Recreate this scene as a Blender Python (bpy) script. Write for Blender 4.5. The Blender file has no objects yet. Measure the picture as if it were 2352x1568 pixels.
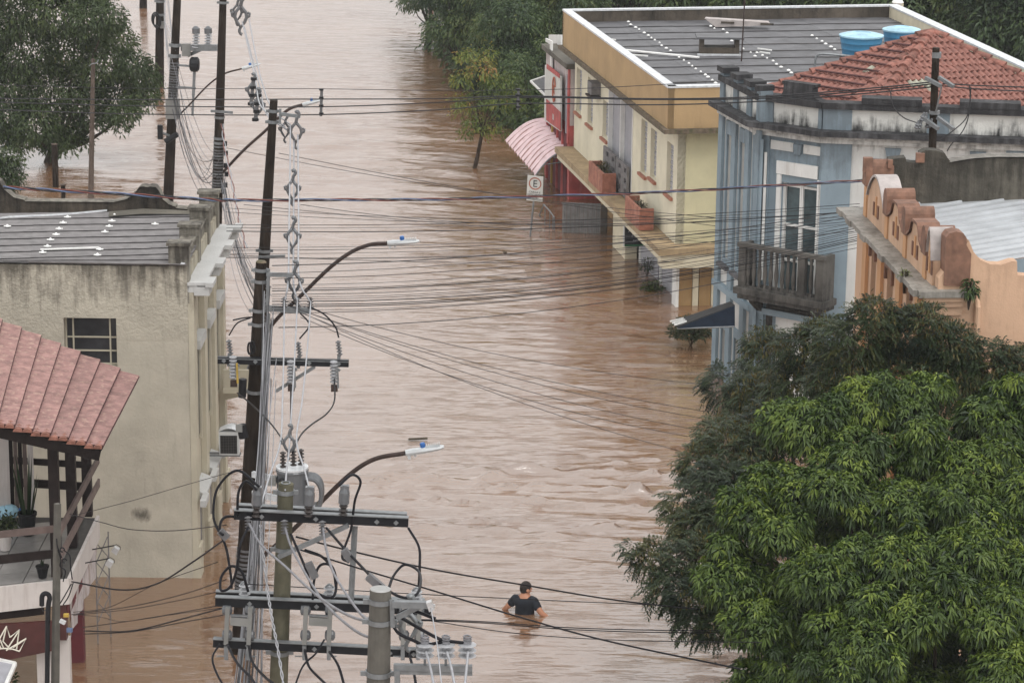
import bpy, math, random
import numpy as np
from mathutils import Vector, Matrix

random.seed(7)
RNG = np.random.default_rng(11)
SC = bpy.context.scene
COL = SC.collection

# ------------------------------------------------------------------ camera, world, sun, exposure
CAM_H, FPX, PITCH, ROLL = 16.0, 6400.0, math.radians(15.0), 0.012      # FPX: focal length for a 2352 px wide picture
_r0, _u0, _f = Vector((1, 0, 0)), Vector((0, math.sin(PITCH), math.cos(PITCH))), Vector((0, math.cos(PITCH), -math.sin(PITCH)))
CR = _r0 * math.cos(ROLL) + _u0 * math.sin(ROLL)
CU = -_r0 * math.sin(ROLL) + _u0 * math.cos(ROLL)
EYE = Vector((0, 0, CAM_H))
cam_d = bpy.data.cameras.new('camera')
cam = bpy.data.objects.new('camera', cam_d)
COL.objects.link(cam)
cam_d.sensor_width = 36.0
cam_d.lens = 36.0 * FPX / 2352.0
cam_d.clip_end = 3000.0
cam_d.clip_start = 0.5
cam.matrix_world = Matrix(((CR.x, CU.x, -_f.x, EYE.x), (CR.y, CU.y, -_f.y, EYE.y), (CR.z, CU.z, -_f.z, EYE.z), (0, 0, 0, 1)))
cam_d.dof.use_dof = False
SC.camera = cam

SUN_EL, SUN_ROT = math.radians(58), math.radians(150)
world = bpy.data.worlds.new('World')
SC.world = world
world.use_nodes = True
wn, wl = world.node_tree.nodes, world.node_tree.links
wn.clear()
_o = wn.new('ShaderNodeOutputWorld')
_bg = wn.new('ShaderNodeBackground')
_sky = wn.new('ShaderNodeTexSky')
_sky.sky_type = 'NISHITA'
_sky.sun_disc = False
_sky.sun_elevation = SUN_EL
_sky.sun_rotation = SUN_ROT
_sky.dust_density = 6.0
_sky.air_density = 1.0
_hs = wn.new('ShaderNodeHueSaturation')          # a closed, grey rain sky
_hs.inputs['Saturation'].default_value = 0.10
_mx = wn.new('ShaderNodeMix')
_mx.data_type = 'RGBA'
_mx.inputs[0].default_value = 0.80
_mx.inputs[7].default_value = (9.1, 9.05, 9.0, 1)
_bg.inputs['Strength'].default_value = 0.095
wl.new(_sky.outputs[0], _hs.inputs['Color'])
wl.new(_hs.outputs[0], _mx.inputs[6])
wl.new(_mx.outputs[2], _bg.inputs['Color'])
wl.new(_bg.outputs[0], _o.inputs[0])

sun_d = bpy.data.lights.new('sun', 'SUN')
sun_d.energy = 0.6
sun_d.angle = math.radians(25)
sun_d.color = (1.0, 0.97, 0.93)
sun = bpy.data.objects.new('sun', sun_d)
COL.objects.link(sun)
sun.rotation_euler = (math.radians(90) - SUN_EL, 0, math.radians(180) - SUN_ROT)
sun.location = (0, 40, 60)

SC.view_settings.view_transform = 'Standard'
SC.view_settings.look = 'None'
SC.view_settings.gamma = 1.0
SC.view_settings.use_curve_mapping = False
SC.view_settings.exposure = 0.78
SC.cycles.max_bounces = 6
SC.cycles.volume_bounces = 0
SC.cycles.use_denoising = True

# ------------------------------------------------------------------ measuring helpers (photo measurements -> real positions)
def ray(x, y):
    return (_f + CR * ((x - 1176.0) / FPX) + CU * ((784.0 - y) / FPX))

def G(x, y, z=0.0):
    d = ray(x, y)
    return EYE + d * ((z - CAM_H) / d.z)

def Y(x, y, yd):
    d = ray(x, y)
    return EYE + d * (yd / d.y)

def proj(p):
    v = Vector(p) - EYE
    c = v.dot(_f)
    return (1176 + FPX * v.dot(CR) / c, 784 - FPX * v.dot(CU) / c)

class Fr:
    """upright facade frame: s along it, d outward, z up"""
    def __init__(self, p0, u, flip=False):
        self.p0 = Vector((p0[0], p0[1], 0))
        self.u = Vector((u[0], u[1], 0)).normalized()
        self.n = Vector((self.u.y, -self.u.x, 0))
        if flip:
            self.n = -self.n
    def pt(self, s, d, z):
        return self.p0 + self.u * s + self.n * d + Vector((0, 0, z))
    def px(self, x, y, d=0.0):
        r = ray(x, y)
        o = self.p0 + self.n * d
        t = (o - EYE).dot(self.n) / r.dot(self.n)
        q = EYE + r * t
        return (q - self.p0).dot(self.u), q.z

# ------------------------------------------------------------------ mesh builder
class MB:
    def __init__(self):
        self.v, self.f = [], []
    def add(self, vs, fs):
        k = len(self.v)
        self.v.extend([tuple(p) for p in vs])
        self.f.extend([tuple(i + k for i in q) for q in fs])
        return self
    def obox(self, o, a, b, c):
        o, a, b, c = Vector(o), Vector(a), Vector(b), Vector(c)
        vs = [o, o + a, o + a + b, o + b, o + c, o + a + c, o + a + b + c, o + b + c]
        fs = [(0, 3, 2, 1), (4, 5, 6, 7), (0, 1, 5, 4), (1, 2, 6, 5), (2, 3, 7, 6), (3, 0, 4, 7)]
        if a.cross(b).dot(c) < 0:
            fs = [q[::-1] for q in fs]
        return self.add(vs, fs)
    def box(self, c, s, rz=0.0):
        ca, sa = math.cos(rz), math.sin(rz)
        a, b, e = Vector((ca, sa, 0)) * s[0], Vector((-sa, ca, 0)) * s[1], Vector((0, 0, s[2]))
        return self.obox(Vector(c) - (a + b + e) / 2, a, b, e)
    def fb(self, fr, s0, s1, d0, d1, z0, z1):
        return self.obox(fr.pt(s0, d0, z0), fr.u * (s1 - s0), fr.n * (d1 - d0), (0, 0, z1 - z0))
    def bar(self, p, q, w, h, up=(0, 0, 1)):
        p, q = Vector(p), Vector(q)
        t = (q - p).normalized()
        x = t.cross(Vector(up))
        if x.length < 1e-4:
            x = Vector((1, 0, 0))
        x.normalize()
        y = x.cross(t)
        return self.obox(p - x * w / 2 - y * h / 2, q - p, x * w, y * h)
    def tube(self, pts, r, n=6, cap=True):
        pts = [Vector(p) for p in pts]
        m = len(pts)
        rr = r if isinstance(r, (list, tuple)) else [r] * m
        t0 = (pts[1] - pts[0]).normalized()
        a = t0.cross(Vector((0, 0, 1)))
        if a.length < 0.05:
            a = t0.cross(Vector((1, 0, 0)))
        a.normalize()
        vs, fs = [], []
        for i, p in enumerate(pts):
            t = (pts[min(i + 1, m - 1)] - pts[max(i - 1, 0)]).normalized()
            a = (a - t * a.dot(t))
            if a.length < 1e-5:
                a = t.orthogonal()
            a.normalize()
            b = t.cross(a)
            for k in range(n):
                w = 2 * math.pi * k / n
                vs.append(p + (a * math.cos(w) + b * math.sin(w)) * rr[i])
        for i in range(m - 1):
            for k in range(n):
                k2 = (k + 1) % n
                fs.append((i * n + k, i * n + k2, (i + 1) * n + k2, (i + 1) * n + k))
        if cap:
            fs.append(tuple(range(n))[::-1])
            fs.append(tuple((m - 1) * n + k for k in range(n)))
        return self.add(vs, fs)
    def lathe(self, o, axis, prof, n=12, cap=True):
        o, ax = Vector(o), Vector(axis).normalized()
        a = ax.orthogonal().normalized()
        b = ax.cross(a)
        vs, fs = [], []
        for r, h in prof:
            for k in range(n):
                w = 2 * math.pi * k / n
                vs.append(o + ax * h + (a * math.cos(w) + b * math.sin(w)) * r)
        for i in range(len(prof) - 1):
            for k in range(n):
                k2 = (k + 1) % n
                fs.append((i * n + k, i * n + k2, (i + 1) * n + k2, (i + 1) * n + k))
        if cap:
            fs.append(tuple(range(n))[::-1])
            fs.append(tuple((len(prof) - 1) * n + k for k in range(n)))
        return self.add(vs, fs)
    def prism(self, poly, vec):
        poly, vec = [Vector(p) for p in poly], Vector(vec)
        n = len(poly)
        nrm = Vector((0, 0, 0))
        for i in range(n):
            nrm += (poly[i] - poly[0]).cross(poly[(i + 1) % n] - poly[0])
        vs = poly + [p + vec for p in poly]
        fs = [tuple(range(n))[::-1], tuple(range(n, 2 * n))]
        fs += [(i, (i + 1) % n, n + (i + 1) % n, n + i) for i in range(n)]
        if nrm.dot(vec) < 0:
            fs = [q[::-1] for q in fs]
        return self.add(vs, fs)
    def grid(self, rows):
        """rows of equal-length point lists -> surface"""
        m, n = len(rows), len(rows[0])
        vs = [p for r in rows for p in r]
        fs = [(i * n + j, i * n + j + 1, (i + 1) * n + j + 1, (i + 1) * n + j) for i in range(m - 1) for j in range(n - 1)]
        return self.add(vs, fs)
    def build(self, name, mt, parent=None, smooth=False, origin=None, **props):
        me = bpy.data.meshes.new(name)
        if parent is not None:
            off = wloc(parent)
        elif origin is not None:
            off = Vector(origin)
        else:
            a = np.array(self.v)
            off = Vector(((a[:, 0].min() + a[:, 0].max()) / 2, (a[:, 1].min() + a[:, 1].max()) / 2, a[:, 2].min()))
        me.from_pydata([(p[0] - off.x, p[1] - off.y, p[2] - off.z) for p in self.v], [], self.f)
        me.materials.append(mt)
        if smooth:
            me.polygons.foreach_set('use_smooth', [True] * len(me.polygons))
        o = bpy.data.objects.new(name, me)
        COL.objects.link(o)
        if parent is not None:
            o.parent = parent
        else:
            o.location = off
        for k, v in props.items():
            o[k] = v
        return o

_WL = {}
def wloc(o):
    w = Vector((0, 0, 0))
    while o is not None:
        w += o.location
        o = o.parent
    return w

def tag(o, label=None, cat=None, group=None, kind=None):
    if label: o['label'] = label
    if cat: o['category'] = cat
    if group: o['group'] = group
    if kind: o['kind'] = kind
    return o

def thing(name, label, cat, loc, group=None):
    o = bpy.data.objects.new(name, None)
    o.empty_display_size = 0.2
    COL.objects.link(o)
    o.location = Vector(loc)
    return tag(o, label, cat, group)

def kids(o):
    return [c for c in o.children]

def dup(o, parent=None):
    c = o.copy()
    COL.objects.link(c)
    c.parent = parent
    for ch in kids(o):
        dup(ch, c)
    return c

def wall(mb, fr, s0, s1, z0, z1, thick, holes=(), d=0.0):
    """wall slab with real openings; holes = (s0,s1,z0,z1)"""
    ss = sorted({s0, s1} | {min(max(h[k], s0), s1) for h in holes for k in (0, 1)})
    for a, b in zip(ss[:-1], ss[1:]):
        if b - a < 1e-4:
            continue
        m = (a + b) / 2
        hs = sorted([(h[2], h[3]) for h in holes if h[0] < m < h[1]])
        z = z0
        for h0, h1 in hs:
            if h0 > z:
                mb.fb(fr, a, b, d - thick, d, z, h0)
            z = max(z, h1)
        if z < z1:
            mb.fb(fr, a, b, d - thick, d, z, z1)
    return mb

def crom(pts, per=10):
    pts = [Vector(p) for p in pts]
    if len(pts) == 2:
        return [pts[0].lerp(pts[1], i / per) for i in range(per + 1)]
    P = [pts[0] * 2 - pts[1]] + pts + [pts[-1] * 2 - pts[-2]]
    out = []
    for i in range(1, len(P) - 2):
        a, b, c, d = P[i - 1], P[i], P[i + 1], P[i + 2]
        for k in range(per):
            t = k / per
            out.append(0.5 * (2 * b + (c - a) * t + (2 * a - 5 * b + 4 * c - d) * t * t + (3 * b - a - 3 * c + d) * t ** 3))
    out.append(pts[-1])
    return out

# ------------------------------------------------------------------ materials
def _nt(name):
    m = bpy.data.materials.new(name)
    m.use_nodes = True
    nt = m.node_tree
    b = nt.nodes['Principled BSDF']
    return m, nt, nt.nodes, nt.links, b

def rgb(c):
    return (c[0], c[1], c[2], 1.0)

def noise(nt, vec, scale, detail=4, rough=0.55):
    n = nt.nodes.new('ShaderNodeTexNoise')
    n.inputs['Scale'].default_value = scale
    n.inputs['Detail'].default_value = detail
    n.inputs['Roughness'].default_value = rough
    if vec is not None:
        nt.links.new(vec, n.inputs['Vector'])
    return n.outputs['Fac']

def mapping(nt, vec, scale=(1, 1, 1), rot=(0, 0, 0)):
    n = nt.nodes.new('ShaderNodeMapping')
    n.inputs['Scale'].default_value = scale
    n.inputs['Rotation'].default_value = rot
    nt.links.new(vec, n.inputs['Vector'])
    return n.outputs[0]

def ramp(nt, fac, stops):
    n = nt.nodes.new('ShaderNodeValToRGB')
    e = n.color_ramp.elements
    while len(e) < len(stops):
        e.new(0.5)
    for i, (p, c) in enumerate(stops):
        e[i].position = p
        e[i].color = rgb(c) if not isinstance(c, (int, float)) else (c, c, c, 1)
    nt.links.new(fac, n.inputs[0])
    return n.outputs[0]

def mix(nt, fac, a, b, mode='MIX'):
    n = nt.nodes.new('ShaderNodeMix')
    n.data_type = 'RGBA'
    n.blend_type = mode
    for sock, v in ((0, fac), (6, a), (7, b)):
        if isinstance(v, (int, float)):
            n.inputs[sock].default_value = v
        elif isinstance(v, tuple):
            n.inputs[sock].default_value = rgb(v)
        else:
            nt.links.new(v, n.inputs[sock])
    return n.outputs[2]

def math_(nt, op, a, b=0.0, clamp=False):
    n = nt.nodes.new('ShaderNodeMath')
    n.operation = op
    n.use_clamp = clamp
    for i, v in enumerate((a, b)):
        if isinstance(v, (int, float)):
            n.inputs[i].default_value = v
        else:
            nt.links.new(v, n.inputs[i])
    return n.outputs[0]

def bump(nt, b, h, strength, dist=0.02):
    n = nt.nodes.new('ShaderNodeBump')
    n.inputs['Strength'].default_value = strength
    n.inputs['Distance'].default_value = dist
    nt.links.new(h, n.inputs['Height'])
    nt.links.new(n.outputs[0], b.inputs['Normal'])

def mat(name, base, rough=0.6, var=0.25, scale=4.0, bmp=0.15, metal=0.0, spec=0.4, dist=0.01, streak=None, obj_rand=0.0):
    """weathered paint / stone / metal: two-scale tone variation, optional rain streaks, fine relief"""
    m, nt, N, L, b = _nt(name)
    g = N.new('ShaderNodeNewGeometry').outputs['Position']
    f1 = noise(nt, g, scale, 5)
    lo, hi = tuple(c * (1 - var) for c in base), tuple(min(1, c * (1 + var)) for c in base)
    c = ramp(nt, f1, [(0.3, lo), (0.7, hi)])
    if streak:
        dc, amount = streak
        v = mapping(nt, g, (7, 7, 0.7))
        f2 = noise(nt, v, 1.3, 6, 0.65)
        k = ramp(nt, f2, [(0.56 - 0.12 * amount, 0.0), (0.74, min(1.0, 0.5 + 0.5 * amount))])
        c = mix(nt, k, c, dc)
    if obj_rand:
        oi = N.new('ShaderNodeObjectInfo').outputs['Random']
        k = ramp(nt, oi, [(0.0, 1 - obj_rand), (1.0, 1 + obj_rand * 0.6)])
        c = mix(nt, 1.0, c, k, 'MULTIPLY')
    L.new(c, b.inputs['Base Color'])
    b.inputs['Roughness'].default_value = rough
    b.inputs['Metallic'].default_value = metal
    b.inputs['Specular IOR Level'].default_value = spec
    if bmp:
        bump(nt, b, noise(nt, g, scale * 9, 4, 0.6), bmp, dist)
    return m

def grime_wall(name, base, dirt, bands, rough=0.75, bmp=0.3, bscale=30, amount=1.0, var=0.12, patchy=None, spot=None):
    """plaster wall; bands = [(z_from, z_to)] where damp, blackened grime grows (full at z_to, gone at z_from)"""
    m, nt, N, L, b = _nt(name)
    g = N.new('ShaderNodeNewGeometry').outputs['Position']
    sx = N.new('ShaderNodeSeparateXYZ')
    L.new(g, sx.inputs[0])
    c = ramp(nt, noise(nt, g, 1.2, 6, 0.6), [(0.3, tuple(k * (1 - var) for k in base)), (0.72, tuple(min(1, k * (1 + var)) for k in base))])
    streaks = noise(nt, mapping(nt, g, (8, 8, 0.9)), 1.0, 6, 0.65)
    blot = noise(nt, g, 2.6, 6, 0.65)
    tot = None
    for z0, z1 in bands:
        mr = N.new('ShaderNodeMapRange')
        mr.inputs['From Min'].default_value = z0
        mr.inputs['From Max'].default_value = z1
        L.new(sx.outputs[2], mr.inputs['Value'])
        s = math_(nt, 'ADD', math_(nt, 'MULTIPLY', streaks, 0.55), math_(nt, 'MULTIPLY', blot, 0.45))
        k = math_(nt, 'ADD', s, math_(nt, 'MULTIPLY', mr.outputs[0], 0.34))
        k = ramp(nt, k, [(0.66, 0.0), (0.86, 0.9 * amount)])
        tot = k if tot is None else math_(nt, 'MAXIMUM', tot, k)
    if tot is not None:
        c = mix(nt, tot, c, dirt)
    light = ramp(nt, streaks, [(0.55, 0.0), (0.8, 0.22)])
    c = mix(nt, light, c, dirt)
    if spot:
        q = Y(spot[0], spot[1], 44.4)
        mp = N.new('ShaderNodeMapping')
        mp.inputs['Location'].default_value = (-q.x / .42, -q.y / 3, -q.z / .30)
        mp.inputs['Scale'].default_value = (1 / .42, 1 / 3, 1 / .30)
        L.new(g, mp.inputs['Vector'])
        ln = N.new('ShaderNodeVectorMath'); ln.operation = 'LENGTH'
        L.new(mp.outputs[0], ln.inputs[0])
        k = math_(nt, 'ADD', ln.outputs['Value'], math_(nt, 'MULTIPLY', noise(nt, mapping(nt, g, (9, 9, 4)), 1.0, 6, 0.7), 0.95))
        c = mix(nt, ramp(nt, k, [(0.0, 0.9), (0.6, 0.85), (0.99, 0.0)]), c, dirt)
    L.new(c, b.inputs['Base Color'])
    b.inputs['Roughness'].default_value = rough
    b.inputs['Specular IOR Level'].default_value = 0.25
    h = math_(nt, 'ADD', noise(nt, g, bscale, 5, 0.6), math_(nt, 'MULTIPLY', noise(nt, g, bscale * 0.25, 5, 0.7), 1.5))
    if patchy:
        mr = N.new('ShaderNodeMapRange')
        mr.inputs['From Min'].default_value = patchy[0]
        mr.inputs['From Max'].default_value = patchy[1]
        L.new(sx.outputs[2], mr.inputs['Value'])
        h = math_(nt, 'MULTIPLY', h, math_(nt, 'ADD', math_(nt, 'MULTIPLY', mr.outputs[0], patchy[2]), 1.0))
    bump(nt, b, h, bmp, 0.02)
    return m

def leafmat(name, stops, rough=0.45, trans=0.25):
    m, nt, N, L, b = _nt(name)
    at = N.new('ShaderNodeAttribute')
    at.attribute_name = 'tint'
    oi = N.new('ShaderNodeObjectInfo').outputs['Random']
    f = math_(nt, 'ADD', at.outputs['Fac'], math_(nt, 'MULTIPLY', math_(nt, 'SUBTRACT', oi, 0.5), 0.12), True)
    c = ramp(nt, f, stops)
    L.new(c, b.inputs['Base Color'])
    b.inputs['Roughness'].default_value = rough
    b.inputs['Specular IOR Level'].default_value = 0.35
    tr = N.new('ShaderNodeBsdfTranslucent')
    L.new(c, tr.inputs['Color'])
    mx = N.new('ShaderNodeMixShader')
    mx.inputs[0].default_value = trans
    L.new(b.outputs[0], mx.inputs[1])
    L.new(tr.outputs[0], mx.inputs[2])
    L.new(mx.outputs[0], N['Material Output'].inputs['Surface'])
    return m

def glassmat(name, base=(0.03, 0.035, 0.04), rough=0.08):
    m, nt, N, L, b = _nt(name)
    g = N.new('ShaderNodeNewGeometry').outputs['Position']
    L.new(ramp(nt, noise(nt, g, 3, 4), [(0.3, tuple(c * 0.6 for c in base)), (0.7, tuple(c * 1.5 for c in base))]), b.inputs['Base Color'])
    b.inputs['Roughness'].default_value = rough
    b.inputs['Specular IOR Level'].default_value = 0.6
    return m

MT = {
    'cream': grime_wall('cream_plaster', (0.43, 0.395, 0.325), (0.075, 0.066, 0.052), [(4.2, 5.5)], bmp=0.30, bscale=20, amount=1.0, var=0.17, patchy=(4.1, 4.7, 11.0), spot=(330, 1170)),
    'cream_side': grime_wall('cream_facade_paint', (0.46, 0.42, 0.33), (0.12, 0.10, 0.07), [(3.6, 5.8)], bmp=0.2, amount=0.8),
    'old_stone': grime_wall('weathered_cement', (0.26, 0.24, 0.20), (0.035, 0.03, 0.025), [(3.0, 6.2)], bmp=0.5, bscale=18),
    'pale_stone': grime_wall('pale_cornice_cement', (0.46, 0.46, 0.45), (0.10, 0.10, 0.095), [(5.0, 7.0)], bmp=0.3, amount=0.4),
    'black_wall': grime_wall('blackened_parapet', (0.085, 0.07, 0.055), (0.015, 0.013, 0.011), [(4.0, 6.0)], bmp=0.5, bscale=16, var=0.5),
    'fibre': mat('grey_fibre_cement', (0.19, 0.18, 0.18), 0.55, 0.22, 5, 0.2, spec=0.4, obj_rand=0.08),
    'dark_roof': mat('dark_grey_roofing', (0.10, 0.10, 0.107), 0.5, 0.3, 2.5, 0.2, spec=0.45, obj_rand=0.10),
    'white_cap': mat('white_sealant', (0.80, 0.80, 0.78), 0.5, 0.08, 8, 0.1),
    'flashing': mat('pale_metal_flashing', (0.62, 0.64, 0.66), 0.4, 0.2, 9, 0.15, metal=0.2, spec=0.5),
    'galv': mat('galvanised_steel', (0.21, 0.222, 0.23), 0.5, 0.18, 14, 0.1, metal=0.55, spec=0.5),
    'porcelain': mat('grey_porcelain', (0.105, 0.11, 0.118), 0.25, 0.12, 10, 0.0, spec=0.6),
    'white_poly': mat('pale_polymer', (0.32, 0.325, 0.34), 0.35, 0.1, 10, 0.0),
    'brown_porcelain': mat('dark_porcelain', (0.045, 0.038, 0.036), 0.3, 0.2, 10, 0.0, spec=0.3),
    'wood_pole': mat('creosoted_timber', (0.022, 0.016, 0.012), 0.7, 0.45, 3, 0.6, dist=0.02, streak=((0.055, 0.042, 0.032), 0.3), spec=0.1),
    'grey_timber': mat('greyed_timber', (0.11, 0.085, 0.07), 0.8, 0.3, 3, 0.5, streak=((0.05, 0.04, 0.03), 0.4), spec=0.1),
    'concrete': mat('mossy_concrete_pole', (0.105, 0.098, 0.068), 0.8, 0.25, 6, 0.4, streak=((0.045, 0.045, 0.028), 0.5), spec=0.15),
    'concrete_grey': mat('grey_concrete_pole', (0.105, 0.098, 0.085), 0.8, 0.2, 7, 0.4, streak=((0.08, 0.075, 0.065), 0.5)),
    'black_steel': mat('black_crossarm_paint', (0.012, 0.013, 0.016), 0.35, 0.3, 8, 0.1, spec=0.2),
    'cable_black': mat('black_cable_sheath', (0.014, 0.014, 0.017), 0.4, 0.2, 8, 0.0, spec=0.08),
    'cable_dark': mat('dark_cable_sheath', (0.045, 0.045, 0.048), 0.5, 0.2, 8, 0.0, spec=0.1),
    'cable_grey': mat('grey_cable_sheath', (0.19, 0.19, 0.205), 0.5, 0.25, 8, 0.0, spec=0.2),
    'cable_bright': mat('bright_aluminium_cable', (0.33, 0.335, 0.355), 0.45, 0.15, 8, 0.0, spec=0.25),
    'rust_pipe': mat('dark_brown_pipe', (0.045, 0.030, 0.026), 0.5, 0.35, 8, 0.2, spec=0.2),
    'red_wire': mat('red_cable_sheath', (0.16, 0.045, 0.035), 0.5, 0.1, 8, 0.0),
    'blue_wire': mat('blue_cable_sheath', (0.10, 0.14, 0.24), 0.5, 0.1, 8, 0.0),
    'lamp_grey': mat('cast_lamp_grey', (0.50, 0.52, 0.53), 0.45, 0.1, 12, 0.1),
    'photocell': mat('blue_photocell', (0.03, 0.12, 0.36), 0.35, 0.1, 8, 0.0),
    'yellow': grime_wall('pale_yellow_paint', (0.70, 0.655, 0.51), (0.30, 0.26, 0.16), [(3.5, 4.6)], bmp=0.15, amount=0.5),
    'yellow_near': grime_wall('shaded_yellow_paint', (0.56, 0.52, 0.34), (0.25, 0.21, 0.12), [(3.6, 4.5)], bmp=0.2, amount=0.5),  # darker copy of the yellow, the near side's shade put into the colour
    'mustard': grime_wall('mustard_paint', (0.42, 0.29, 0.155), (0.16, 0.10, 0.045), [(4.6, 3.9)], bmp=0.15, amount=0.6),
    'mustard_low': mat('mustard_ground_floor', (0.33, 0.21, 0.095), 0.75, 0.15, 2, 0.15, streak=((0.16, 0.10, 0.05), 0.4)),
    'mossy': mat('mossy_ledge', (0.13, 0.10, 0.07), 0.9, 0.5, 9, 0.6, streak=((0.05, 0.075, 0.02), 0.5)),
    'white_paint': mat('white_paint', (0.74, 0.74, 0.72), 0.55, 0.08, 3, 0.1, streak=((0.42, 0.38, 0.33), 0.2)),
    'beige': mat('beige_paint', (0.62, 0.56, 0.42), 0.6, 0.1, 3, 0.1),
    'grey_door': mat('grey_shutter', (0.33, 0.33, 0.36), 0.5, 0.12, 4, 0.1),
    'grey_block': mat('grey_cement_block', (0.17, 0.16, 0.16), 0.8, 0.3, 8, 0.4),
    'terracotta': mat('terracotta_planter', (0.33, 0.135, 0.09), 0.75, 0.3, 7, 0.3, streak=((0.55, 0.30, 0.22), 0.3)),
    'orange_sill': mat('orange_sill', (0.36, 0.15, 0.095), 0.7, 0.2, 8, 0.2),
    'red_paint': mat('faded_red_paint', (0.42, 0.09, 0.085), 0.7, 0.25, 3, 0.2, streak=((0.50, 0.22, 0.20), 0.4)),
    'dark_red': mat('dark_red_paint', (0.11, 0.02, 0.025), 0.7, 0.3, 3, 0.2),
    'pink_awning': mat('pink_fibre_awning', (0.74, 0.56, 0.58), 0.45, 0.12, 4, 0.1, streak=((0.45, 0.25, 0.22), 0.3)),
    'blue_paint': grime_wall('faded_blue_paint', (0.235, 0.30, 0.345), (0.09, 0.10, 0.11), [(4.3, 5.6)], bmp=0.2, amount=0.6),
    'white_wall': grime_wall('stained_white_paint', (0.60, 0.60, 0.58), (0.085, 0.078, 0.07), [(5.2, 5.85)], bmp=0.2, amount=0.8),
    'parapet_white': grime_wall('blackened_white_parapet', (0.62, 0.62, 0.59), (0.03, 0.03, 0.03), [(6.42, 5.80)], bmp=0.3, amount=1.1),
    'cornice_dark': grime_wall('black_damp_cornice', (0.10, 0.10, 0.105), (0.02, 0.02, 0.022), [(4, 6)], bmp=0.4, var=0.4),
    'balcony_stone': grime_wall('black_damp_balcony', (0.115, 0.108, 0.098), (0.022, 0.021, 0.02), [(4.0, 2.0)], bmp=0.5, var=0.4),
    'peach': grime_wall('peach_paint', (0.585, 0.385, 0.26), (0.33, 0.21, 0.14), [(4.5, 7.0)], bmp=0.2, amount=0.5, var=0.10),
    'orange': mat('orange_pilaster_paint', (0.55, 0.30, 0.15), 0.7, 0.12, 2, 0.1),
    'brown_trim': mat('brown_scroll_paint', (0.20, 0.105, 0.07), 0.75, 0.35, 6, 0.3, streak=((0.10, 0.06, 0.045), 0.4)),
    'brown_shutter': mat('brown_shutter', (0.22, 0.12, 0.065), 0.7, 0.2, 5, 0.2),
    'pale_cap': mat('pale_worn_capping', (0.40, 0.36, 0.345), 0.7, 0.2, 6, 0.2),
    'rust_stain': mat('brown_stain', (0.33, 0.19, 0.17), 0.7, 0.4, 5, 0.1),
    'lap_shade_red': mat('lap_shade_and_dirt', (0.075, 0.030, 0.030), 0.8, 0.3, 6, 0.1),  # shadow and dirt of the tile laps, as a dark colour
    'band': mat('greyed_ochre_band', (0.36, 0.265, 0.155), 0.75, 0.25, 3, 0.2, streak=((0.17, 0.12, 0.075), 0.4)),
    'ledge': grime_wall('wet_ledge_cement', (0.30, 0.28, 0.25), (0.10, 0.09, 0.075), [(4, 7)], bmp=0.5, bscale=12, rough=0.5),
    'rough_grey': grime_wall('bare_grey_render', (0.12, 0.11, 0.09), (0.035, 0.032, 0.026), [(5, 7)], bmp=0.6, bscale=14, var=0.35),
    'metal_roof': mat('pale_metal_sheet', (0.47, 0.49, 0.51), 0.4, 0.12, 2.5, 0.05, metal=0.25, spec=0.5, obj_rand=0.05),
    'roof_tile': mat('clay_roof_tile', (0.265, 0.120, 0.095), 0.75, 0.28, 8, 0.3, obj_rand=0.10, streak=((0.13, 0.055, 0.045), 0.2)),
    'tile_green': mat('mossy_pale_tile', (0.36, 0.36, 0.29), 0.75, 0.2, 8, 0.3),
    'ridge_tile': mat('ridge_cap_tile', (0.25, 0.105, 0.08), 0.8, 0.4, 8, 0.4, obj_rand=0.3, streak=((0.10, 0.07, 0.05), 0.4)),
    'house_tile': mat('weathered_red_tile', (0.265, 0.150, 0.135), 0.7, 0.3, 6, 0.25, streak=((0.50, 0.36, 0.28), 0.25), obj_rand=0.08),
    'verge_tile': mat('verge_clay', (0.22, 0.095, 0.068), 0.75, 0.4, 9, 0.4),
    'dark_wood': mat('dark_veranda_timber', (0.022, 0.016, 0.015), 0.55, 0.4, 5, 0.3, obj_rand=0.2, spec=0.12),
    'brown_wood': mat('worn_brown_rail', (0.13, 0.095, 0.085), 0.6, 0.3, 5, 0.3, obj_rand=0.2),
    'white_fascia': mat('dirty_white_fascia', (0.52, 0.48, 0.455), 0.65, 0.08, 2, 0.1, streak=((0.33, 0.27, 0.25), 0.35)),
    'floor_tile': mat('grey_floor_tile', (0.26, 0.25, 0.24), 0.25, 0.15, 3, 0.05, spec=0.5, obj_rand=0.08),
    'joint': mat('dark_joint', (0.07, 0.065, 0.06), 0.8, 0.2, 8, 0.1),
    'sign_brown': mat('brown_sign_board', (0.065, 0.019, 0.017), 0.45, 0.2, 4, 0.1),
    'pale_line': mat('pale_sign_line', (0.72, 0.68, 0.58), 0.5, 0.05, 6, 0.0),
    'tank_blue': mat('blue_water_tank', (0.065, 0.24, 0.42), 0.4, 0.15, 3, 0.05),
    'tank_lid': mat('pale_blue_tank_lid', (0.34, 0.56, 0.68), 0.4, 0.25, 4, 0.1),
    'ac_white': mat('ac_casing', (0.52, 0.53, 0.53), 0.5, 0.1, 6, 0.05),
    'black_plastic': mat('black_plastic', (0.018, 0.018, 0.02), 0.45, 0.2, 6, 0.05, spec=0.15),
    'grey_plastic': mat('grey_plastic_cover', (0.12, 0.12, 0.125), 0.5, 0.15, 10, 0.1),
    'box_grey': mat('grey_cabinet', (0.20, 0.20, 0.19), 0.6, 0.15, 5, 0.1),
    'sign_white': mat('sign_white', (0.60, 0.60, 0.57), 0.5, 0.08, 5, 0.05),
    'sign_red': mat('sign_red', (0.38, 0.035, 0.03), 0.5, 0.08, 5, 0.0),
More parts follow.
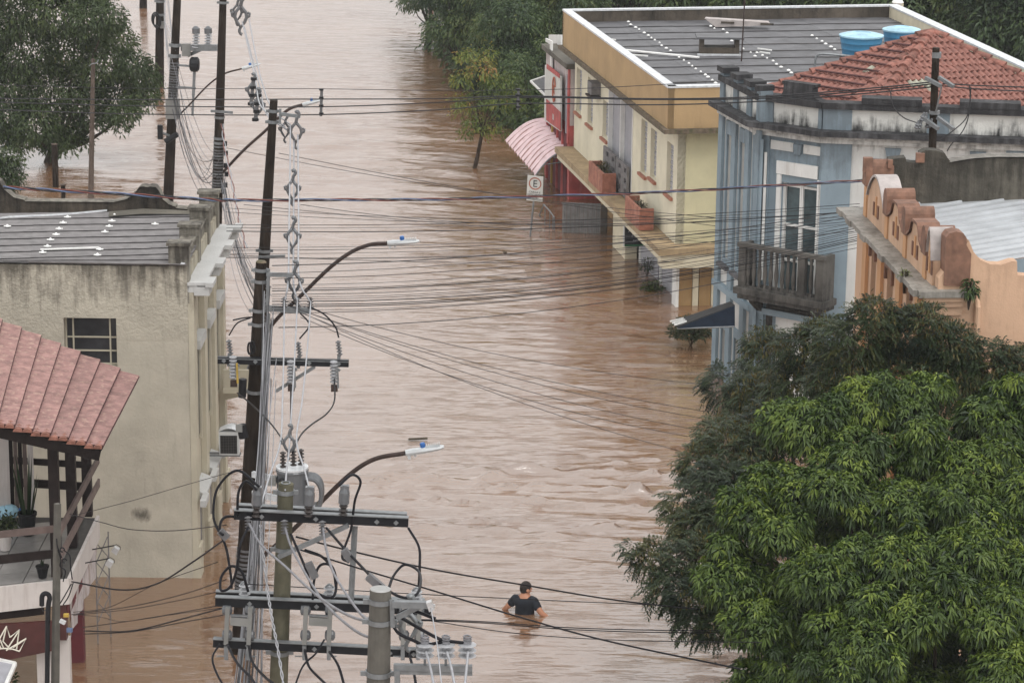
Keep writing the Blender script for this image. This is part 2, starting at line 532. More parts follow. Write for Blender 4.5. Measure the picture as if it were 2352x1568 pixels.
    'sign_black': mat('sign_black', (0.02, 0.02, 0.022), 0.4, 0.2, 5, 0.0),
    'sign_grey': mat('sign_lettering', (0.40, 0.40, 0.42), 0.5, 0.1, 5, 0.0),
    'sign_green': mat('sign_green', (0.02, 0.12, 0.05), 0.5, 0.2, 5, 0.0),
    'sign_rust': mat('sign_rust_ring', (0.38, 0.11, 0.06), 0.6, 0.2, 5, 0.0),
    'gold': mat('sign_yellow', (0.40, 0.27, 0.05), 0.6, 0.2, 5, 0.0),
    'navy': mat('navy_canvas', (0.016, 0.025, 0.042), 0.75, 0.3, 5, 0.1, spec=0.12),
    'awning_top': mat('dark_awning_sheet', (0.038, 0.037, 0.038), 0.75, 0.3, 6, 0.1, spec=0.12),
    'gate_sheet': mat('grey_gate_sheet', (0.24, 0.235, 0.23), 0.5, 0.2, 8, 0.1, metal=0.2, obj_rand=0.1),
    'bark': mat('wet_bark', (0.05, 0.037, 0.027), 0.8, 0.4, 8, 0.6, dist=0.03, spec=0.1),
    'pale_bark': mat('pale_wet_bark', (0.075, 0.058, 0.045), 0.8, 0.4, 8, 0.6, dist=0.03, spec=0.1),
    'skin': mat('skin', (0.42, 0.20, 0.12), 0.5, 0.08, 8, 0.05),
    'shirt': mat('wet_dark_shirt', (0.018, 0.021, 0.027), 0.55, 0.3, 9, 0.4, dist=0.02, spec=0.15),
    'hair': mat('short_greying_hair', (0.035, 0.030, 0.028), 0.6, 0.5, 60, 0.5, spec=0.15),
    'trousers': mat('dark_trousers', (0.03, 0.03, 0.04), 0.7, 0.2, 9, 0.2),
    'debris': mat('wet_plank', (0.06, 0.045, 0.025), 0.6, 0.3, 8, 0.2),
    'glass': glassmat('dark_window_glass'),
    'glass_teal': glassmat('teal_window_glass', (0.06, 0.09, 0.10), 0.12),
    'ribbed': glassmat('ribbed_dark_glass', (0.035, 0.035, 0.04), 0.25),
    'plastic_sheet': mat('pale_plastic_curtain', (0.46, 0.42, 0.42), 0.25, 0.2, 4, 0.3, streak=((0.22, 0.13, 0.10), 0.6)),
    'pot': mat('black_plant_pot', (0.014, 0.014, 0.015), 0.5, 0.2, 6, 0.05, spec=0.15),
    'fixture': mat('aluminium_floodlight', (0.50, 0.50, 0.50), 0.35, 0.15, 9, 0.05, metal=0.4),
    'pink_wall': mat('worn_pale_wall', (0.48, 0.43, 0.42), 0.75, 0.2, 3, 0.2, streak=((0.40, 0.17, 0.15), 0.35)),
}
# ------------------------------------------------------------------ the flood water and the ground under it
def sines(X, Yv, n, kx, ky, seed, spread=0.5):
    r = np.random.default_rng(seed)
    h = np.zeros_like(X)
    for i in range(n):
        s = 2 ** r.uniform(-1, 1)
        ax = kx * s * (1 + spread * r.normal())
        ay = ky * s * r.choice([1, 1, 1, -1])
        h += np.sin(X * ax + Yv * ay + r.uniform(0, 6.28) + 0.6 * np.sin(X * ax * 0.37 + Yv * ay * 0.21 + r.uniform(0, 6.28))) / s
    return h / math.sqrt(n)

def water_height(X, Yv):
    h = 0.005 * sines(X, Yv, 14, 2.0, 8.0, 1) + 0.004 * sines(X, Yv, 14, 3.5, 13.0, 2)
    # fast, broken water of the cross street: rows of standing waves
    mid = np.exp(-((Yv - 48.3 - 0.10 * X) / 2.6) ** 2) * (0.35 + 0.65 / (1 + np.exp(-(X + 4.5) * 1.5)))
    crest = sines(X, Yv, 10, 2.0, 9.0, 5)
    lump = np.maximum(0, sines(X, Yv, 12, 3.4, 12.0, 6) - 0.85)
    h += mid * (0.016 * crest + 0.13 * lump)
    line = np.exp(-((Yv - (50.0 + 0.06 * X + 0.25 * np.sin(X * 1.3) + 0.12 * np.sin(X * 3.1 + 1))) / 0.15) ** 2)
    h += line * 0.115 * (0.55 + 0.45 * sines(X, Yv, 6, 5.0, 2.0, 8)) * (X > -4.6)
    line = np.exp(-((Yv - (46.6 - 0.10 * X + 0.2 * np.sin(X * 1.1 + 2))) / 0.13) ** 2)
    h += line * 0.080 * (0.4 + 0.6 * sines(X, Yv, 6, 4.0, 2.0, 9)) * (X > -4.6)
    far = np.exp(-((Yv - 82) / 7.0) ** 2)
    h += far * 0.030 * np.maximum(0, sines(X, Yv, 12, 1.6, 4.0, 10))
    near = np.exp(-((Yv - 39) / 6.0) ** 2)
    h += near * 0.006 * sines(X, Yv, 8, 1.4, 11.0, 12)
    calm = 1 / (1 + np.exp((X + 5.4) * 3.0)) * np.exp(-((Yv - 42) / 3.0) ** 2)      # sheltered corner by the old building
    rp = np.hypot(X - 0.2, Yv - 42.4)
    h += 0.012 * np.cos(rp * 14) * np.exp(-rp * 1.1)                     # ripples spreading from the wading man
    return h * (1 - 0.8 * calm)

def water_material():
    m, nt, N, L, b = _nt('muddy_flood_water')
    g = N.new('ShaderNodeNewGeometry').outputs['Position']
    silt = noise(nt, mapping(nt, g, (0.22, 0.5, 1)), 1.0, 5, 0.6)
    c = ramp(nt, silt, [(0.28, (0.175, 0.090, 0.047)), (0.72, (0.220, 0.124, 0.070))])
    L.new(c, b.inputs['Base Color'])
    b.inputs['Roughness'].default_value = 0.06
    b.inputs['IOR'].default_value = 3.1
    b.inputs['Specular IOR Level'].default_value = 0.5
    w1 = noise(nt, mapping(nt, g, (0.75, 3.4, 1), (0, 0, 0.07)), 1.0, 7, 0.68)
    w2 = noise(nt, mapping(nt, g, (2.2, 12.0, 1), (0, 0, -0.05)), 1.0, 4, 0.6)
    rain = noise(nt, mapping(nt, g, (16, 22, 1)), 1.0, 2, 0.5)
    gust = ramp(nt, noise(nt, mapping(nt, g, (0.16, 0.40, 1)), 1.0, 5, 0.65), [(0.38, 0.35), (0.66, 1.5)])
    st1 = ramp(nt, w1, [(0.56, 0.0), (0.69, 1.0)])        # scattered steep wavelets on a mostly smooth skin
    st2 = ramp(nt, w2, [(0.52, 0.0), (0.78, 1.0)])
    h = math_(nt, 'ADD', math_(nt, 'MULTIPLY', st1, 1.0), math_(nt, 'MULTIPLY', st2, 0.34))
    h = math_(nt, 'MULTIPLY', h, gust)
    h = math_(nt, 'ADD', h, math_(nt, 'MULTIPLY', w2, 0.10))
    h = math_(nt, 'ADD', h, math_(nt, 'MULTIPLY', rain, 0.015))
    bump(nt, b, h, 0.31, 0.09)
    return m
MT['water'] = water_material()

def numpy_mesh(name, V, F, mt, parent=None, smooth=True, tint=None, loc=None):
    me = bpy.data.meshes.new(name)
    V = np.asarray(V, dtype=np.float32)
    off = np.array(wloc(parent) if parent is not None else (loc if loc is not None else (0, 0, 0)), dtype=np.float32)
    V = V - off
    k = F.shape[1]
    me.vertices.add(len(V))
    me.vertices.foreach_set('co', V.ravel())
    me.loops.add(F.size)
    me.loops.foreach_set('vertex_index', F.astype(np.int32).ravel())
    me.polygons.add(len(F))
    me.polygons.foreach_set('loop_start', np.arange(0, F.size, k, dtype=np.int32))
    me.polygons.foreach_set('loop_total', np.full(len(F), k, dtype=np.int32))
    if smooth:
        me.polygons.foreach_set('use_smooth', np.ones(len(F), dtype=bool))
    if tint is not None:
        a = me.attributes.new('tint', 'FLOAT', 'POINT')
        a.data.foreach_set('value', np.asarray(tint, dtype=np.float32))
    me.update()
    me.validate()
    me.materials.append(mt)
    o = bpy.data.objects.new(name, me)
    COL.objects.link(o)
    if parent is not None:
        o.parent = parent
    elif loc is not None:
        o.location = loc
    return o

def make_water():
    def axis(lo, hi, step, flo, fhi):
        inner = np.arange(lo, hi, step)
        a = -np.geomspace(1, -flo + lo + 1, 16)[::-1] + 1 + lo
        c = np.geomspace(1, fhi - hi + 1, 16) - 1 + hi
        return np.unique(np.concatenate([a, inner, c]))
    xs = axis(-14.0, 16.0, 0.13, -700, 700)
    ys = np.unique(np.concatenate([np.linspace(-40, 34, 6), np.arange(35, 120, 0.095), np.geomspace(120.5, 1400, 14)]))
    X, Yv = np.meshgrid(xs, ys)
    Z = water_height(X, Yv)
    fade = np.clip((X + 13.9) / 2, 0, 1) * np.clip((15.9 - X) / 2, 0, 1) * np.clip((Yv - 35) / 1.5, 0, 1) * np.clip((119 - Yv) / 20, 0, 1)
    Z = Z * fade
    V = np.stack([X, Yv, Z], -1).reshape(-1, 3)
    n = len(xs)
    i = np.arange(len(ys) - 1)[:, None] * n + np.arange(n - 1)[None, :]
    F = np.stack([i, i + 1, i + n + 1, i + n], -1).reshape(-1, 4)
    o = numpy_mesh('flood_water', V, F, MT['water'])
    tag(o, 'brown flood water covering the whole street', None, None, 'structure')
make_water()
_m = MB()
_m.grid([[(-900, -60, -2.2), (900, -60, -2.2)], [(-900, 1500, -2.2), (900, 1500, -2.2)]])
tag(_m.build('ground', MT['mossy']), 'drowned street bed under the flood water', None, None, 'structure')
# ================================================================== LEFT SIDE: old cream building
X_, Y_, Z_ = Vector((1, 0, 0)), Vector((0, 1, 0)), Vector((0, 0, 1))

def corrugated(mb, a, b, c, d, waves, amp, n_len=1, per=4):
    """sheet a-b-c-d (a->b along the corrugation, a->d across it), ridges run a->b"""
    a, b, c, d = Vector(a), Vector(b), Vector(c), Vector(d)
    nrm = (b - a).cross(d - a).normalized()
    if nrm.z < 0:
        nrm = -nrm
    k = waves * per
    rows = []
    for i in range(n_len + 1):
        t = i / n_len
        p, q = a.lerp(b, t), d.lerp(c, t)
        rows.append([p.lerp(q, j / k) + nrm * (amp * math.cos(2 * math.pi * j / per)) for j in range(k + 1)])
    return mb.grid(rows)

def cream_building():
    p0 = G(443, 1327, 0)
    fn = Fr(p0, (-1, 0))                                  # wall facing the camera, s grows to the left
    fn.n = Vector((0, -1, 0))
    ff = Fr(p0, (0.012, 1))                               # street facade, s grows away from the camera
    L = 4.35
    zt = fn.px(430, 612)[1]
    t = thing('old_building', 'cream plastered old building with grey corrugated roof and scrolled black parapet', 'building', p0)
    W = 5.2
    wx0, wz1 = fn.px(267, 731)
    wx1, wz0 = fn.px(149, 842)
    mb = MB()
    wall(mb, fn, 0, W, -2, zt, 0.22, [(wx0, wx1, wz0, wz1)])
    w = mb.build('wall', MT['cream'], t)
    # small window in that wall
    m = MB(); m.fb(fn, wx0 - .01, wx1 + .01, -0.21, -0.19, wz0 - .01, wz1 + .01)
    win = m.build('window', MT['ribbed'], t)
    f = MB()
    for s in (wx0 + .015, wx0 + .13, wx1 - .13, wx1 - .015):
        f.fb(fn, s - .012, s + .012, -0.185, -0.15, wz0, wz1)
    for z in (wz0 + .02, wz0 + .24, wz0 + .47, wz1 - .02):
        f.fb(fn, wx0 + .03, wx1 - .03, -0.183, -0.155, z - .011, z + .011)
    f.build('window_frame', MT['cream_side'], win)
    r = MB()
    for k in range(28):
        s = wx0 + .15 + k * (wx1 - wx0 - .30) / 27
        r.fb(fn, s - .005, s + .005, -0.188, -0.178, wz0 + .03, wz1 - .03)
    tag(r.build('window_rib', MT['ribbed'], win), kind='stuff')
    # facade
    mb = MB()
    wall(mb, ff, 0.223, L, -2, zt - .05, 0.22)
    mb.build('facade_wall', MT['cream_side'], t)
    zc = ff.px(459, 668, .25)[1]
    pil = [0.0, 1.38, 2.72, 4.05]
    for i, s in enumerate(pil):
        m = MB()
        m.fb(ff, s + .004, s + .34, 0.003, 0.10, -2, zc - .02)
        m.fb(ff, s - .03 if i else s + .006, s + .37, 0.101, 0.14, -2, 0.55)
        m.build('pilaster', MT['cream_side'], t)
        m = MB()                                          # roof parapet post
        top = zt + .34
        m.fb(ff, s + .0, s + .24, -0.30, 0.03, zt - .62, top)
        m.fb(ff, s - .03, s + .27, -0.33, 0.06, top, top + .05)
        m.build('parapet_post', MT['old_stone'], t)
        m = MB()                                          # cornice nose
        m.fb(ff, s - .05, s + .40, 0.30, 0.43, zc - .02, zc + .055)
        m.fb(ff, s - .01, s + .36, 0.11, 0.36, zc - .17, zc - .023)
        m.build('cornice_nose', MT['pale_stone'], t)
        if i < 3:
            m = MB()
            m.fb(ff, s + .27, pil[i + 1] - .03, -0.24, -0.04, zt - .5, zt + .16)
            m.fb(ff, s + .272, pil[i + 1] - .032, -0.27, -0.01, zt + .161, zt + .20)
            m.build('parapet_wall', MT['old_stone'], t)
            # tall blind windows with hood mouldings between the pilasters
            a, b = s + .55, s + 1.17
            m = MB()
            m.fb(ff, a, b, 0.003, 0.02, 2.2, 3.75)
            wv = m.build('window', MT['glass'], t)
            m = MB()
            m.fb(ff, a - .07, a - .001, 0.003, 0.05, 2.1, 3.82); m.fb(ff, b + .001, b + .07, 0.003, 0.05, 2.1, 3.82)
            m.build('frame', MT['cream_side'], wv)
            m = MB()
            m.prism([ff.pt(a - .1, 0.004, 3.85), ff.pt(b + .1, 0.004, 3.85), ff.pt(b + .1, 0.17, 3.92), ff.pt(b + .1, 0.004, 4.02), ff.pt(a - .1, 0.004, 4.02)][:2] + [ff.pt(b + .1, 0.004, 4.0), ff.pt(a - .1, 0.004, 4.0)], ff.n * 0.14)
            m.build('hood_moulding', MT['pale_stone'], t)
            m = MB()
            m.fb(ff, a, b, 0.003, 0.018, -1, 1.35)
            dv = m.build('door', MT['grey_block'], t)
            m = MB()
            m.fb(ff, a - .06, a - .001, 0.003, 0.05, -1, 1.42); m.fb(ff, b + .001, b + .06, 0.003, 0.05, -1, 1.42)
            m.build('frame', MT['cream_side'], dv)
    m = MB()
    m.fb(ff, -0.02, L, 0.004, 0.30, zc - .0, zc + .05)
    m.fb(ff, 0.0, L, 0.004, 0.16, zc - .12, zc - .003)
    m.build('cornice', MT['pale_stone'], t)
    # string course half way up, broken by the pilasters
    zs = ff.px(447, 1170, .1)[1]
    for i, s in enumerate(pil):
        m = MB()
        if i < 3:
            m.prism([ff.pt(s + .38, 0.004, zs - .03), ff.pt(s + .38, 0.20, zs - .03), ff.pt(s + .38, 0.20, zs + .02), ff.pt(s + .38, 0.004, zs + .10)], ff.u * .97)
        m.fb(ff, s - .06, s + .40, 0.15, 0.25, zs - .06, zs + .05)
        m.build('string_course', MT['pale_stone'], t)
    # balcony at the far end
    bz = ff.px(505, 905, .2)[1] - .17
    m = MB()
    m.fb(ff, 3.45, 4.33, 0.145, 0.62, bz - .09, bz)
    for q in (3.6, 4.1):
        m.prism([ff.pt(q, .145, bz - .091), ff.pt(q, .5, bz - .091), ff.pt(q, .42, bz - .19), ff.pt(q, .145, bz - .26)], ff.u * .1)
    bal = m.build('balcony', MT['cream_side'], t)
    for q in (3.47, 4.24):
        m = MB(); m.fb(ff, q, q + .07, 0.15, 0.60, bz + .001, bz + .34); m.build('side_wall', MT['cream_side'], bal)
    m = MB()
    for q in range(8):
        s = 3.60 + q * .088
        m.tube([ff.pt(s, .56, bz), ff.pt(s, .56, bz + .30)], .008, 5)
    m.tube([ff.pt(3.56, .56, bz + .32), ff.pt(4.23, .56, bz + .32)], .014, 5)
    m.build('railing', MT['black_steel'], bal)
    # roof: rows of corrugated sheets, skewed to the wall
    zr = zt + .02
    yl = [476 + 15.7 * k for k in range(9)]
    yr = [470 + 15.9 * k for k in range(10)]
    xr = [478, 475, 471, 466, 461, 455, 449, 442, 435, 427]
    cols = [0.0, .27, .56, .80, 1.0]
    A, B = [], []
    for k in range(10):
        A.append(G(-70, min(492.5 + 15.3 * k, 602.5), zr))
        B.append(G(xr[k], min(486 + 14.2 * k, 612), zr))
    caps = []
    for k in range(9):
        if (A[k] - A[k + 1]).length < 0.02 and (B[k] - B[k + 1]).length < .02:
            continue
        for j in range(4):
            lift0, lift1 = Z_ * (.017 + .003 * (j % 2)), Z_ * (.004 * (j % 2))
            a = A[k + 1].lerp(B[k + 1], cols[j]) + lift0
            b = A[k + 1].lerp(B[k + 1], cols[j + 1] + (.004 if j < 3 else 0)) + lift0
            c = A[k].lerp(B[k], cols[j + 1] + (.004 if j < 3 else 0)) + lift1
            d = A[k].lerp(B[k], cols[j]) + lift1
            m = MB()
            corrugated(m, a, b, c, d, 6, .014)
            m.build('roof_sheet', MT['fibre'], t, smooth=True)
    capm = MB()
    capm.lathe((0, 0, 0), Z_, [(.04, 0), (.028, .015), (.012, .035), (.0, .04)], 7)
    capm.box((0, 0, .006), (.12, .045, .012))
    first = None
    for (x, y) in [(17, 520), (155, 499), (145, 512), (136, 526), (129, 539), (116, 551), (109, 566), (98, 580), (263, 495), (257, 508), (251, 520), (241, 533), (224, 586), (356, 515), (229, 573)]:
        p = G(x, y, zr + .035)
        if first is None:
            first = capm.build('roof_cap', MT['white_cap'], t, smooth=False, )
            first.data.transform(Matrix.Translation(wloc(t)))
            o = first
        else:
            o = first.copy(); COL.objects.link(o)
        o.location = p - wloc(t)
    m = MB(); m.bar(G(93, 573, zr + .04), G(227, 568, zr + .04), .03, .02)
    m.build('white_batten', MT['white_cap'], t)
    m = MB()
    m.grid([[G(424, 607, zr + .04), G(452, 540, zr + .04), G(479, 489, zr + .04)], [G(414, 607, zr + .05), G(443, 540, zr + .05), G(472, 489, zr + .05)]])
    m.build('flashing', MT['flashing'], t)
    m = MB()
    pts = [(0, 500), (20, 497), (60, 495), (110, 493), (160, 490), (246, 482)]
    m.grid([[G(x, y - 1, zr + .08) for x, y in pts], [G(x, y + 3, zr + .05) for x, y in pts]])
    m.build('flashing', MT['flashing'], t)
    # scrolled rear parapet
    yb = G(440, 489, zt).y + .05
    fb = Fr((0, yb), (1, 0))
    def P(x, y): 
        s, z = fb.px(x, y)
        return fb.pt(s, 0, z)
    prof = [(-60, 402), (-25, 404), (0, 419), (10, 436), (32, 454), (57, 460), (58, 463), (150, 464), (260, 465), (292, 458), (310, 444), (314, 438), (322, 430), (330, 429), (340, 431), (346, 429), (358, 431), (366, 440), (374, 458), (388, 470), (404, 476), (404, 479), (432, 481), (455, 476), (464, 463), (473, 453), (480, 450), (488, 452), (488, 520), (-60, 520)]
    m = MB()
    m.prism([P(x, y) for x, y in prof], Y_ * .22)
    m.build('rear_parapet', MT['black_wall'], t)
    m = MB()
    tops = prof[:28]
    m.grid([[P(x, y) + Z_ * .012 - Y_ * .03 for x, y in tops], [P(x, y) + Z_ * .012 + Y_ * .25 for x, y in tops]])
    m.build('parapet_capping', MT['old_stone'], t)
    m = MB()                                              # grey debris strip and ridge mortar under it
    m.grid([[G(250, 486, zr + .06), G(330, 479, zr + .10), G(470, 485, zr + .08)], [G(250, 497, zr + .05), G(330, 491, zr + .06), G(470, 492, zr + .05)]])
    m.build('mortar_strip', MT['rough_grey'], t)
    m = MB()
    m.fb(fn, 0.0, W, -4.3, -0.225, zt - .12, zt - .06)
    m.build('ceiling_slab', MT['rough_grey'], t)
    m = MB(); m.obox((p0.x - W, p0.y + .23, -2), (.2, 0, 0), (0, 4, 0), (0, 0, 2 + zt - .2)); m.obox((p0.x - W + .2, p0.y + L - .25, -2), (W - .45, 0, 0), (0, .2, 0), (0, 0, 2 + zt - .2))
    m.build('rear_wall', MT['rough_grey'], t)
    return t, fn, ff
OLD, FN, FF = cream_building()

def air_conditioner():
    # hangs on the facade of the old building, fan grille towards the camera
    yb = 46.2
    a, b = Y(503, 992, yb), Y(549, 1045, yb)
    w, h = b.x - a.x, a.z - b.z
    t = thing('air_conditioner', 'grey air conditioner unit hung on the cream facade beside the dark pole', 'air conditioner', (a.x, yb, b.z))
    m = MB(); m.obox((a.x, yb, b.z), (w, 0, 0), (0, .22, 0), (0, 0, h)); m.build('casing', MT['ac_white'], t)
    m = MB(); m.obox((a.x + .02, yb - .008, b.z + .03), (w - .05, 0, 0), (0, .005, 0), (0, 0, h - .09)); g = m.build('grille', MT['black_plastic'], t)
    m = MB()
    for k in range(11):
        z = b.z + .05 + k * (h - .13) / 10
        m.obox((a.x + .02, yb - .013, z), (w - .05, 0, 0), (0, .006, 0), (0, 0, .006))
    for k in range(7):
        x = a.x + .03 + k * (w - .08) / 6
        m.obox((x, yb - .016, b.z + .035), (.006, 0, 0), (0, .005, 0), (0, 0, h - .10))
    tag(m.build('grille_wire', MT['joint'], g), kind='stuff')
    m = MB()
    for i in range(7):
        x = a.x + i * w / 6
    m.grid([[(a.x + w * i / 8, yb + .30 * j, b.z + h + .005 + .06 * math.sin(math.pi * i / 8)) for i in range(9)] for j in range(2)])
    m.build('top_cover', MT['flashing'], t)
    m = MB(); m.bar((FF.p0.x - .02, yb + .04, b.z - .02), (b.x + .02, yb + .04, b.z - .02), .03, .03); m.bar((FF.p0.x - .02, yb + .18, b.z - .02), (b.x + .02, yb + .18, b.z - .02), .03, .03)
    m.build('bracket', MT['galv'], t)
air_conditioner()

# ================================================================== LEFT FOREGROUND: veranda house
def veranda_house():
    zs = 2.1
    c0 = G(153, 1331, zs)                                  # street corner of the veranda floor
    c1 = G(221, 1186, zs)
    cl = G(-70, 1356, zs)
    t = thing('veranda_house', 'white house with red ribbed tile roof and dark timber veranda at lower left', 'house', c0)
    side = (c1 - c0)
    fs = Fr(c0, side)                                      # side edge, n points to the street
    ffr = Fr(c0, cl - c0, True)                            # front edge
    if ffr.n.y > 0: ffr.n = -ffr.n
    if fs.n.x < 0: fs.n = -fs.n
    Ls, Lf = side.length, (cl - c0).length
    # slab
    m = MB()
    m.prism([cl + Z_ * -.30, c0 + Z_ * -.30, c1 + Z_ * -.30, c1 + Vector((-3.2, 0, -.30))], Z_ * .28)
    m.build('floor_slab', MT['joint'], t)
    # floor tiles, one by one
    o = c0 - ffr.n * .06 - fs.n * .06
    e1, e2 = ffr.u, fs.u
    first = None
    w = .445
    for i in range(5):
        for j in range(7):
            p = o + e1 * (i * .46 + .12) + e2 * (j * .46 + .02) + Z_ * -.018
            if j * .46 > Ls - .4: continue
            m = MB(); m.obox(p, e1 * w, e2 * w, Z_ * .02)
            m.build('floor_tile', MT['floor_tile'], t)
    # fascias
    h = .36
    m = MB(); m.fb(ffr, -.02, Lf, 0.0, .05, zs - h, zs + .02); m.build('fascia', MT['white_fascia'], t)
    m = MB(); m.fb(fs, .0, Ls, 0.003, .05, zs - h, zs + .02); m.build('fascia', MT['white_fascia'], t)
    # posts and rails along the street side
    roofz = []
    q = [Y(0, 975, 37.9), Y(235, 1030, 38.0), Y(318, 870, 41.6), None]
    _n = (q[1] - q[0]).cross(q[2] - q[0])
    for _i, (_x, _y) in ((3, (-2, 737)),):
        _r = ray(_x, _y)
        q[_i] = EYE + _r * ((q[0] - EYE).dot(_n) / _r.dot(_n))
    def roof_z(p):
        a, b, c = q[0], q[1], q[2]
        n = (b - a).cross(c - a)
        return a.z - ((p.x - a.x) * n.x + (p.y - a.y) * n.y) / n.z
    posts = []
    for x, y in ((131, 1322), (168, 1254), (202, 1184)):
        p = G(x, y, zs)
        posts.append(p)
        m = MB(); m.box((p.x, p.y, (zs + roof_z(p) - .12) / 2), (.145, .12, roof_z(p) - .12 - zs)); m.build('post', MT['dark_wood'], t)
    pf = posts[0]
    m = MB(); m.bar(posts[0] + Z_ * (roof_z(posts[0]) - zs - .16) - side * .1, posts[2] + Z_ * (roof_z(posts[2]) - zs - .16) + side * .08, .14, .16); m.build('roof_beam', MT['dark_wood'], t)
    a, b = q[0] + Vector((-.4, .12, -.1)), q[1] + Vector((-.05, .12, -.1))
    m = MB(); m.bar(Vector((a.x, a.y, roof_z(a) - .16)), Vector((b.x, b.y, roof_z(b) - .14)), .1, .16); m.build('roof_beam', MT['dark_wood'], t)
    # sloping-looking side rails: level rails that run back along the edge
    fr2 = Fr(posts[0] + fs.n * .11, posts[2] - posts[0])
    for z, hh in ((zs + .78, .13), (zs + .40, .13)):
        m = MB(); m.bar(posts[0] - fr2.u * .55 + fs.n * .11 + Z_ * (z - zs), posts[2] + fr2.u * .45 + fs.n * .11 + Z_ * (z - zs), .035, hh); m.build('side_rail', MT['brown_wood'], t)
    for (y0, y1, hh) in ((1228, 1210, .10), (1283, 1270, .125)):
        s, z = ffr.px(60, (y0 + y1) / 2 + 2, -.05)
        m = MB(); m.bar(ffr.pt(.16, -.06, z), ffr.pt(Lf, -.06, z), .04, hh); m.build('front_rail', MT['brown_wood'] if hh < .11 else MT['dark_wood'], t)
    for y, hh in ((1063, .10), (1113, .13)):
        p = Y(135, y, posts[2].y + .12)
        m = MB(); m.bar(Vector((p.x - .95, p.y, p.z + .05)), Vector((posts[2].x + .05, p.y, p.z - .03)), .04, hh); m.build('rear_rail', MT['dark_wood'], t)
    # roof: one course of ribbed tiles per strip, running across the slope
    n_c = 10
    a0, b0, c0_, d0 = q[0], q[1], q[2], q[3]
    ext = (a0 - b0).normalized() * 1.1
    a0, d0 = a0 + ext, d0 + (d0 - c0_).normalized() * 1.1
    nrm = (b0 - a0).cross(d0 - a0).normalized()
    for k in range(n_c):
        t0, t1 = k / n_c, (k + 1.06) / n_c
        t1 = min(t1, 1.0)
        lift0, lift1 = nrm * .004, nrm * .055
        A, B = a0.lerp(b0, t0) + lift0, a0.lerp(b0, t1) + lift1
        D, C = d0.lerp(c0_, t0) + lift0, d0.lerp(c0_, t1) + lift1
        m = MB()
        rr = random.Random(k)
        kk, per = 44, 4
        rows = []
        for i in range(3):
            p, r_ = A.lerp(B, i / 2), D.lerp(C, i / 2)
            rows.append([p.lerp(r_, j / (kk * per)) + nrm * (.016 * abs(math.sin(math.pi * j / per)) + rr.uniform(-.002, .002)) for j in range(kk * per + 1)])
        m.grid(rows)
        m.build('tile_course', MT['house_tile'], t)
        m = MB(); m.tube([rows[2][0] - nrm * .022, rows[2][-1] - nrm * .022], .013, 4); m.build('lap_shadow_strip', MT['lap_shade_red'], t)  # dark strip painting in the shadow and dirt of the lap gap
        m = MB()                                           # barrel tile closing the verge of this course
        pa, pb = A.lerp(B, .02), A.lerp(B, .98)
        out = (A - D).normalized()
        for j, (u0, u1) in enumerate(((0.02, .50), (.5, .98))):
            u, v = A.lerp(B, u0), A.lerp(B, u1)
            mid, ax = (u + v) / 2, (v - u)
            ring = []
            for dd in (-.16, .07):
                ring.append([mid + ax * (.5 * math.cos(w_)) + nrm * (.055 * math.sin(w_) - .04) + out * dd for w_ in np.linspace(0, math.pi, 7)])
            m.grid(ring)
            m.add([p for p in ring[1]] + [p + nrm * -.02 for p in (ring[1][0], ring[1][-1])], [tuple(range(7))])
        m.build('verge_tile', MT['verge_tile'], t)
    m = MB(); m.grid([[a0 - nrm * .05, b0 - nrm * .03], [d0 - nrm * .05, c0_ - nrm * .03]]); m.build('roof_underlay', MT['dark_wood'], t)
    # house wall behind the veranda, with shutters
    wx = Y(66, 1100, 40.6)
    fw = Fr((Y(15, 1100, 40.9).x, 40.9), (1, 0.25), False)
    if fw.n.y > 0: fw.n = -fw.n
    m = MB(); m.fb(fw, -2.0, .05, -.2, 0, zs, roof_z(fw.pt(0, 0, 0)) - .1); m.build('wall', MT['white_fascia'], t)
    for i in range(4):
        m = MB(); m.fb(fw, .052 + i * .07, .115 + i * .07, -.10, -.06, zs + .02, roof_z(fw.pt(.2, 0, 0)) - .12); m.build('shutter_slat', MT['brown_wood'] if i % 2 else MT['dark_wood'], t)
    m = MB(); m.fb(fw, .34, .42, -.14, -.02, zs, roof_z(fw.pt(.4, 0, 0)) - .1); m.build('door_post', MT['white_fascia'], t)
    # below the veranda: columns, brown beam, curtain, lattice
    def column(x, y, w_, mt, name, top):
        p = G(x, y, 0)
        m = MB(); m.box((p.x, p.y, (top - 2) / 2), (w_, w_, top + 2)); m.build(name, mt, t)
    column(181, 1516, .19, MT['dark_red'], 'column', zs - h - .01)
    for px_, w_, mt in ((150, .17, MT['white_fascia']), (104, .20, MT['white_fascia'])):
        p = Y(px_, 1550, c0.y + .1 - (.05 if px_ < 120 else 0))
        m = MB(); m.box((p.x, p.y, (zs - .93 - 2) / 2 + .0), (w_, w_, zs - .93 + 2)); m.build('column', mt, t)
    p, r_ = ffr.px(0, 1418, .0), ffr.px(128, 1505, .0)
    m = MB(); m.fb(ffr, .34, Lf, -.12, -.02, zs - h - .14, zs - h + .0); m.build('lintel', MT['dark_wood'], t)
    m = MB(); m.fb(fs, -.04, .10, -.2, -.02, zs - .92, zs - h - .002); m.build('corner_board', MT['sign_brown'], t)
    m = MB(); m.fb(fs, .03, Ls * .55, -.10, -.01, zs - .62, zs - h - .002); m.build('side_board', MT['dark_red'], t)
    # wet plastic curtain under the side fascia
    za, zb = zs - h - .003, zs - h - .62
    m = MB()
    rows = []
    for i in range(7):
        z = za + (zb - za) * i / 6
        rows.append([fs.pt(.25 + (Ls - .3) * j / 14, -.02 + .03 * math.sin(j * 1.9 + i * .4), z + .06 * (j / 14) * (i / 6)) for j in range(15)])
    m.grid(rows)
    m.build('plastic_curtain', MT['plastic_sheet'], t, smooth=True)
    # thin metal lattice at the far end
    m = MB()
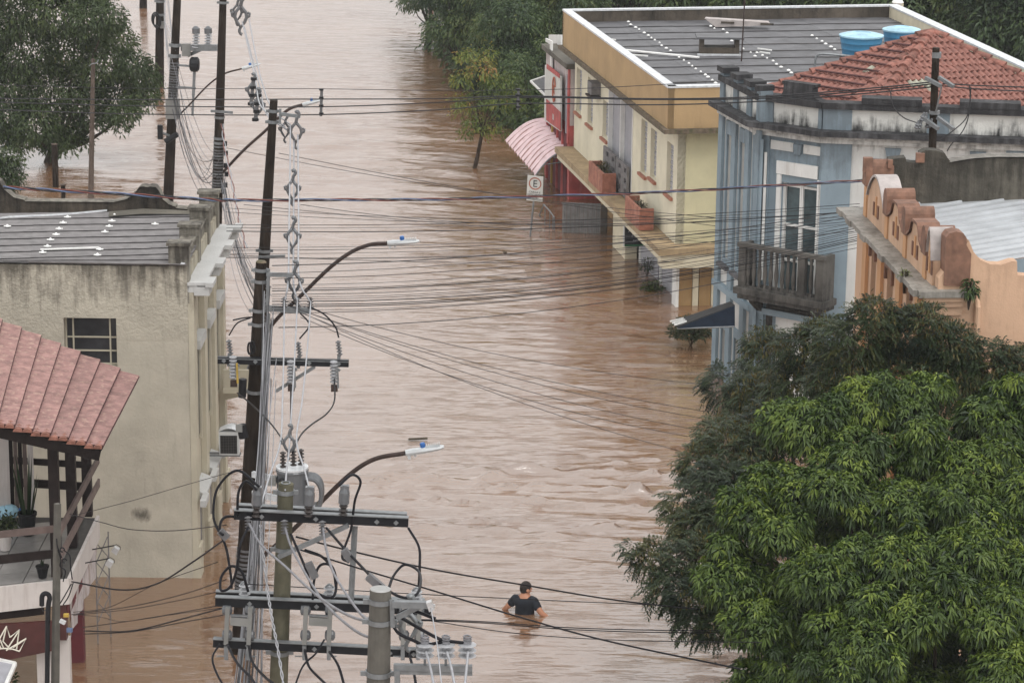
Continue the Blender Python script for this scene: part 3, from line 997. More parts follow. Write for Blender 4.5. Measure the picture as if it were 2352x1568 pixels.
    for k in range(4):
        z = .35 + k * .33
        m.bar(fs.pt(Ls + .02, -.02, z), fs.pt(Ls + .3, .12, z + .33), .012, .012)
        m.bar(fs.pt(Ls + .3, .12, z), fs.pt(Ls + .02, -.02, z + .33), .012, .012)
    for s, d in ((Ls + .01, -.03), (Ls + .31, .13)):
        m.bar(fs.pt(s, d, -1.5), fs.pt(s, d, 1.75), .02, .02)
    m.build('lattice', MT['grey_block'], t)
    # brown sign board with a line-drawn crown
    sg = thing('shop_sign', 'brown signboard with white line crown under the veranda', 'sign', ffr.pt(.3, .06, zs - .9))
    s0, z1 = ffr.px(137, 1414, .07)
    s1, z0 = ffr.px(0, 1516, .07)
    m = MB()
    a, b = ffr.px(128, 1425, .07), ffr.px(-60, 1436, .07)
    c, d = ffr.px(128, 1492, .07), ffr.px(-60, 1530, .07)
    m.prism([ffr.pt(a[0], .03, a[1]), ffr.pt(b[0], .03, b[1]), ffr.pt(d[0], .03, d[1]), ffr.pt(c[0], .03, c[1])], ffr.n * .05)
    m.build('board', MT['sign_brown'], sg)
    def L2(x, y): 
        s, z = ffr.px(x, y, .095)
        return ffr.pt(s, .095, z)
    crown = MB()
    for seg in ([(-16, 1493), (15, 1437), (23, 1463)], [(0, 1468), (8, 1487), (-6, 1492)], [(15, 1437), (7, 1472), (24, 1491)], [(24, 1462), (44, 1445), (38, 1490)], [(15, 1492), (44, 1447)], [(14, 1493), (60, 1465), (45, 1494)], [(30, 1486), (60, 1466)], [(-16, 1493), (0, 1489), (14, 1488), (30, 1490), (45, 1495)], [(-16, 1493), (-40, 1465), (-10, 1478)], [(-20, 1448), (2, 1488)], [(-20, 1448), (-24, 1480)]):
        crown.tube([L2(x, y) for x, y in seg], .011, 4)
    crown.build('crown_emblem', MT['pale_line'], sg)
    # floodlights on arms
    for i, (xa, ya, xb, yb) in enumerate(((212, 1262, 262, 1252), (196, 1293, 248, 1282))):
        s, z = fs.px(xa, ya, .05)
        A = fs.pt(s, .02, z)
        B = Y(xb, yb, A.y - .05)
        l = thing('floodlight', ('small floodlight on a thin arm, the farther of two on the white fascia', 'small floodlight on a thin arm, the nearer of two on the white fascia')[i], 'floodlight', A, 'floodlights on the veranda fascia')
        m = MB(); m.tube([A, B], .010, 5); m.build('arm', MT['black_steel'], l)
        m = MB(); m.prism([B + Vector((-.05, 0, -.10)), B + Vector((.0, 0, -.03)), B + Vector((.075, 0, -.075)), B + Vector((.03, 0, -.16))], (0, .10, 0)); m.build('lamp_body', MT['fixture'], l)
        m = MB(); m.tube([B + Vector((-.03, .05, -.03)), B + Vector((.03, .05, .0)), B + Vector((.085, .05, -.035)), B + Vector((.085, .05, -.09))], .006, 5); m.build('yoke', MT['black_steel'], l)
    return t, zs, ffr, fs, posts
HOUSE, HZ, HF, HS, HP = veranda_house()
# ================================================================== RIGHT SIDE
def text_mesh(mb, txt, size, fr, s, d, z, depth=0.006, align='LEFT', mirror=False, slant=0.0):
    """lettering as real geometry in the plane of frame fr"""
    cu = bpy.data.curves.new('lettering', 'FONT')
    cu.body = txt
    cu.size = size
    cu.extrude = depth
    cu.align_x = align
    cu.shear = slant
    cu.resolution_u = 2
    ob = bpy.data.objects.new('lettering', cu)
    COL.objects.link(ob)
    dg = bpy.context.evaluated_depsgraph_get()
    me = bpy.data.meshes.new_from_object(ob.evaluated_get(dg))
    sg = -1 if mirror else 1
    vs = [fr.pt(s + sg * v.co.x, d + v.co.z, z + v.co.y) for v in me.vertices]
    fs = [tuple(p.vertices) for p in me.polygons]
    mb.add(vs, fs)
    bpy.data.objects.remove(ob)
    bpy.data.curves.remove(cu)
    bpy.data.meshes.remove(me)
    return mb

def yellow_building():
    zt = 5.2
    P1, P2, P3 = G(1535, 203, zt), G(1293, 25, zt), G(2125, 48, zt)
    u = (P2 - P1); u.z = 0
    Lf = u.length; u.normalize()
    n = Vector((-u.y, u.x, 0))                              # to the street (left)
    if n.x > 0: n = -n
    Wd = (P3 - P2).dot(-n)
    ff = Fr(P1, u); ff.n = n
    fn = Fr(P1, -n); fn.n = -u                              # near side wall, s to the right
    t = thing('yellow_building', 'pale yellow building with mustard parapet, orange planters and a flat dark roof', 'building', (P1.x, P1.y, 0))
    ov = .34                                                # overhang of the parapet over the wall
    z1 = fn.px(1537, 296)[1]
    # parapet
    def para(fr, s0, s1, name='parapet'):
        m = MB(); m.fb(fr, s0, s1, -.15, 0, z1, zt); m.build(name, MT['mustard'], t)
        m = MB(); m.fb(fr, s0, s1, -.20, .02, zt + .001, zt + .045); m.build('coping', MT['flashing'], t)
    para(ff, -.0, Lf)
    para(fn, .001, Wd)
    fb = Fr(P2, -n); fb.n = u
    m = MB(); m.fb(fb, .0, Wd, -.15, 0, z1, zt - .0); m.build('parapet', MT['black_wall'], t)
    m = MB(); m.fb(fb, .0, Wd, -.17, .03, zt + .002, zt + .046); m.build('coping', MT['flashing'], t)
    fr = Fr(P1 - n * Wd, u); fr.n = -n
    m = MB(); m.fb(fr, .0, Lf, -.15, 0, z1, zt - .0); m.build('parapet', MT['beige'], t)
    m = MB(); m.fb(fr, .0, Lf, -.17, .12, zt + .003, zt + .047); m.build('coping', MT['flashing'], t)
    # mossy ledge under the parapet
    m = MB(); m.fb(ff, -.12, Lf + .1, -ov - .1, .10, z1 - .10, z1 - .002); m.build('mossy_ledge', MT['mossy'], t)
    m = MB(); m.fb(fn, .0, Wd, -ov - .1, .10, z1 - .11, z1 - .003); m.build('mossy_ledge', MT['mossy'], t)
    # roof sheets in rows
    zr = zt - .30
    rows, cols = 11, 7
    for i in range(rows):
        for j in range(cols):
            a0, a1 = .2 + (Lf - .35) * i / rows, .2 + (Lf - .35) * (i + 1) / rows + .02
            b0, b1 = .2 + (Wd - .35) * j / cols, .2 + (Wd - .35) * (j + 1) / cols + .03
            m = MB()
            zz = .006 * (j % 2)
            m2 = [ff.pt(a, -b, zr + zz + h) for a, b, h in ((a0, b0, .014), (a0, b1, .014), (a1, b1, 0), (a1, b0, 0))]
            corrugated(m, m2[0], m2[1], m2[2], m2[3], 5, .012)
            m.build('roof_sheet', MT['dark_roof'], t, smooth=True)
    # sealant dabs over the roof bolts, in long rows
    cap = MB(); cap.lathe((0, 0, 0), Z_, [(.048, 0), (.036, .02), (.0, .035)], 7)
    first = None
    r0 = random.Random(17)
    segs = [((1433, 45), (1540, 118), 13), ((1561, 133), (1655, 197), 11), ((1630, 60), (1640, 66), 2), ((1660, 68), (1683, 84), 3), ((1866, 83), (1918, 114), 6), ((1738, 121), (1820, 168), 8), ((1680, 95), (1735, 130), 5)]
    for a, b, k in segs:
        for i in range(k):
            q = i / max(1, k - 1)
            p = G(a[0] + (b[0] - a[0]) * q, a[1] + (b[1] - a[1]) * q, zr + .05)
            if first is None:
                first = cap.build('roof_cap', MT['white_cap'], t)
                first.data.transform(Matrix.Translation(wloc(t)))
                o = first
            else:
                o = first.copy(); COL.objects.link(o)
            o.location = p - wloc(t) + Vector((r0.uniform(-.03, .03), r0.uniform(-.06, .06), 0))
            k_ = r0.uniform(.6, 1.15); o.scale = (k_, k_ * r0.uniform(.7, 1.3), 1)
    for (xa, ya, xb, yb, w) in ((1433, 115, 1605, 132, .10), (1395, 90, 1414, 92, .04), (1440, 125, 1488, 129, .04), (1672, 86, 1698, 89, .04), (1740, 112, 1772, 116, .05), (1745, 120, 1768, 123, .05)):
        m = MB(); m.bar(G(xa, ya, zr + .07), G(xb, yb, zr + .07), w, .03); m.build('white_batten', MT['white_cap'], t)
    m = MB()
    r = random.Random(3)
    k = 40
    m.grid([[ff.pt(.1 + (Lf - .2) * i / k, -.16, zt - .01) for i in range(k + 1)], [ff.pt(.1 + (Lf - .2) * i / k, -.36 - r.uniform(0, .10), zr + .07) for i in range(k + 1)]])
    m.build('flashing', MT['white_cap'], t)
    # roof ventilator box with a slab cap
    a, b = G(1603, 128, zr), G(1702, 138, zr)
    w = b.x - a.x
    v = MB(); v.obox(a + Vector((.05, 0, 0)), (w * .95, 0, 0), (0, .5, 0), (0, 0, .20)); vb = v.build('ventilator', MT['black_wall'], t)
    v = MB(); v.obox(a + Vector((-.04, -.08, .42)), (w * 1.14, 0, 0), (0, .75, 0), (0, 0, .05)); v.build('cap_slab', MT['dark_roof'], vb)
    for dx in (.05, w * .9):
        v = MB(); v.obox(a + Vector((dx, 0, .205)), (.1, 0, 0), (0, .5, 0), (0, 0, .21)); v.build('corner_post', MT['black_wall'], vb)
    v = MB(); v.bar(a + Vector((-.02, -.06, .03)), a + Vector((w * 1.06, -.06, .03)), .06, .05); v.build('flashing', MT['flashing'], vb)
    m = MB(); m.tube([G(1703, 142, zr), Y(1712, -30, G(1703, 142, zr).y)], .018, 5); m.build('antenna_mast', MT['rust_pipe'], t)
    # upper storey wall with real openings
    fw = Fr(P1 - n * ov, u); fw.n = n
    zs = fn.px(1552, 566)[1]                               # floor of the upper storey
    wins = [(1324, 158, 1336, 261), (1350, 180, 1362, 288), (1384, 232, 1397, 320), (1472, 275, 1486, 402), (1494, 297, 1508, 413), (1531, 328, 1546, 449)]
    holes, wi = [], []
    for x0, y0, x1, y1 in wins:
        s1, _ = fw.px(x0, (y0 + y1) / 2)
        s0, _ = fw.px(x1, (y0 + y1) / 2)
        _, zb = fw.px((x0 + x1) / 2, y1)
        _, ztp = fw.px((x0 + x1) / 2, y0)
        ztp = min(ztp, z1 - .15)
        wi.append((s0, s1, zb, ztp)); holes.append(wi[-1])
    sd1, _ = fw.px(1398, 300); sd0, _ = fw.px(1453, 350)
    holes.append((sd0, sd1, zs + .03, z1 - .16))
    m = MB()
    s_near = ov
    wall(m, fw, s_near, Lf - .1, zs - .02, z1 - .101, .2, holes)
    m.build('wall', MT['yellow'], t)
    fw2 = Fr(P1 + u * s_near - n * (ov + .001), -n); fw2.n = -u
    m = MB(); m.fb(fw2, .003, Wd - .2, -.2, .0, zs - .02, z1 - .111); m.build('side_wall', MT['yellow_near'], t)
    for k, (s0, s1, zb, ztp) in enumerate(wi):
        m = MB(); m.fb(fw, s0, s1, -.16, -.12, zb, ztp); w_ = m.build('window', MT['white_paint'], t)
        mid = (s0 + s1) / 2
        for q in range(9):
            m = MB(); z = zb + .06 + (ztp - zb - .1) * q / 9
            m.fb(fw, s0 + .03, s1 - .03, -.118, -.09, z, z + (ztp - zb) * .07); m.build('shutter_slat', MT['grey_door'], w_)
        m = MB(); m.fb(fw, s0 - .05, s1 + .05, -.1, .07, zb - .07, zb - .002); m.build('window_sill', MT['orange_sill'], t)
    # recessed balcony doors and frames
    m = MB(); m.fb(fw, sd0 - .3, sd1 + .3, -1.0, -.9, zs, z1 - .12); m.build('balcony_back_wall', MT['beige'], t)
    mid = (sd0 + sd1) / 2
    for a, b in ((sd0 + .03, mid - .04), (mid + .04, sd1 - .03)):
        m = MB(); m.fb(fw, a, b, -.14, -.10, zs + .05, z1 - .17); m.build('balcony_shutter', MT['grey_door'], t)
    for a in (sd0, mid - .035, sd1 - .04):
        m = MB(); m.fb(fw, a, a + .05, -.18, .02, zs + .03, z1 - .16); m.build('frame_post', MT['white_paint'], t)
    # pierced cement blocks in front of the doors
    for a, b in ((sd0 + .05, mid - .05), (mid + .06, sd1 + .06)):
        hb = []
        for i in range(2):
            for j in range(3):
                hb.append((a + .08 + i * (b - a - .05) / 2, a + .08 + i * (b - a - .05) / 2 + (b - a) * .2, zs + .14 + j * .26, zs + .27 + j * .26))
        m = MB(); wall(m, fw, a, b, zs + .05, zs + .86, .06, hb, .12); m.build('pierced_block', MT['grey_block'], t)
    # floor band with its slab edge
    m = MB(); m.fb(ff, -.18, Lf + .05, -ov - .15, .16, zs - .17, zs - .022); m.build('floor_band', MT['band'], t)
    m = MB(); m.fb(ff, -.12, Lf, -ov - .1, .10, zs - .33, zs - .172); m.build('slab_edge', MT['beige'], t)
    m = MB(); m.fb(fn, .0, Wd, -ov - .1, .12, zs - .17, zs - .023); m.build('floor_band', MT['band'], t)
    m = MB(); m.fb(fn, -.05, Wd, -ov - .05, .09, zs - .5, zs - .175); m.build('slab_edge', MT['beige'], t)
    m = MB(); m.fb(ff, .3, Lf - .05, -2.2, -ov, zs - .345, zs - .23); m.build('soffit', MT['beige'], t)
    # ground floor: recessed wall, doors, pillars, near side panels
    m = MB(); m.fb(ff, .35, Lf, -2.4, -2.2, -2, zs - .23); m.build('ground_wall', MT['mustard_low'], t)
    def on(fr, x, y, d): return fr.px(x, y, d)
    sA, _ = ff.px(1545, 640, -.45)
    for x0, x1, mt_, d in ((1407, 1436, MT['beige'], -.25), (1378, 1406, MT['mustard_low'], -.9)):
        a, _ = ff.px(x1, 560, d); b, _ = ff.px(x0, 560, d)
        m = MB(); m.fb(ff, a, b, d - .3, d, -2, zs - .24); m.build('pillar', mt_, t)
    for x0, x1 in ((1471, 1512), (1519, 1546)):
        a, _ = ff.px(x1, 620, -.55); b, _ = ff.px(x0, 620, -.55)
        m = MB(); m.fb(ff, a, b, -.65, -.55, -2, zs - .24); dr = m.build('door', MT['grey_door'], t)
        m = MB(); m.fb(ff, b - .06, b - .001, -.549, -.5, -2, zs - .24); m.build('frame', MT['white_paint'], dr)
    a, _ = ff.px(1470, 610, -.7); b, _ = ff.px(1452, 610, -.7)
    m = MB(); m.fb(ff, a, b, -.8, -.7, -2, zs - .24); m.build('door', MT['beige'], t)
    m = MB(); m.fb(fn, ov + .02, ov + .09, -.6, -.21, -2, zs - .5); m.build('pillar', MT['white_paint'], t)
    for x0, x1 in ((1556, 1590), (1606, 1633)):
        a, _ = fn.px(x0, 650, -.3); b, _ = fn.px(x1, 650, -.3)
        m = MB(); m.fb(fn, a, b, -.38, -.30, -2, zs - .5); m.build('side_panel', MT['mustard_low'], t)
    m = MB(); m.fb(fn, ov + .1, Wd - .3, -.6, -.45, -2, zs - .49); m.build('ground_wall', MT['grey_block'], t)
    for x0, x1 in ((1591, 1604), (1634, 1646)):
        a, _ = fn.px(x0, 650, -.3); b, _ = fn.px(x1, 650, -.3)
        m = MB(); m.fb(fn, a, b, -.42, -.28, -2, zs - .5); m.build('pillar', MT['beige'], t)
    # notice under the slab
    a, z0 = ff.px(1407, 578, -.89); b, z1_ = ff.px(1395, 553, -.89)
    m = MB(); m.fb(ff, a - .1, b - .02, -.9, -.885, z0 + .35, z0 + .75); m.build('notice', MT['sign_white'], t)
    # air conditioner up by the ledge: box on the wall
    s, z = fw.px(1365, 205, .12)
    m = MB(); m.fb(fw, s - .25, s + .25, .003, .25, z - .12, z + .2); acb = m.build('wall_air_conditioner', MT['grey_block'], t)
    m = MB(); m.fb(fw, s - .3, s + .3, .003, .3, z - .19, z - .15); m.build('bracket', MT['rust_pipe'], acb)
    # terracotta planters, things of their own hung on the floor band
    out = []
    for i, (x0, y0, x1, y1) in enumerate(((1353, 333, 1385, 410), (1437, 412, 1470, 492))):
        s1, zt_ = ff.px(x0, y0, .20); s0, _ = ff.px(x1, y1 - 60, .20); _, zb_ = ff.px(x1, y1, .2)
        p = thing('planter', ('terracotta balcony planter with a dry plant, the farther one from the corner', 'terracotta balcony planter with a dry plant, the one nearer the building corner')[i], 'planter', ff.pt(s0, .2, zb_), 'planters on the yellow facade')
        zb_ = zs + .0
        h = .52
        m = MB(); wl_ = .06
        m.fb(ff, s0, s1, .14, .20, zb_ + .0, zb_ + h); m.build('front_panel', MT['terracotta'], p)
        m = MB(); m.fb(ff, s0, s0 + wl_, -.15, .138, zb_, zb_ + h - .004); m.build('end_panel', MT['terracotta'], p)
        m = MB(); m.fb(ff, s1 - wl_, s1, -.15, .138, zb_, zb_ + h - .004); m.build('end_panel', MT['terracotta'], p)
        m = MB(); m.fb(ff, s0 + wl_, s1 - wl_, -.14, .137, zb_ + .1, zb_ + h - .12); m.build('soil', MT['mossy'], p)
        out.append((p, ff.pt((s0 + s1) / 2, .0, zb_ + h - .12), s1 - s0))
    return t, ff, fn, zs, zr, out, Lf, Wd
YB, YF, YN, YZ, YZR, PLANTERS, YL, YW = yellow_building()

def black_sign():
    s0, zt = YF.px(1436, 503, .06)
    zb = YF.px(1436, 568, .06)[1]
    fr = Fr(YF.pt(s0, .06, 0), -YF.n); fr.n = -YF.u
    W = .98
    zt = YZ - .335
    t = thing('shop_sign', 'black shop sign with pale script lettering and green edge under the yellow slab', 'sign', fr.pt(0, 0, zb))
    m = MB(); m.fb(fr, 0, W, -.06, 0, zb + .05, zt); m.build('board', MT['sign_black'], t)
    m = MB(); m.fb(fr, 0, W, -.06, .002, zb, zb + .048); m.build('green_edge', MT['sign_green'], t)
    m = MB(); m.fb(fr, -.03, -.002, -.06, .004, zb, zt); m.build('edge_strip', MT['sign_white'], t)
    m = MB()
    H = zt - zb
    text_mesh(m, 'A2', H * .34, fr, .08, .002, zb + H * .66, slant=.25)
    text_mesh(m, 'Serviço', H * .20, fr, .16, .002, zb + H * .46, slant=.25)
    text_mesh(m, 'manipulados', H * .12, fr, .20, .002, zb + H * .24, slant=.25)
    m.build('lettering', MT['sign_grey'], t)
black_sign()

def gate_and_rail():
    p0, p1 = G(1291, 533, 0), G(1379, 537, 0)
    h = .80
    fr = Fr(p0, p1 - p0)
    if fr.n.y > 0: fr.n = -fr.n
    L = (p1 - p0).length
    t = thing('sheet_gate', 'grey corrugated sheet gate standing in the flood beside the red shop', 'gate', p0)
    n = 9
    for i in range(n):
        m = MB()
        s0, s1 = L * i / n, L * (i + 1) / n
        prof = [(0, 0), (.2, .0), (.28, .02), (.5, .02), (.58, 0), (.9, 0), (.93, .03), (1.0, .03)]
        m.grid([[fr.pt(s0 + (s1 - s0) * a, d, z) for a, d in prof] for z in (-1.2, h - .01 * (i % 2))])
        m.build('gate_sheet', MT['gate_sheet'], t)
    m = MB(); m.fb(fr, -.02, L + .02, .031, .05, h - .03, h); m.build('top_rail', MT['galv'], t)
    m = MB(); m.fb(fr, L + .005, L + .16, -.12, .02, -1.2, h - .05); m.build('gate_post', MT['black_wall'], t)
    # bent handrail sticking out of the water
    r = thing('handrail', 'thin bent metal handrail rising from the flood beside the loading sign', 'handrail', G(1262, 530, 0))
    yd = G(1262, 530, 0).y
    def q(x, y, dy=0): return Y(x, y, yd + dy)
    def down(p): return Vector((p.x, p.y, -.8))
    top, e1, e2, e3 = q(1249, 470, .8), q(1263, 485, .4), q(1273, 499), q(1274, 535)
    m = MB(); m.tube([q(1242, 500, 1.0), q(1239, 494, 1.0), top, e1, e2, Vector((e2.x + .03, e2.y, -.8))], .02, 6); m.build('rail', MT['galv'], r)
    for p in (q(1252, 480, .7), e1, q(1270, 497, .1)):
        m = MB(); m.tube([p, down(p)], .014, 5); m.build('baluster', MT['galv'], r)
gate_and_rail()

def loading_sign():
    b = G(1218, 541, 0)
    yd = b.y
    t = thing('road_sign', 'white loading sign with red ringed letter E on a thin leaning post', 'sign', b)
    tl, tr, br, bl = Y(1212, 402, yd), Y(1248, 406, yd), Y(1246, 464, yd), Y(1209, 460, yd)
    m = MB(); top = Y(1229, 430, yd + .03); m.tube([b + (b - top) * .8, top], .025, 6); m.build('post', MT['galv'], t)
    m = MB(); m.prism([tl, tr, br, bl], (0, .012, 0)); m.build('plate', MT['sign_white'], t)
    ux, uz = (tr - tl).normalized(), (tl - bl).normalized()
    class Q:
        def pt(self, s, d, z): return bl + ux * s + uz * z + Vector((0, -1, 0)) * d
    fr = Q()
    W, Ht = (tr - tl).length, (tl - bl).length
    c = (W * .5, Ht - W * .50)
    m = MB()
    ring = lambda r, d: [fr.pt(c[0] + r * math.cos(a), d, c[1] + r * math.sin(a)) for a in np.linspace(0, 2 * math.pi, 29)[:-1]]
    o, i_ = ring(W * .40, .006), ring(W * .33, .006)
    m.add(o + i_, [(k, (k + 1) % 28, 28 + (k + 1) % 28, 28 + k) for k in range(28)])
    m.build('ring', MT['sign_rust'], t)
    m = MB()
    text_mesh(m, 'E', W * .62, fr, c[0], .006, c[1] - W * .215, .002, 'CENTER')
    text_mesh(m, 'CARGA E', W * .18, fr, W * .5, .006, c[1] - W * .62, .002, 'CENTER')
    text_mesh(m, 'DESCARGA', W * .18, fr, W * .5, .006, c[1] - W * .80, .002, 'CENTER')
    text_mesh(m, '8 AS 18H', W * .13, fr, W * .5, .006, c[1] - W * .97, .002, 'CENTER')
    m.build('lettering', MT['sign_black'], t)
loading_sign()

def red_shop():
    # narrow shop beyond the yellow building, same street line
    fr = Fr(YF.pt(YL + .02, -.25, 0), YF.u); fr.n = YF.n
    s1, _ = fr.px(1257, 300); 
    s1 = 6.0
    t = thing('red_shop', 'narrow red and white shop with a large hoarding and curved pink awning', 'building', fr.pt(0, 0, 0))
    sL, _ = fr.px(1258, 330, 0)
    sL = max(3.5, min(9, sL))
    _, zt = fr.px(1259, 92)
    m = MB(); m.fb(fr, 0, sL, -3.0, 0, 2.05, zt - .3); m.build('upper_wall', MT['pink_wall'], t)
    m = MB(); m.fb(fr, 0, sL, -3.0, -.002, -2, 2.049); m.build('ground_wall', MT['red_paint'], t)
    m = MB(); m.fb(fr, 0, sL + .1, -3.05, .12, zt - .299, zt - .16); m.build('roof_edge', MT['rough_grey'], t)
    # end wall above the roof edge
    m = MB(); m.fb(fr, .1, .6, -.6, -.2, zt - .15, zt + .5); m.build('chimney_block', MT['white_paint'], t)
    # red frame stripe and openings in the upper wall
    for x0, x1, y0, y1, mt_ in ((1306, 1312, 150, 330, 'red_paint'), (1296, 1305, 165, 300, 'grey_door')):
        a, _ = fr.px(x1, 240, .01); b, _ = fr.px(x0, 240, .01); _, z0 = fr.px(x0, y1, .01); _, z1 = fr.px(x0, y0, .01)
        a, b = min(a, b), max(a, b)
        m = MB(); m.fb(fr, max(a, .02), max(a, .02) + .16, .003, .05, z0, min(z1, zt - .31)); m.build('shutter' if mt_ == 'grey_door' else 'painted_strip', MT[mt_], t)
    # dark doorways
    for k in range(4):
        a = .3 + k * (sL - .6) / 4
        m = MB(); m.fb(fr, a, a + .45, .003, .02, -2, 1.75); d = m.build('doorway', MT['dark_red'], t)
        m = MB(); m.fb(fr, a + .5, a + .57, .003, .06, -2, 1.8); m.build('door_post', MT['gold' if k == 2 else 'red_paint'], d)
    # hoarding across the pavement side, faces the camera a little
    h = thing('hoarding', 'white hoarding with red borders and an orange ringed letter above the pink awning', 'sign', fr.pt(sL * .62, .1, 2.2))
    pts = lambda l, yd: [Y(x, y, yd) for x, y in l]
    yd = fr.pt(sL * .55, 0, 0).y
    A = Fr(Y(1257, 300, yd + 1.2), (Y(1290, 300, yd - 1.3) - Y(1257, 300, yd + 1.2)))
    if A.n.y > 0: A.n = -A.n
    def ap(x, y, d=0.0):
        s, z = A.px(x, y, d)
        return A.pt(s, d, z)
    def plate(name, pl, mt_, d, th=.02):
        m = MB(); m.prism([ap(x, y, d) for x, y in pl], A.n * th); return m.build(name, mt_, h)
    plate('panel', [(1257, 149), (1291, 176), (1291, 302), (1256, 278)], MT['sign_white'], 0.0, .05)
    plate('red_border', [(1257, 147), (1286, 170), (1286, 180), (1257, 158)], MT['red_paint'], .055)
    plate('red_border', [(1256, 228), (1288, 258), (1288, 300), (1256, 276)], MT['red_paint'], .055)
    m = MB()
    c = ap(1272, 207, .08); 
    n_ = 26
    s, z = A.px(1272, 206, .08)
    ro = [A.pt(s + .22 * math.cos(a) * 1.0, .08, z + .34 * math.sin(a)) for a in np.linspace(.3, 2 * math.pi - .5, n_)]
    m.tube(ro, .022, 5)
    text_mesh(m, 'R', .36, A, s - .09, .08, z - .12)
    m.build('ringed_letter', MT['sign_rust'], h)
    m = MB()
    text_mesh(m, '10', .24, A, s - .18, .08, z - .86)
    m.build('lettering', MT['sign_white'], h)
    m = MB(); m.tube([ap(1254, 150, .02), ap(1252, 300, .02)], .03, 5); m.build('support_post', MT['white_paint'], h)
    # framed opening above the hoarding with bright strips
    plate('frame', [(1256, 88), (1270, 95), (1270, 160), (1266, 160), (1266, 102), (1256, 96)], MT['white_paint'], 0.0, .04)
    plate('bright_strip', [(1257, 106), (1263, 108), (1263, 126), (1257, 126)], MT['sign_red'], -.2)
    plate('bright_strip', [(1257, 127), (1263, 127), (1263, 147), (1257, 143)], MT['gold'], -.2)
    plate('back_board', [(1264, 40 + 40), (1292, 80), (1292, 176), (1264, 156)], MT['white_paint'], -.35, .05)
    # small tilted dark roof panel sticking out to the left
    r = thing('canopy', 'small dark tilted canopy roof beside the white hoarding', 'canopy', Y(1240, 200, yd + 2.5))
    q = [Y(1219, 187, yd + 2.2), Y(1254, 175, yd + 3.0), Y(1255, 222, yd + 1.4), ]
    m = MB(); m.prism(q + [], Vector((0, .0, -.03))); m.build('roof_panel', MT['dark_roof'], r)
    m = MB(); m.bar(q[0], q[2], .05, .05); m.build('edge_trim', MT['white_paint'], r)
    m = MB(); m.bar(q[0], q[1], .05, .05); m.build('edge_trim', MT['white_paint'], r)
    # curved corrugated awning
    w = thing('awning', 'curved corrugated pink awning stained brown over the red shop', 'awning', Y(1240, 380, fr.pt(sL * .4, 0, 0).y))
    y_n, y_f = YF.pt(YL, 0, 0).y + .4, YF.pt(YL, 0, 0).y + 3.6
    far_l, far_r = Y(1158, 325, y_f), Y(1262, 278, y_f + .3)
    near_l, near_r = Y(1228, 404, y_n), Y(1309, 351, y_n)
    n_str = 11
    def arc(l, rr, tt):
        ch = rr - l
        p = l + ch * tt
        return p + Z_ * (.30 * math.sin(math.pi * min(1, tt * .9)) * (1 - .35 * tt))
    for k in range(n_str):
        m = MB()
        rows = []
        per = 5
        for j in range(per + 1):
            q_ = (k + j / per) / n_str
            l, rr = far_l.lerp(near_l, q_), far_r.lerp(near_r, q_)
            bumpz = .075 * math.sin(math.pi * j / per)
            rows.append([arc(l, rr, i / 10) + Z_ * bumpz for i in range(11)])
        m.grid(rows)
        m.build('awning_sheet', MT['pink_awning'], w, smooth=True)
        if k:
            l, rr = far_l.lerp(near_l, k / n_str), far_r.lerp(near_r, k / n_str)
            m = MB(); m.bar(arc(l, rr, .02), arc(l, rr, .02), .01, .01) if False else m.tube([arc(l, rr, i / 10) + Z_ * .018 for i in range(11)], [.02 + .012 * math.sin(k * 2.1 + i) for i in range(11)], 4)
            m.build('stained_valley', MT['rust_stain'], w)
    m = MB()
    m.tube([arc(near_l, near_r, i / 10) - Z_ * .03 for i in range(11)], .02, 5)
    m.build('edge_bar', MT['galv'], w)
    for a, b in ((.25, .75), (.5, .95)):
        p, q_ = arc(near_l, near_r, a) - Z_ * .03, near_r + Vector((0, .1, -.25))
        m = MB(); m.tube([p, q_], .014, 5); m.build('strut', MT['galv'], w)
    return t, fr, sL
RED, RF, RL = red_shop()

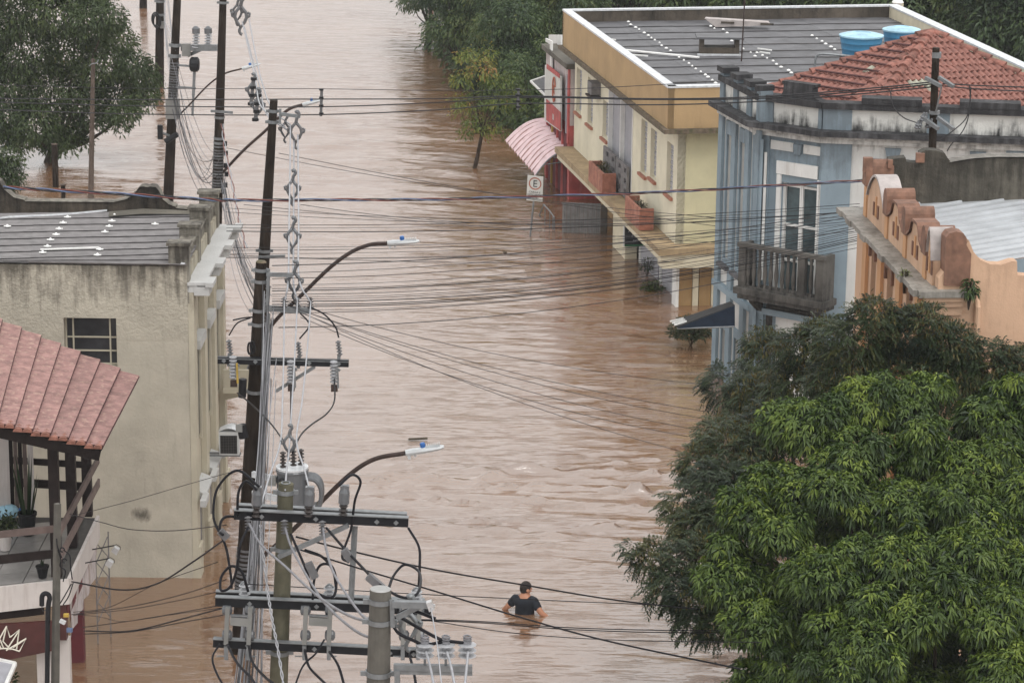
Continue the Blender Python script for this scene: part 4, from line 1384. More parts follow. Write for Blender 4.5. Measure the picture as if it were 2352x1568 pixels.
def water_tanks():
    for i, (x, y0, y1, r, dy) in enumerate(((1976, 75, 130, .53, 0), (2068, 78, 130, .46, .9))):
        a = Y(x, y1 - 14, 67.0 + dy * 1.2)
        zb = YZR + .05
        c = G(x, 141 - i * 14, zb)
        t = thing('water_tank', ('large blue plastic water tank with pale lid on the dark roof', 'blue plastic water tank half hidden behind the red tiled roof')[i], 'water tank', c, 'blue tanks on the dark roof')
        h = .62
        m = MB(); m.lathe(c, Z_, [(r * .80, 0), (r * .84, h * .25), (r * .86, h * .26), (r * .86, h * .29), (r * .89, h * .5), (r * .91, h * .51), (r * .91, h * .54), (r * .94, h * .75), (r * .96, h * .76), (r * .96, h * .79), (r * .985, h * .97), (r * 1.02, h)], 28); m.build('tank_body', MT['tank_blue'], t, smooth=True)
        m = MB(); m.lathe(c + Z_ * (h + .002), Z_, [(r * 1.04, 0), (r * 1.04, .035), (r * .8, .07), (r * .45, .10), (r * .40, .075), (0, .08)], 28); m.build('tank_lid', MT['tank_lid'], t)
    m = MB(); a = G(1872, 152, YZR + .03)
    m.tube(crom([a, Y(1875, 131, a.y), Y(1888, 124, a.y), Y(1930, 127, a.y), Y(1960, 130, a.y + .1)], 5), .03, 6)
    tag(m.build('roof_pipe', MT['galv']), 'bent pale pipe on the dark roof beside the large blue tank', 'pipe')
    # pale slab lying at the back of the roof
    a = G(1622, 58, YZR + .05)
    t = thing('roof_slab', 'weathered pale slab with dark notches leaning at the rear of the dark roof', 'slab', a)
    fr = Fr((a.x, a.y + .2), (1, -.19))
    m = MB(); s1, _ = fr.px(1765, 50)
    m.prism([fr.pt(0, 0, YZR + .24), fr.pt(s1, 0, YZR + .20), fr.pt(s1 + .05, .0, YZR + .12), fr.pt(.3, 0, YZR + .02)], fr.n * .3); m.build('slab_body', MT['pale_cap'], t)
    for q in (.45, 1.5):
        m = MB(); m.fb(fr, q, q + .35, .302, .33, YZR + .13, YZR + .18); m.build('notch', MT['black_wall'], t)
water_tanks()
# ================================================================== blue corner building
def blue_building():
    zt = 6.4
    a = Y(1661, 166, 57.5); A = Vector((a.x, 57.5, 0))
    B = G(1745, 215, zt); B.z = 0
    C = G(1892, 235, zt); C.z = 0
    D = G(2352, 252, zt); D.z = 0
    D = C + (D - C) * 1.5
    t = thing('corner_building', 'faded blue and white corner building with chamfered balcony front and red tile roof', 'building', (B.x, B.y, 0))
    fl = Fr(A, B - A); fc = Fr(B, C - B); fr = Fr(C, D - C)
    for f, w in ((fl, Vector((-1, -.1, 0))), (fc, Vector((-.5, -1, 0))), (fr, Vector((0, -1, 0)))):
        if f.n.dot(w) < 0: f.n = -f.n
    La, Lb, Lc = (B - A).length, (C - B).length, (D - C).length
    zc = fc.px(1800, 308, .2)[1]                            # underside of the big cornice
    zc1 = zc + .17
    z_str = fc.px(1790, 690, .1)[1]                         # balcony slab top
    # --- walls
    dx0, dz1 = fc.px(1796, 418); dx1, dz0 = fc.px(1873, 590)
    bx0, bz1 = fc.px(1775, 715); bx1, bz0 = fc.px(1866, 840)
    dx0, dx1 = min(dx0, dx1), max(dx0, dx1); bx0, bx1 = min(bx0, bx1), max(bx0, bx1)
    m = MB(); wall(m, fc, 0, Lb, -2, zt - .12, .2, [(dx0, dx1, z_str + .02, dz1), (bx0, bx1, -1.5, bz1)]); m.build('chamfer_wall', MT['blue_paint'], t)
    wl = []
    for k in range(3):
        s = .28 + k * .86
        wl.append((s + .24, s + .58, z_str + .35, zc - .45))
    m = MB(); wall(m, fl, 0, La - .001, -2, zt - .12, .2, wl + [(w[0], w[1], -1.5, 1.1) for w in wl]); m.build('left_wall', MT['white_wall'], t)
    rw = [(1.05, 1.75, z_str + .1, zc - .5), (2.75, 3.35, z_str + .1, zc - .5)]
    m = MB(); wall(m, fr, .001, Lc, -2, zt - .12, .2, rw); m.build('right_wall', MT['white_wall'], t)
    # blocking behind the parapet
    # --- pilasters
    def pil(f, s0, s1, z0, z1, d, name='pilaster', mt_='blue_paint'):
        m = MB(); m.fb(f, s0, s1, .003, d, z0, z1); m.build(name, MT[mt_], t)
    for k in range(4):
        s = .0 + k * .86
        pil(fl, max(.005, s), min(s + .26, La - .004), -2, zc - .003, .07)
    pil(fc, .004, .30, -2, zc - .004, .05)
    x, _ = fc.px(1884, 500)
    pil(fc, x, Lb - .004, -2, zc - .004, .05)
    xr, _ = fr.px(1950, 500)
    pil(fr, .004, max(.4, xr), -2, zc - .004, .06)
    pil(fr, 3.6, 4.1, -2, zc - .004, .06)
    # left facade windows
    for (s0, s1, z0, z1) in wl:
        m = MB(); m.fb(fl, s0, s1, -.15, -.12, z0, z1); w = m.build('window', MT['glass_teal'], t)
        for q in (s0 + .0, (s0 + s1) / 2 - .02, s1 - .04):
            m = MB(); m.fb(fl, q, q + .04, -.118, -.06, z0, z1); m.build('frame_bar', MT['white_paint'], w)
        for z in np.linspace(z0, z1 - .04, 4):
            m = MB(); m.fb(fl, s0 + .041, s1 - .041, -.117, -.07, z, z + .035); m.build('glazing_bar', MT['white_paint'], w)
        m = MB(); wall(m, fl, s0 - .09, s1 + .09, z0 - .1, z1 + .28, .045, [(s0, s1, z0, z1)], .048); m.build('window_surround', MT['blue_paint'], t)
        m = MB(); m.fb(fl, s0 - .12, s1 + .12, .003, .16, z0 - .18, z0 - .102); m.build('window_sill', MT['cornice_dark'], t)
    for w0 in wl:
        m = MB(); m.fb(fl, w0[0], w0[1], -.16, -.1, -1.5, 1.1); m.build('door', MT['grey_block'], t)
        m = MB(); wall(m, fl, w0[0] - .07, w0[1] + .07, -1.5, 1.3, .04, [(w0[0], w0[1], -1.5, 1.1)], .043); m.build('door_surround', MT['blue_paint'], t)
    # right facade windows (upper part shows above the peach parapet)
    for (s0, s1, z0, z1) in rw:
        m = MB(); m.fb(fr, s0, s1, -.15, -.12, z0, z1); w = m.build('window', MT['glass_teal'], t)
        m = MB(); m.fb(fr, (s0 + s1) / 2 - .02, (s0 + s1) / 2 + .02, -.118, -.07, z0, z1); m.build('frame_bar', MT['white_paint'], w)
        m = MB(); wall(m, fr, s0 - .11, s1 + .11, z0 - .1, z1 + .12, .045, [(s0, s1, z0, z1)], .048); m.build('window_surround', MT['blue_paint'], t)
        m = MB(); m.prism([fr.pt((s0 + s1) / 2 - .1, .003, z1 + .08), fr.pt((s0 + s1) / 2 + .1, .003, z1 + .08), fr.pt((s0 + s1) / 2 + .16, .003, z1 + .34), fr.pt((s0 + s1) / 2 - .16, .003, z1 + .34)], fr.n * .06); m.build('keystone', MT['blue_paint'], t)
    # balcony door
    m = MB(); m.fb(fc, dx0, dx1, -.16, -.12, z_str + .02, dz1); dr = m.build('balcony_door', MT['glass_teal'], t)
    wd = dx1 - dx0
    for q, ww in ((0, .07), (.46, .04), (.51, .04), (.93, .07)):
        m = MB(); m.fb(fc, dx0 + wd * q, dx0 + wd * q + ww * min(1, wd), -.118, -.06, z_str + .02, dz1); m.build('door_stile', MT['white_paint'], dr)
    hz = dz1 - z_str
    for q in (0.02, .33, .63, .965):
        m = MB(); m.fb(fc, dx0 + .075, dx1 - .075, -.117, -.07, z_str + hz * q, z_str + hz * q + .05); m.build('door_rail', MT['white_paint'], dr)
    # surround, blank panel above, keystone
    px0, pz1 = fc.px(1786, 368); px1, pz0 = fc.px(1879, 412)
    m = MB(); m.fb(fc, min(px0, px1), max(px0, px1), .003, .04, pz0, pz1); m.build('blank_panel', MT['white_paint'], t)
    m = MB()
    for a, b in ((dx0 - .10, dx0 - .001), (dx1 + .001, dx1 + .08)):
        m = MB(); m.fb(fc, a, b, .003, .05, z_str + .03, pz0 - .01); m.build('door_jamb', MT['white_paint'], t)
    kx, kz = fc.px(1835, 345)
    m = MB(); m.prism([fc.pt(kx - .07, .003, kz - .08), fc.pt(kx + .07, .003, kz - .08), fc.pt(kx + .1, .003, kz + .12), fc.pt(kx - .1, .003, kz + .12)], fc.n * .07); m.build('keystone', MT['blue_paint'], t)
    for a, b in ((.32, kx - .12), (kx + .12, x - .02)):
        m = MB(); m.fb(fc, a, b, .003, .03, kz - .05, kz + .13); m.build('white_band', MT['white_wall'], t)
    # shop opening below the balcony
    m = MB(); m.fb(fc, bx0, bx1, -.17, -.12, -1.5, bz1); m.build('roller_shutter', MT['white_paint'], t)
    m = MB(); m.fb(fc, bx0 - .12, bx1 + .12, .003, .08, bz1 + .02, bz1 + .14); m.build('lintel', MT['balcony_stone'], t)
    m = MB(); m.fb(fc, bx0 - .12, bx0 - .001, .003, .07, -2, bz1 + .019); m.build('jamb', MT['balcony_stone'], t)
    m = MB(); m.fb(fc, bx1 + .001, bx1 + .12, .003, .07, -2, bz1 + .019); m.build('jamb', MT['balcony_stone'], t)
    # --- cornice bands round the building (mitred by hand)
    def band(z0, z1, d, mt_, name, d0=.003):
        k = d * math.tan(math.radians(18))
        m = MB(); m.fb(fl, -.02, La + k, d0, d, z0, z1); m.build(name, MT[mt_], t)
        m = MB(); m.fb(fc, -k + .001, Lb + k * .8, d0, d - .002, z0 + .001, z1 - .001); m.build(name, MT[mt_], t)
        m = MB(); m.fb(fr, -k * .8, Lc, d0, d - .001, z0 + .002, z1 - .002); m.build(name, MT[mt_], t)
    band(zc - .10, zc - .005, .10, 'white_wall', 'cornice_moulding')
    band(zc - .004, zc + .06, .17, 'white_wall', 'cornice_moulding')
    band(zc + .061, zc1, .30, 'cornice_dark', 'cornice')
    band(z_str - .35, z_str - .22, .11, 'blue_paint', 'string_course')
    # --- parapet: blackened white panels between blue piers, dark coping
    zp0, zp1 = zc1 + .002, zt - .119
    def panel(f, s0, s1, mt_='parapet_white', d=.02, name='parapet_panel', z1=zp1):
        m = MB(); m.fb(f, s0, s1, -.2, d, zp0, z1); m.build(name, MT[mt_], t)
    for k in range(4):
        s = k * .86
        panel(fl, max(.0, s), min(s + .26, La - .002), 'blue_paint', .06, 'parapet_pier', zt + .08)
        m = MB(); m.fb(fl, s - .05, min(s + .34, La + .02), -.24, .12, zt + .081, zt + .19); m.build('pier_cap', MT['cornice_dark'], t)
        if k < 3: panel(fl, s + .261, s + .859)
    m = MB(); m.fb(fl, -.03, La, -.22, .10, zp1 + .001, zt - .0); m.build('coping', MT['cornice_dark'], t)
    c1, _ = fc.px(1779, 250); c2, _ = fc.px(1883, 260)
    panel(fc, .0, c1 - .001, 'blue_paint', .06, 'parapet_pier'); panel(fc, c1, c2); panel(fc, c2 + .001, Lb, 'blue_paint', .06, 'parapet_pier')
    r1, _ = fr.px(1957, 270); r2, _ = fr.px(2130, 270); r3, _ = fr.px(2182, 270)
    panel(fr, .0, r1, 'blue_paint', .06, 'parapet_pier'); panel(fr, r1 + .001, r2); panel(fr, r2 + .001, r3, 'blue_paint', .06, 'parapet_pier'); panel(fr, r3 + .001, Lc)
    m = MB(); m.fb(fc, -.03, Lb + .02, -.24, .12, zp1 + .002, zt + .01); m.build('coping', MT['cornice_dark'], t)
    m = MB(); m.fb(fr, -.02, Lc, -.24, .12, zp1 + .003, zt + .009); m.build('coping', MT['cornice_dark'], t)
    for x0, x1 in ((1979, 2118), (2205, 2345)):
        s0, _ = fr.px(x0, 235); s1, _ = fr.px(x1, 235)
        m = MB(); m.fb(fr, s0, s1, -.26, .14, zt + .011, zt + .13); m.build('coping_block', MT['cornice_dark'], t)
    # raised crest over the chamfer, sides curved in
    s0, _ = fc.px(1792, 215); s1, _ = fc.px(1888, 225)
    zb = zt + .011
    H_ = fc.px(1840, 192)[1] - zt
    w = s1 - s0
    prof = [(0, 0), (w * .06, H_ * .12), (w * .10, H_ * .4), (w * .10, H_ * .78), (w * .06, H_ * .86), (w * .06, H_), (w * .86, H_), (w * .86, H_ * .86), (w * .80, H_ * .75), (w * .80, H_ * .4), (w * .86, H_ * .15), (w, 0)]
    m = MB(); m.prism([fc.pt(s0 + a, -.16, zb + b) for a, b in prof], fc.n * .2); m.build('parapet_crest', MT['cornice_dark'], t)
    # --- balcony
    bl, _ = fc.px(1700, 640, .45); br, _ = fc.px(1895, 640, .45)
    bl, br = min(bl, br), max(bl, br)
    zb0, zb1 = fc.px(1790, 690, .5)[1], fc.px(1790, 655, .5)[1]
    ztop = fc.px(1790, 574, .5)[1]
    bal = thing('balcony', 'blackened stone balcony with turned balusters on the blue corner building', 'balcony', fc.pt(.6, .3, zb0))
    m = MB(); m.fb(fc, bl - .08, br + .05, .051, .58, zb0, zb0 + .13); m.build('slab', MT['balcony_stone'], t)
    bal_parent = t
    bpy.data.objects.remove(bal)
    m = MB(); m.fb(fc, bl, br, .052, .54, zb0 - .10, zb0 - .001); m.build('slab_moulding', MT['balcony_stone'], t)
    zf = zb0 + .131
    m = MB(); m.fb(fc, bl, br, .42, .52, zf, zf + .05); m.build('bottom_rail', MT['balcony_stone'], t)
    m = MB(); m.fb(fc, bl - .03, br + .03, .40, .55, ztop - .06, ztop + .02); m.build('hand_rail', MT['balcony_stone'], t)
    for s in (bl, br - .16, bl + (br - bl) * .70):
        m = MB(); m.fb(fc, s, s + .16, .405, .53, zf + .051, ztop - .061); m.build('balcony_pier', MT['balcony_stone'], t)
    for s, e in ((bl, .0), (br - .10, .0)):
        m = MB(); m.fb(fc, s, s + .10, .10, .40, zf, ztop - .0); m.build('balcony_side', MT['balcony_stone'], t)
    hb = ztop - .061 - zf - .051
    pr = [(.036, 0), (.036, .04), (.024, .06), (.045, hb * .3), (.046, hb * .4), (.030, hb * .62), (.026, hb * .8), (.036, hb - .05), (.036, hb)]
    first = None
    for k in range(13):
        s = bl + .20 + k * (br - bl - .38) / 12
        if abs(s - (bl + (br - bl) * .70 + .08)) < .10: continue
        if first is None:
            m = MB(); m.lathe(fc.pt(s, .47, zf + .051), Z_, pr, 8); first = m.build('baluster', MT['balcony_stone'], t); s_first = s
        else:
            o = first.copy(); COL.objects.link(o); o.location = first.location + fc.u * (s - s_first)
    for s in (bl + .2, br - .35):
        m = MB(); m.prism([fc.pt(s, .06, zb0 - .101), fc.pt(s, .45, zb0 - .101), fc.pt(s, .38, zb0 - .2), fc.pt(s, .06, zb0 - .45)], fc.u * .12); m.build('corbel', MT['balcony_stone'], t)
    # --- hipped tile roof
    zb_ = 6.02
    T = Y(2141, 74, 58.2)
    E = [G(1752, 205, zb_), G(1912, 232, zb_), G(2025, 226, zb_), G(2460, 214, zb_)]
    E[0] = Y(1757, 203, 57.4); E[0].z = zb_
    E[1] = B + Vector((1.75, .35, zb_)); E[2] = C + Vector((.95, .62, zb_)); E[3] = G(2475, 240, zb_)
    E[0] = A + Vector((.55, -.35, zb_))
    tiles = 0
    stuffm = MB()
    def tile_face(P0, P1, Tp, tw, tl, cap):
        nonlocal tiles
        base = (P1 - P0)
        L = base.length; ub = base.normalized()
        foot = P0 + ub * (Tp - P0).dot(ub)
        up = (Tp - foot); Hh = up.length; uu = up.normalized()
        nn = ub.cross(uu).normalized()
        if nn.z < 0: nn = -nn
        sx = (Tp - P0).dot(ub)
        nr = int(Hh / tl)
        shape = None
        rr = random.Random(int(tw * 1000) + int(L * 10))
        out = []
        for r in range(nr + 1):
            h0 = r * tl
            f = min(1, (h0 + tl * .5) / Hh)
            x0, x1 = sx * f, L - (L - sx) * f
            nc = max(0, int((x1 - x0) / tw))
            if nc == 0: continue
            off = (x1 - x0 - nc * tw) / 2
            for c in range(nc):
                out.append((P0 + ub * (x0 + off + c * tw) + uu * h0, ub, uu, nn, min(tl * 1.15, Hh - h0)))
        return out, (foot, nr, nn)
    allt = []
    for P0, P1, tw, tl in ((E[0], E[1], .145, .30), (E[1], E[2], .145, .26), (E[2], E[3], .135, .21)):
        o, info = tile_face(P0, P1, T, tw, tl, 300)
        if P0 is E[0]:
            for k in range(1, info[1]):
                f_ = k * tl / (T - info[0]).length
                m = MB(); m.tube([P0.lerp(T, f_) + Z_ * .095, P1.lerp(T, f_) + Z_ * .095], .022, 4); m.build('lap_shadow_strip', MT['lap_shade_red'], t)  # added dark bars draw the shadow line of each tile row
        allt += [(q, tw, info) for q in o]
    def tile_shape(mb, q, tw, jit):
        p, ub, uu, nn, ln = q
        rows = []
        for i, lift in ((0, .040), (1, .012)):
            row = []
            for a, h in ((0.0, .0), (.18, .028), (.38, .040), (.58, .030), (.75, .004), (1.02, .0)):
                row.append(p + ub * (tw * a) + uu * (ln * i) + nn * (h + lift + jit))
            rows.append(row)
        mb.grid(rows)
        mb.grid([rows[0], [v - nn * .035 for v in rows[0]]])
    vis = [e for e in allt if proj(e[0][0])[0] < 2380]
    rnd = random.Random(5)
    big = sorted(vis, key=lambda e: (e[0][0] - EYE).length)[:292]
    bigset = {id(e) for e in big}
    for e in allt:
        jit = rnd.uniform(-.006, .006)
        if id(e) in bigset:
            m = MB(); tile_shape(m, e[0], e[1], jit)
            x, y = proj(e[0][0])
            pale = (2040 < x < 2120 + 40 and 365 < 0) or (1972 < x < 1992 and 160 < y < 178) or (2085 < x < 2140 and 200 < y < 216)
            m.build('roof_tile', MT['tile_green'] if pale else MT['roof_tile'], t)
        else:
            tile_shape(stuffm, e[0], e[1], jit)
    tag(stuffm.build('roof_tiles', MT['roof_tile'], t), kind='stuff')
    m = MB(); m.add([E[0], E[1], E[2], E[3], T, Vector((T.x, T.y, zb_ - .2))], [(0, 1, 4), (1, 2, 4), (2, 3, 4), (3, 5, 4), (5, 0, 4)]); m.build('roof_base', MT['roof_tile'], t)
    # ridge caps along the hips, tile by tile
    for P in (E[0], E[1], E[2], E[3], ):
        v = T - P
        n_ = int(v.length / .34)
        for k in range(n_):
            a, b = P + v * (k / n_), P + v * ((k + 1.12) / n_)
            side = v.cross(Z_).normalized()
            upn = side.cross(v).normalized()
            if upn.z < 0: upn = -upn
            rows = []
            for q, lift, ww in ((a, .075, .105), (b, .035, .085)):
                rows.append([q + side * (ww * math.cos(w_)) + upn * (ww * .85 * math.sin(w_) + lift - .03) for w_ in np.linspace(0, math.pi, 7)])
            m = MB(); m.grid(rows); m.add(rows[0], [tuple(range(7))]); m.build('ridge_tile', MT['ridge_tile'], t)
    m = MB(); m.prism([A + Vector((.25, -.2, zt - .35)), B + Vector((.2, .25, zt - .35)), C + Vector((.1, .3, zt - .35)), D + Vector((0, .3, zt - .35)), D + Vector((0, 3.6, zt - .35)), A + Vector((.3, .8, zt - .35))], (0, 0, -.05)); m.build('gutter_floor', MT['cornice_dark'], t)
    m = MB(); m.obox(A + Vector((.0, .02, -2)), (9, 1.2, 0), (0, .2, 0), (0, 0, zt - .3 + 2)); m.build('rear_wall', MT['white_wall'], t)
    return t, fl, fc, fr, La, Lb, Lc, zt
BB, BL, BC, BR, BLa, BLb, BLc, BZT = blue_building()

def canvas_awning():
    # dark awning on the left facade of the blue building
    s_in, _ = BL.px(1690, 700, 0)
    p_t0, p_t1 = Y(1677, 692, 55.6), Y(1690, 708, 55.0)
    o0, o1 = Y(1543, 738, 56.2), Y(1556, 750, 55.2)
    t = thing('awning', 'dark sloping awning with navy side cloth on the blue and white wall', 'awning', p_t0)
    m = MB(); m.prism([p_t0, o0, o1, Y(1688, 700, 54.9)], Z_ * -.03); m.build('top_sheet', MT['awning_top'], t)
    q = [Y(1688, 702, 54.88), o1 + Vector((0, -.02, -.03)), Y(1688, 749, 54.88)]
    m = MB(); m.prism(q, Vector((0.0, .02, 0))); m.build('side_cloth', MT['navy'], t)
    for k in range(3):
        a = o0.lerp(o1, .15 + k * .35)
        m = MB(); m.bar(a + Vector((-.05, 0, .02)), a + (p_t0.lerp(p_t1, .5) - a) * .18 + Z_ * .02, .04, .03); m.build('edge_clip', MT['white_cap'], t)
    m = MB(); m.tube([o1 + Z_ * -.04, Y(1688, 750, 54.86)], .018, 5); m.build('bottom_bar', MT['galv'], t)
canvas_awning()

# ================================================================== peach building
def peach_building():
    yf, yn = 46.5, 40.4
    Pf, Pn = Y(1972, 474, yf), Y(2150, 660, yn)
    zc = (Pf.z + Pn.z) / 2
    Pf = G(1972, 474, zc); Pn = G(2152, 662, zc)
    fr = Fr(Pn, Pf - Pn)                                     # s from the near corner to the far corner
    if fr.n.x > 0: fr.n = -fr.n
    L = (Pf - Pn).length
    L = (Vector((Pf.x, Pf.y, 0)) - Vector((Pn.x, Pn.y, 0))).length
    t = thing('peach_building', 'peach building with scrolled brown trimmed parapet and pale metal roof', 'building', (Pn.x, Pn.y, 0))
    nd = -fr.n
    # front wall and sills
    wins = []
    for x0, x1, y0, y1 in ((1999, 2010, 555, 720), (2037, 2051, 610, 760), (2083, 2096, 645, 760)):
        a, _ = fr.px(x1, 660); b, _ = fr.px(x0, 660)
        _, z1 = fr.px((x0 + x1) / 2, y0)
        wins.append((min(a, b), max(a, b), zc - 2.2, z1 - .05))
    m = MB(); wall(m, fr, 0, L, -2, zc - .12, .25, wins); m.build('front_wall', MT['peach'], t)
    for (s0, s1, z0, z1) in wins:
        m = MB(); m.fb(fr, s0, s1, -.18, -.12, z0, z1); w = m.build('window', MT['brown_shutter'], t)
        for k in range(10):
            z = z0 + .05 + (z1 - z0 - .1) * k / 10
            m = MB(); m.fb(fr, s0 + .03, s1 - .03, -.119, -.09, z, z + .12); m.build('shutter_slat', MT['brown_shutter'], w)
        m = MB(); m.fb(fr, s0 - .06, s1 + .06, .003, .05, z1 + .01, z1 + .09); m.fb(fr, (s0 + s1) / 2 - .05, (s0 + s1) / 2 + .05, .003, .06, z1 + .092, z1 + .22); m.fb(fr, s0 - .06, s0 - .002, .003, .05, z1 - .2, z1 + .008); m.fb(fr, s1 + .002, s1 + .06, .003, .05, z1 - .2, z1 + .008)
        m.build('label_moulding', MT['brown_trim'], t)
    pil = []
    for x, y in ((1985, 600), (2019, 640), (2061, 690), (2105, 720)):
        s, _ = fr.px(x, y, .05)
        pil.append(s)
        m = MB(); m.fb(fr, s - .14, s + .14, .003, .06, -2, zc - .121); m.build('pilaster', MT['orange'], t)
    # broad ledge (cornice) with nibs
    m = MB(); m.fb(fr, -.0, L + .05, -.2, .34, zc - .10, zc - .02); m.build('cornice', MT['ledge'], t)
    m = MB(); m.fb(fr, .02, L, .003, .26, zc - .17, zc - .101); m.build('cornice_moulding', MT['brown_trim'], t)
    for s in pil + [0.12, L - .12]:
        m = MB(); m.fb(fr, s - .17, s + .17, .20, .37, zc - .115, zc - .018); m.build('cornice_nib', MT['ledge'], t)
    # stepped, scrolled parapet: bays between piers, each with its own outline
    zp = zc - .019
    piers = []
    for x, ytop in ((1996, 362), (2045, 398), (2088, 436), (2134, 482), (2190, 532)):
        s, z = fr.px(x, ytop + 10, 0)
        piers.append((s, z))
    piers.sort()
    piers[0] = (.12, piers[0][1])
    for k, (s, z) in enumerate(piers):
        if k == 0: continue
        tall = k in (0, 4)
        h = .95 if tall else .80
        w = .28 if k else .36
        m = MB(); m.fb(fr, s - w * .35, s + w * .35, -.34, .04, zp, zp + h - .14); m.build('pier', MT['orange'], t)
        # rolled scroll cap
        prof = []
        for a in np.linspace(0, math.pi, 9):
            prof.append((s + w * .5 * math.cos(a), zp + h - .15 + .17 * math.sin(a)))
        prof += [(s - w * .5, zp + h - .42), (s + w * .5, zp + h - .42)]
        m = MB(); m.prism([fr.pt(a, -.40, b) for a, b in prof], fr.n * .47); m.build('scroll_cap', MT['brown_trim'], t)
    for k in range(4):
        a, b = piers[k][0] + .13, piers[k + 1][0] - .13
        arch = k in (0, 3)
        pts = []
        if arch:
            mid = (a + b) / 2
            for q in np.linspace(0, 1, 13):
                s = a + (b - a) * q
                pts.append((s, zp + .34 + .48 * math.sin(math.pi * q) ** .8))
        else:
            for q, h in ((0, .38), (.12, .44), (.22, .50), (.3, .66), (.36, .70), (.64, .70), (.70, .66), (.78, .50), (.88, .44), (1, .38)):
                pts.append((a + (b - a) * q, zp + h))
        m = MB(); m.prism([fr.pt(s, -.18, z) for s, z in pts] + [fr.pt(b, -.18, zp), fr.pt(a, -.18, zp)], fr.n * .2); m.build('parapet_bay', MT['peach'], t)
        m = MB()
        m.grid([[fr.pt(s, -.30, z + .002) for s, z in pts], [fr.pt(s, -.30, z + .045) for s, z in pts], [fr.pt(s, .06, z + .045) for s, z in pts], [fr.pt(s, .06, z + .002) for s, z in pts]])
        m.build('bay_capping', MT['pale_cap'] if arch else MT['brown_trim'], t)
        mid = (a + b) / 2
        for ds, hh in ((-.16, .22), (0, .34), (.16, .22)):
            m = MB(); m.fb(fr, mid + ds - .035, mid + ds + .035, .021, .04, zp + .16, zp + .16 + hh); m.build('slot_ornament', MT['brown_trim' if ds else 'orange'], t)
    # near side wall, facing the camera, with its curved shoulder
    ns = Fr(fr.pt(0, 0, 0), nd); ns.n = Vector((nd.y, -nd.x, 0))
    if ns.n.y > 0: ns.n = -ns.n
    prof = []
    for x, y in ((2226, 553), (2236, 578), (2252, 597), (2275, 607), (2300, 608), (2325, 600), (2336, 600), (2337, 632), (2720, 660)):
        s, z = ns.px(x, y)
        prof.append((s, z))
    s0 = 0.02
    m = MB(); m.prism([ns.pt(s0, 0, -2), ns.pt(s0, 0, zc + .15)] + [ns.pt(s, 0, z) for s, z in prof if s > s0 + .02] + [ns.pt(prof[-1][0], 0, -2)], ns.n * -.22); m.build('side_wall', MT['peach'], t)
    a, za = ns.px(2158, 668, .05); b, zb = ns.px(2219, 672, .05)
    m = MB(); m.fb(ns, -.30, b, -.2, .16, zc - .11, zc - .015); m.build('cornice_return', MT['ledge'], t)
    for k, (d, h) in enumerate(((.12, .07), (.08, .16), (.04, .30))):
        m = MB(); m.fb(ns, -.2 + .05 * k, b - .04, .003, d, zc - .112 - h, zc - .112 - h + (.069 if k == 0 else .088 if k == 1 else .138)); m.build('cornice_moulding', MT['peach'], t)
    # big brown scroll block at the near end
    pr = []
    for x, y in ((2167, 655), (2172, 545), (2180, 535), (2196, 531), (2212, 535), (2219, 545), (2219, 562), (2230, 582), (2229, 600), (2226, 650), (2220, 657)):
        s, z = ns.px(x, y, .0)
        pr.append((s, z))
    m = MB(); m.prism([ns.pt(s, .03, z) for s, z in pr], ns.n * -.30); m.build('scroll_block', MT['brown_trim'], t)
    s, z = ns.px(2243, 720, 0)
    m = MB(); m.tube([ns.pt(s, .06, -2), ns.pt(s, .06, z + .12), ns.pt(s, -.02, z + .2)], .045, 8); m.build('downpipe', MT['peach'], t)
    # metal roof of long ribbed sheets
    R = [Y(2105, 455, 46.2), Y(2420, 405, 45.5), Y(2420, 660, 40.6), Y(2215, 600, 40.8)]
    R0, R1, R3 = G(2100, 458, zc + .25), G(2720, 361, zc + .79), G(2225, 615, zc - .15)
    R2 = R1 + (R3 - R0)
    nsh = 15
    for k in range(nsh):
        a, b = R0.lerp(R3, k / nsh), R0.lerp(R3, (k + 1) / nsh)
        c, d = R1.lerp(R2, (k + 1) / nsh), R1.lerp(R2, k / nsh)
        nn = (d - a).cross(b - a).normalized()
        if nn.z < 0: nn = -nn
        rows = []
        for q, h in ((0, .03), (.06, .03), (.10, .0), (.5, .004), (.94, 0), (1.0, .03)):
            rows.append([a.lerp(b, q) + nn * h, d.lerp(c, q) + nn * h])
        m = MB(); m.grid(rows); m.build('roof_sheet', MT['metal_roof'], t)
    m = MB(); m.bar(R0 + Z_ * .06 + Y_ * .05, R1 + Z_ * .06 + Y_ * .05, .22, .05); m.build('ridge_flashing', MT['flashing'], t)
    # rear parapet of bare grey render, with piers and curved sweep, facing the camera
    yb = R0.y + .25
    fb = Fr((0, yb), (1, -.07))
    def P(x, y):
        s, z = fb.px(x, y)
        return fb.pt(s, 0, z)
    top = [(1990, 400), (2040, 372), (2041, 366), (2080, 362), (2082, 372), (2112, 376), (2113, 352), (2125, 345), (2150, 346), (2170, 352), (2176, 362), (2185, 374), (2230, 367), (2290, 363), (2400, 364), (2720, 366)]
    m = MB(); m.prism([P(x, y) for x, y in top] + [P(2720, 480), P(1990, 480)], Vector((.0, .24, 0))); m.build('rear_parapet', MT['rough_grey'], t)
    for x0, y0, x1, y1 in ((1983, 361, 2003, 395), (2039, 366, 2049, 385), (2104, 351, 2122, 372)):
        a, b = P(x0, y0), P(x1, y1)
        m = MB(); m.obox(Vector((a.x, a.y - .08, b.z)), (b.x - a.x, 0, 0), (0, .12, 0), (0, 0, a.z - b.z)); m.build('pier_end', MT['brown_trim'], t)
    swp = [(2180, 372), (2205, 367), (2240, 362), (2290, 359), (2400, 360), (2720, 362)]
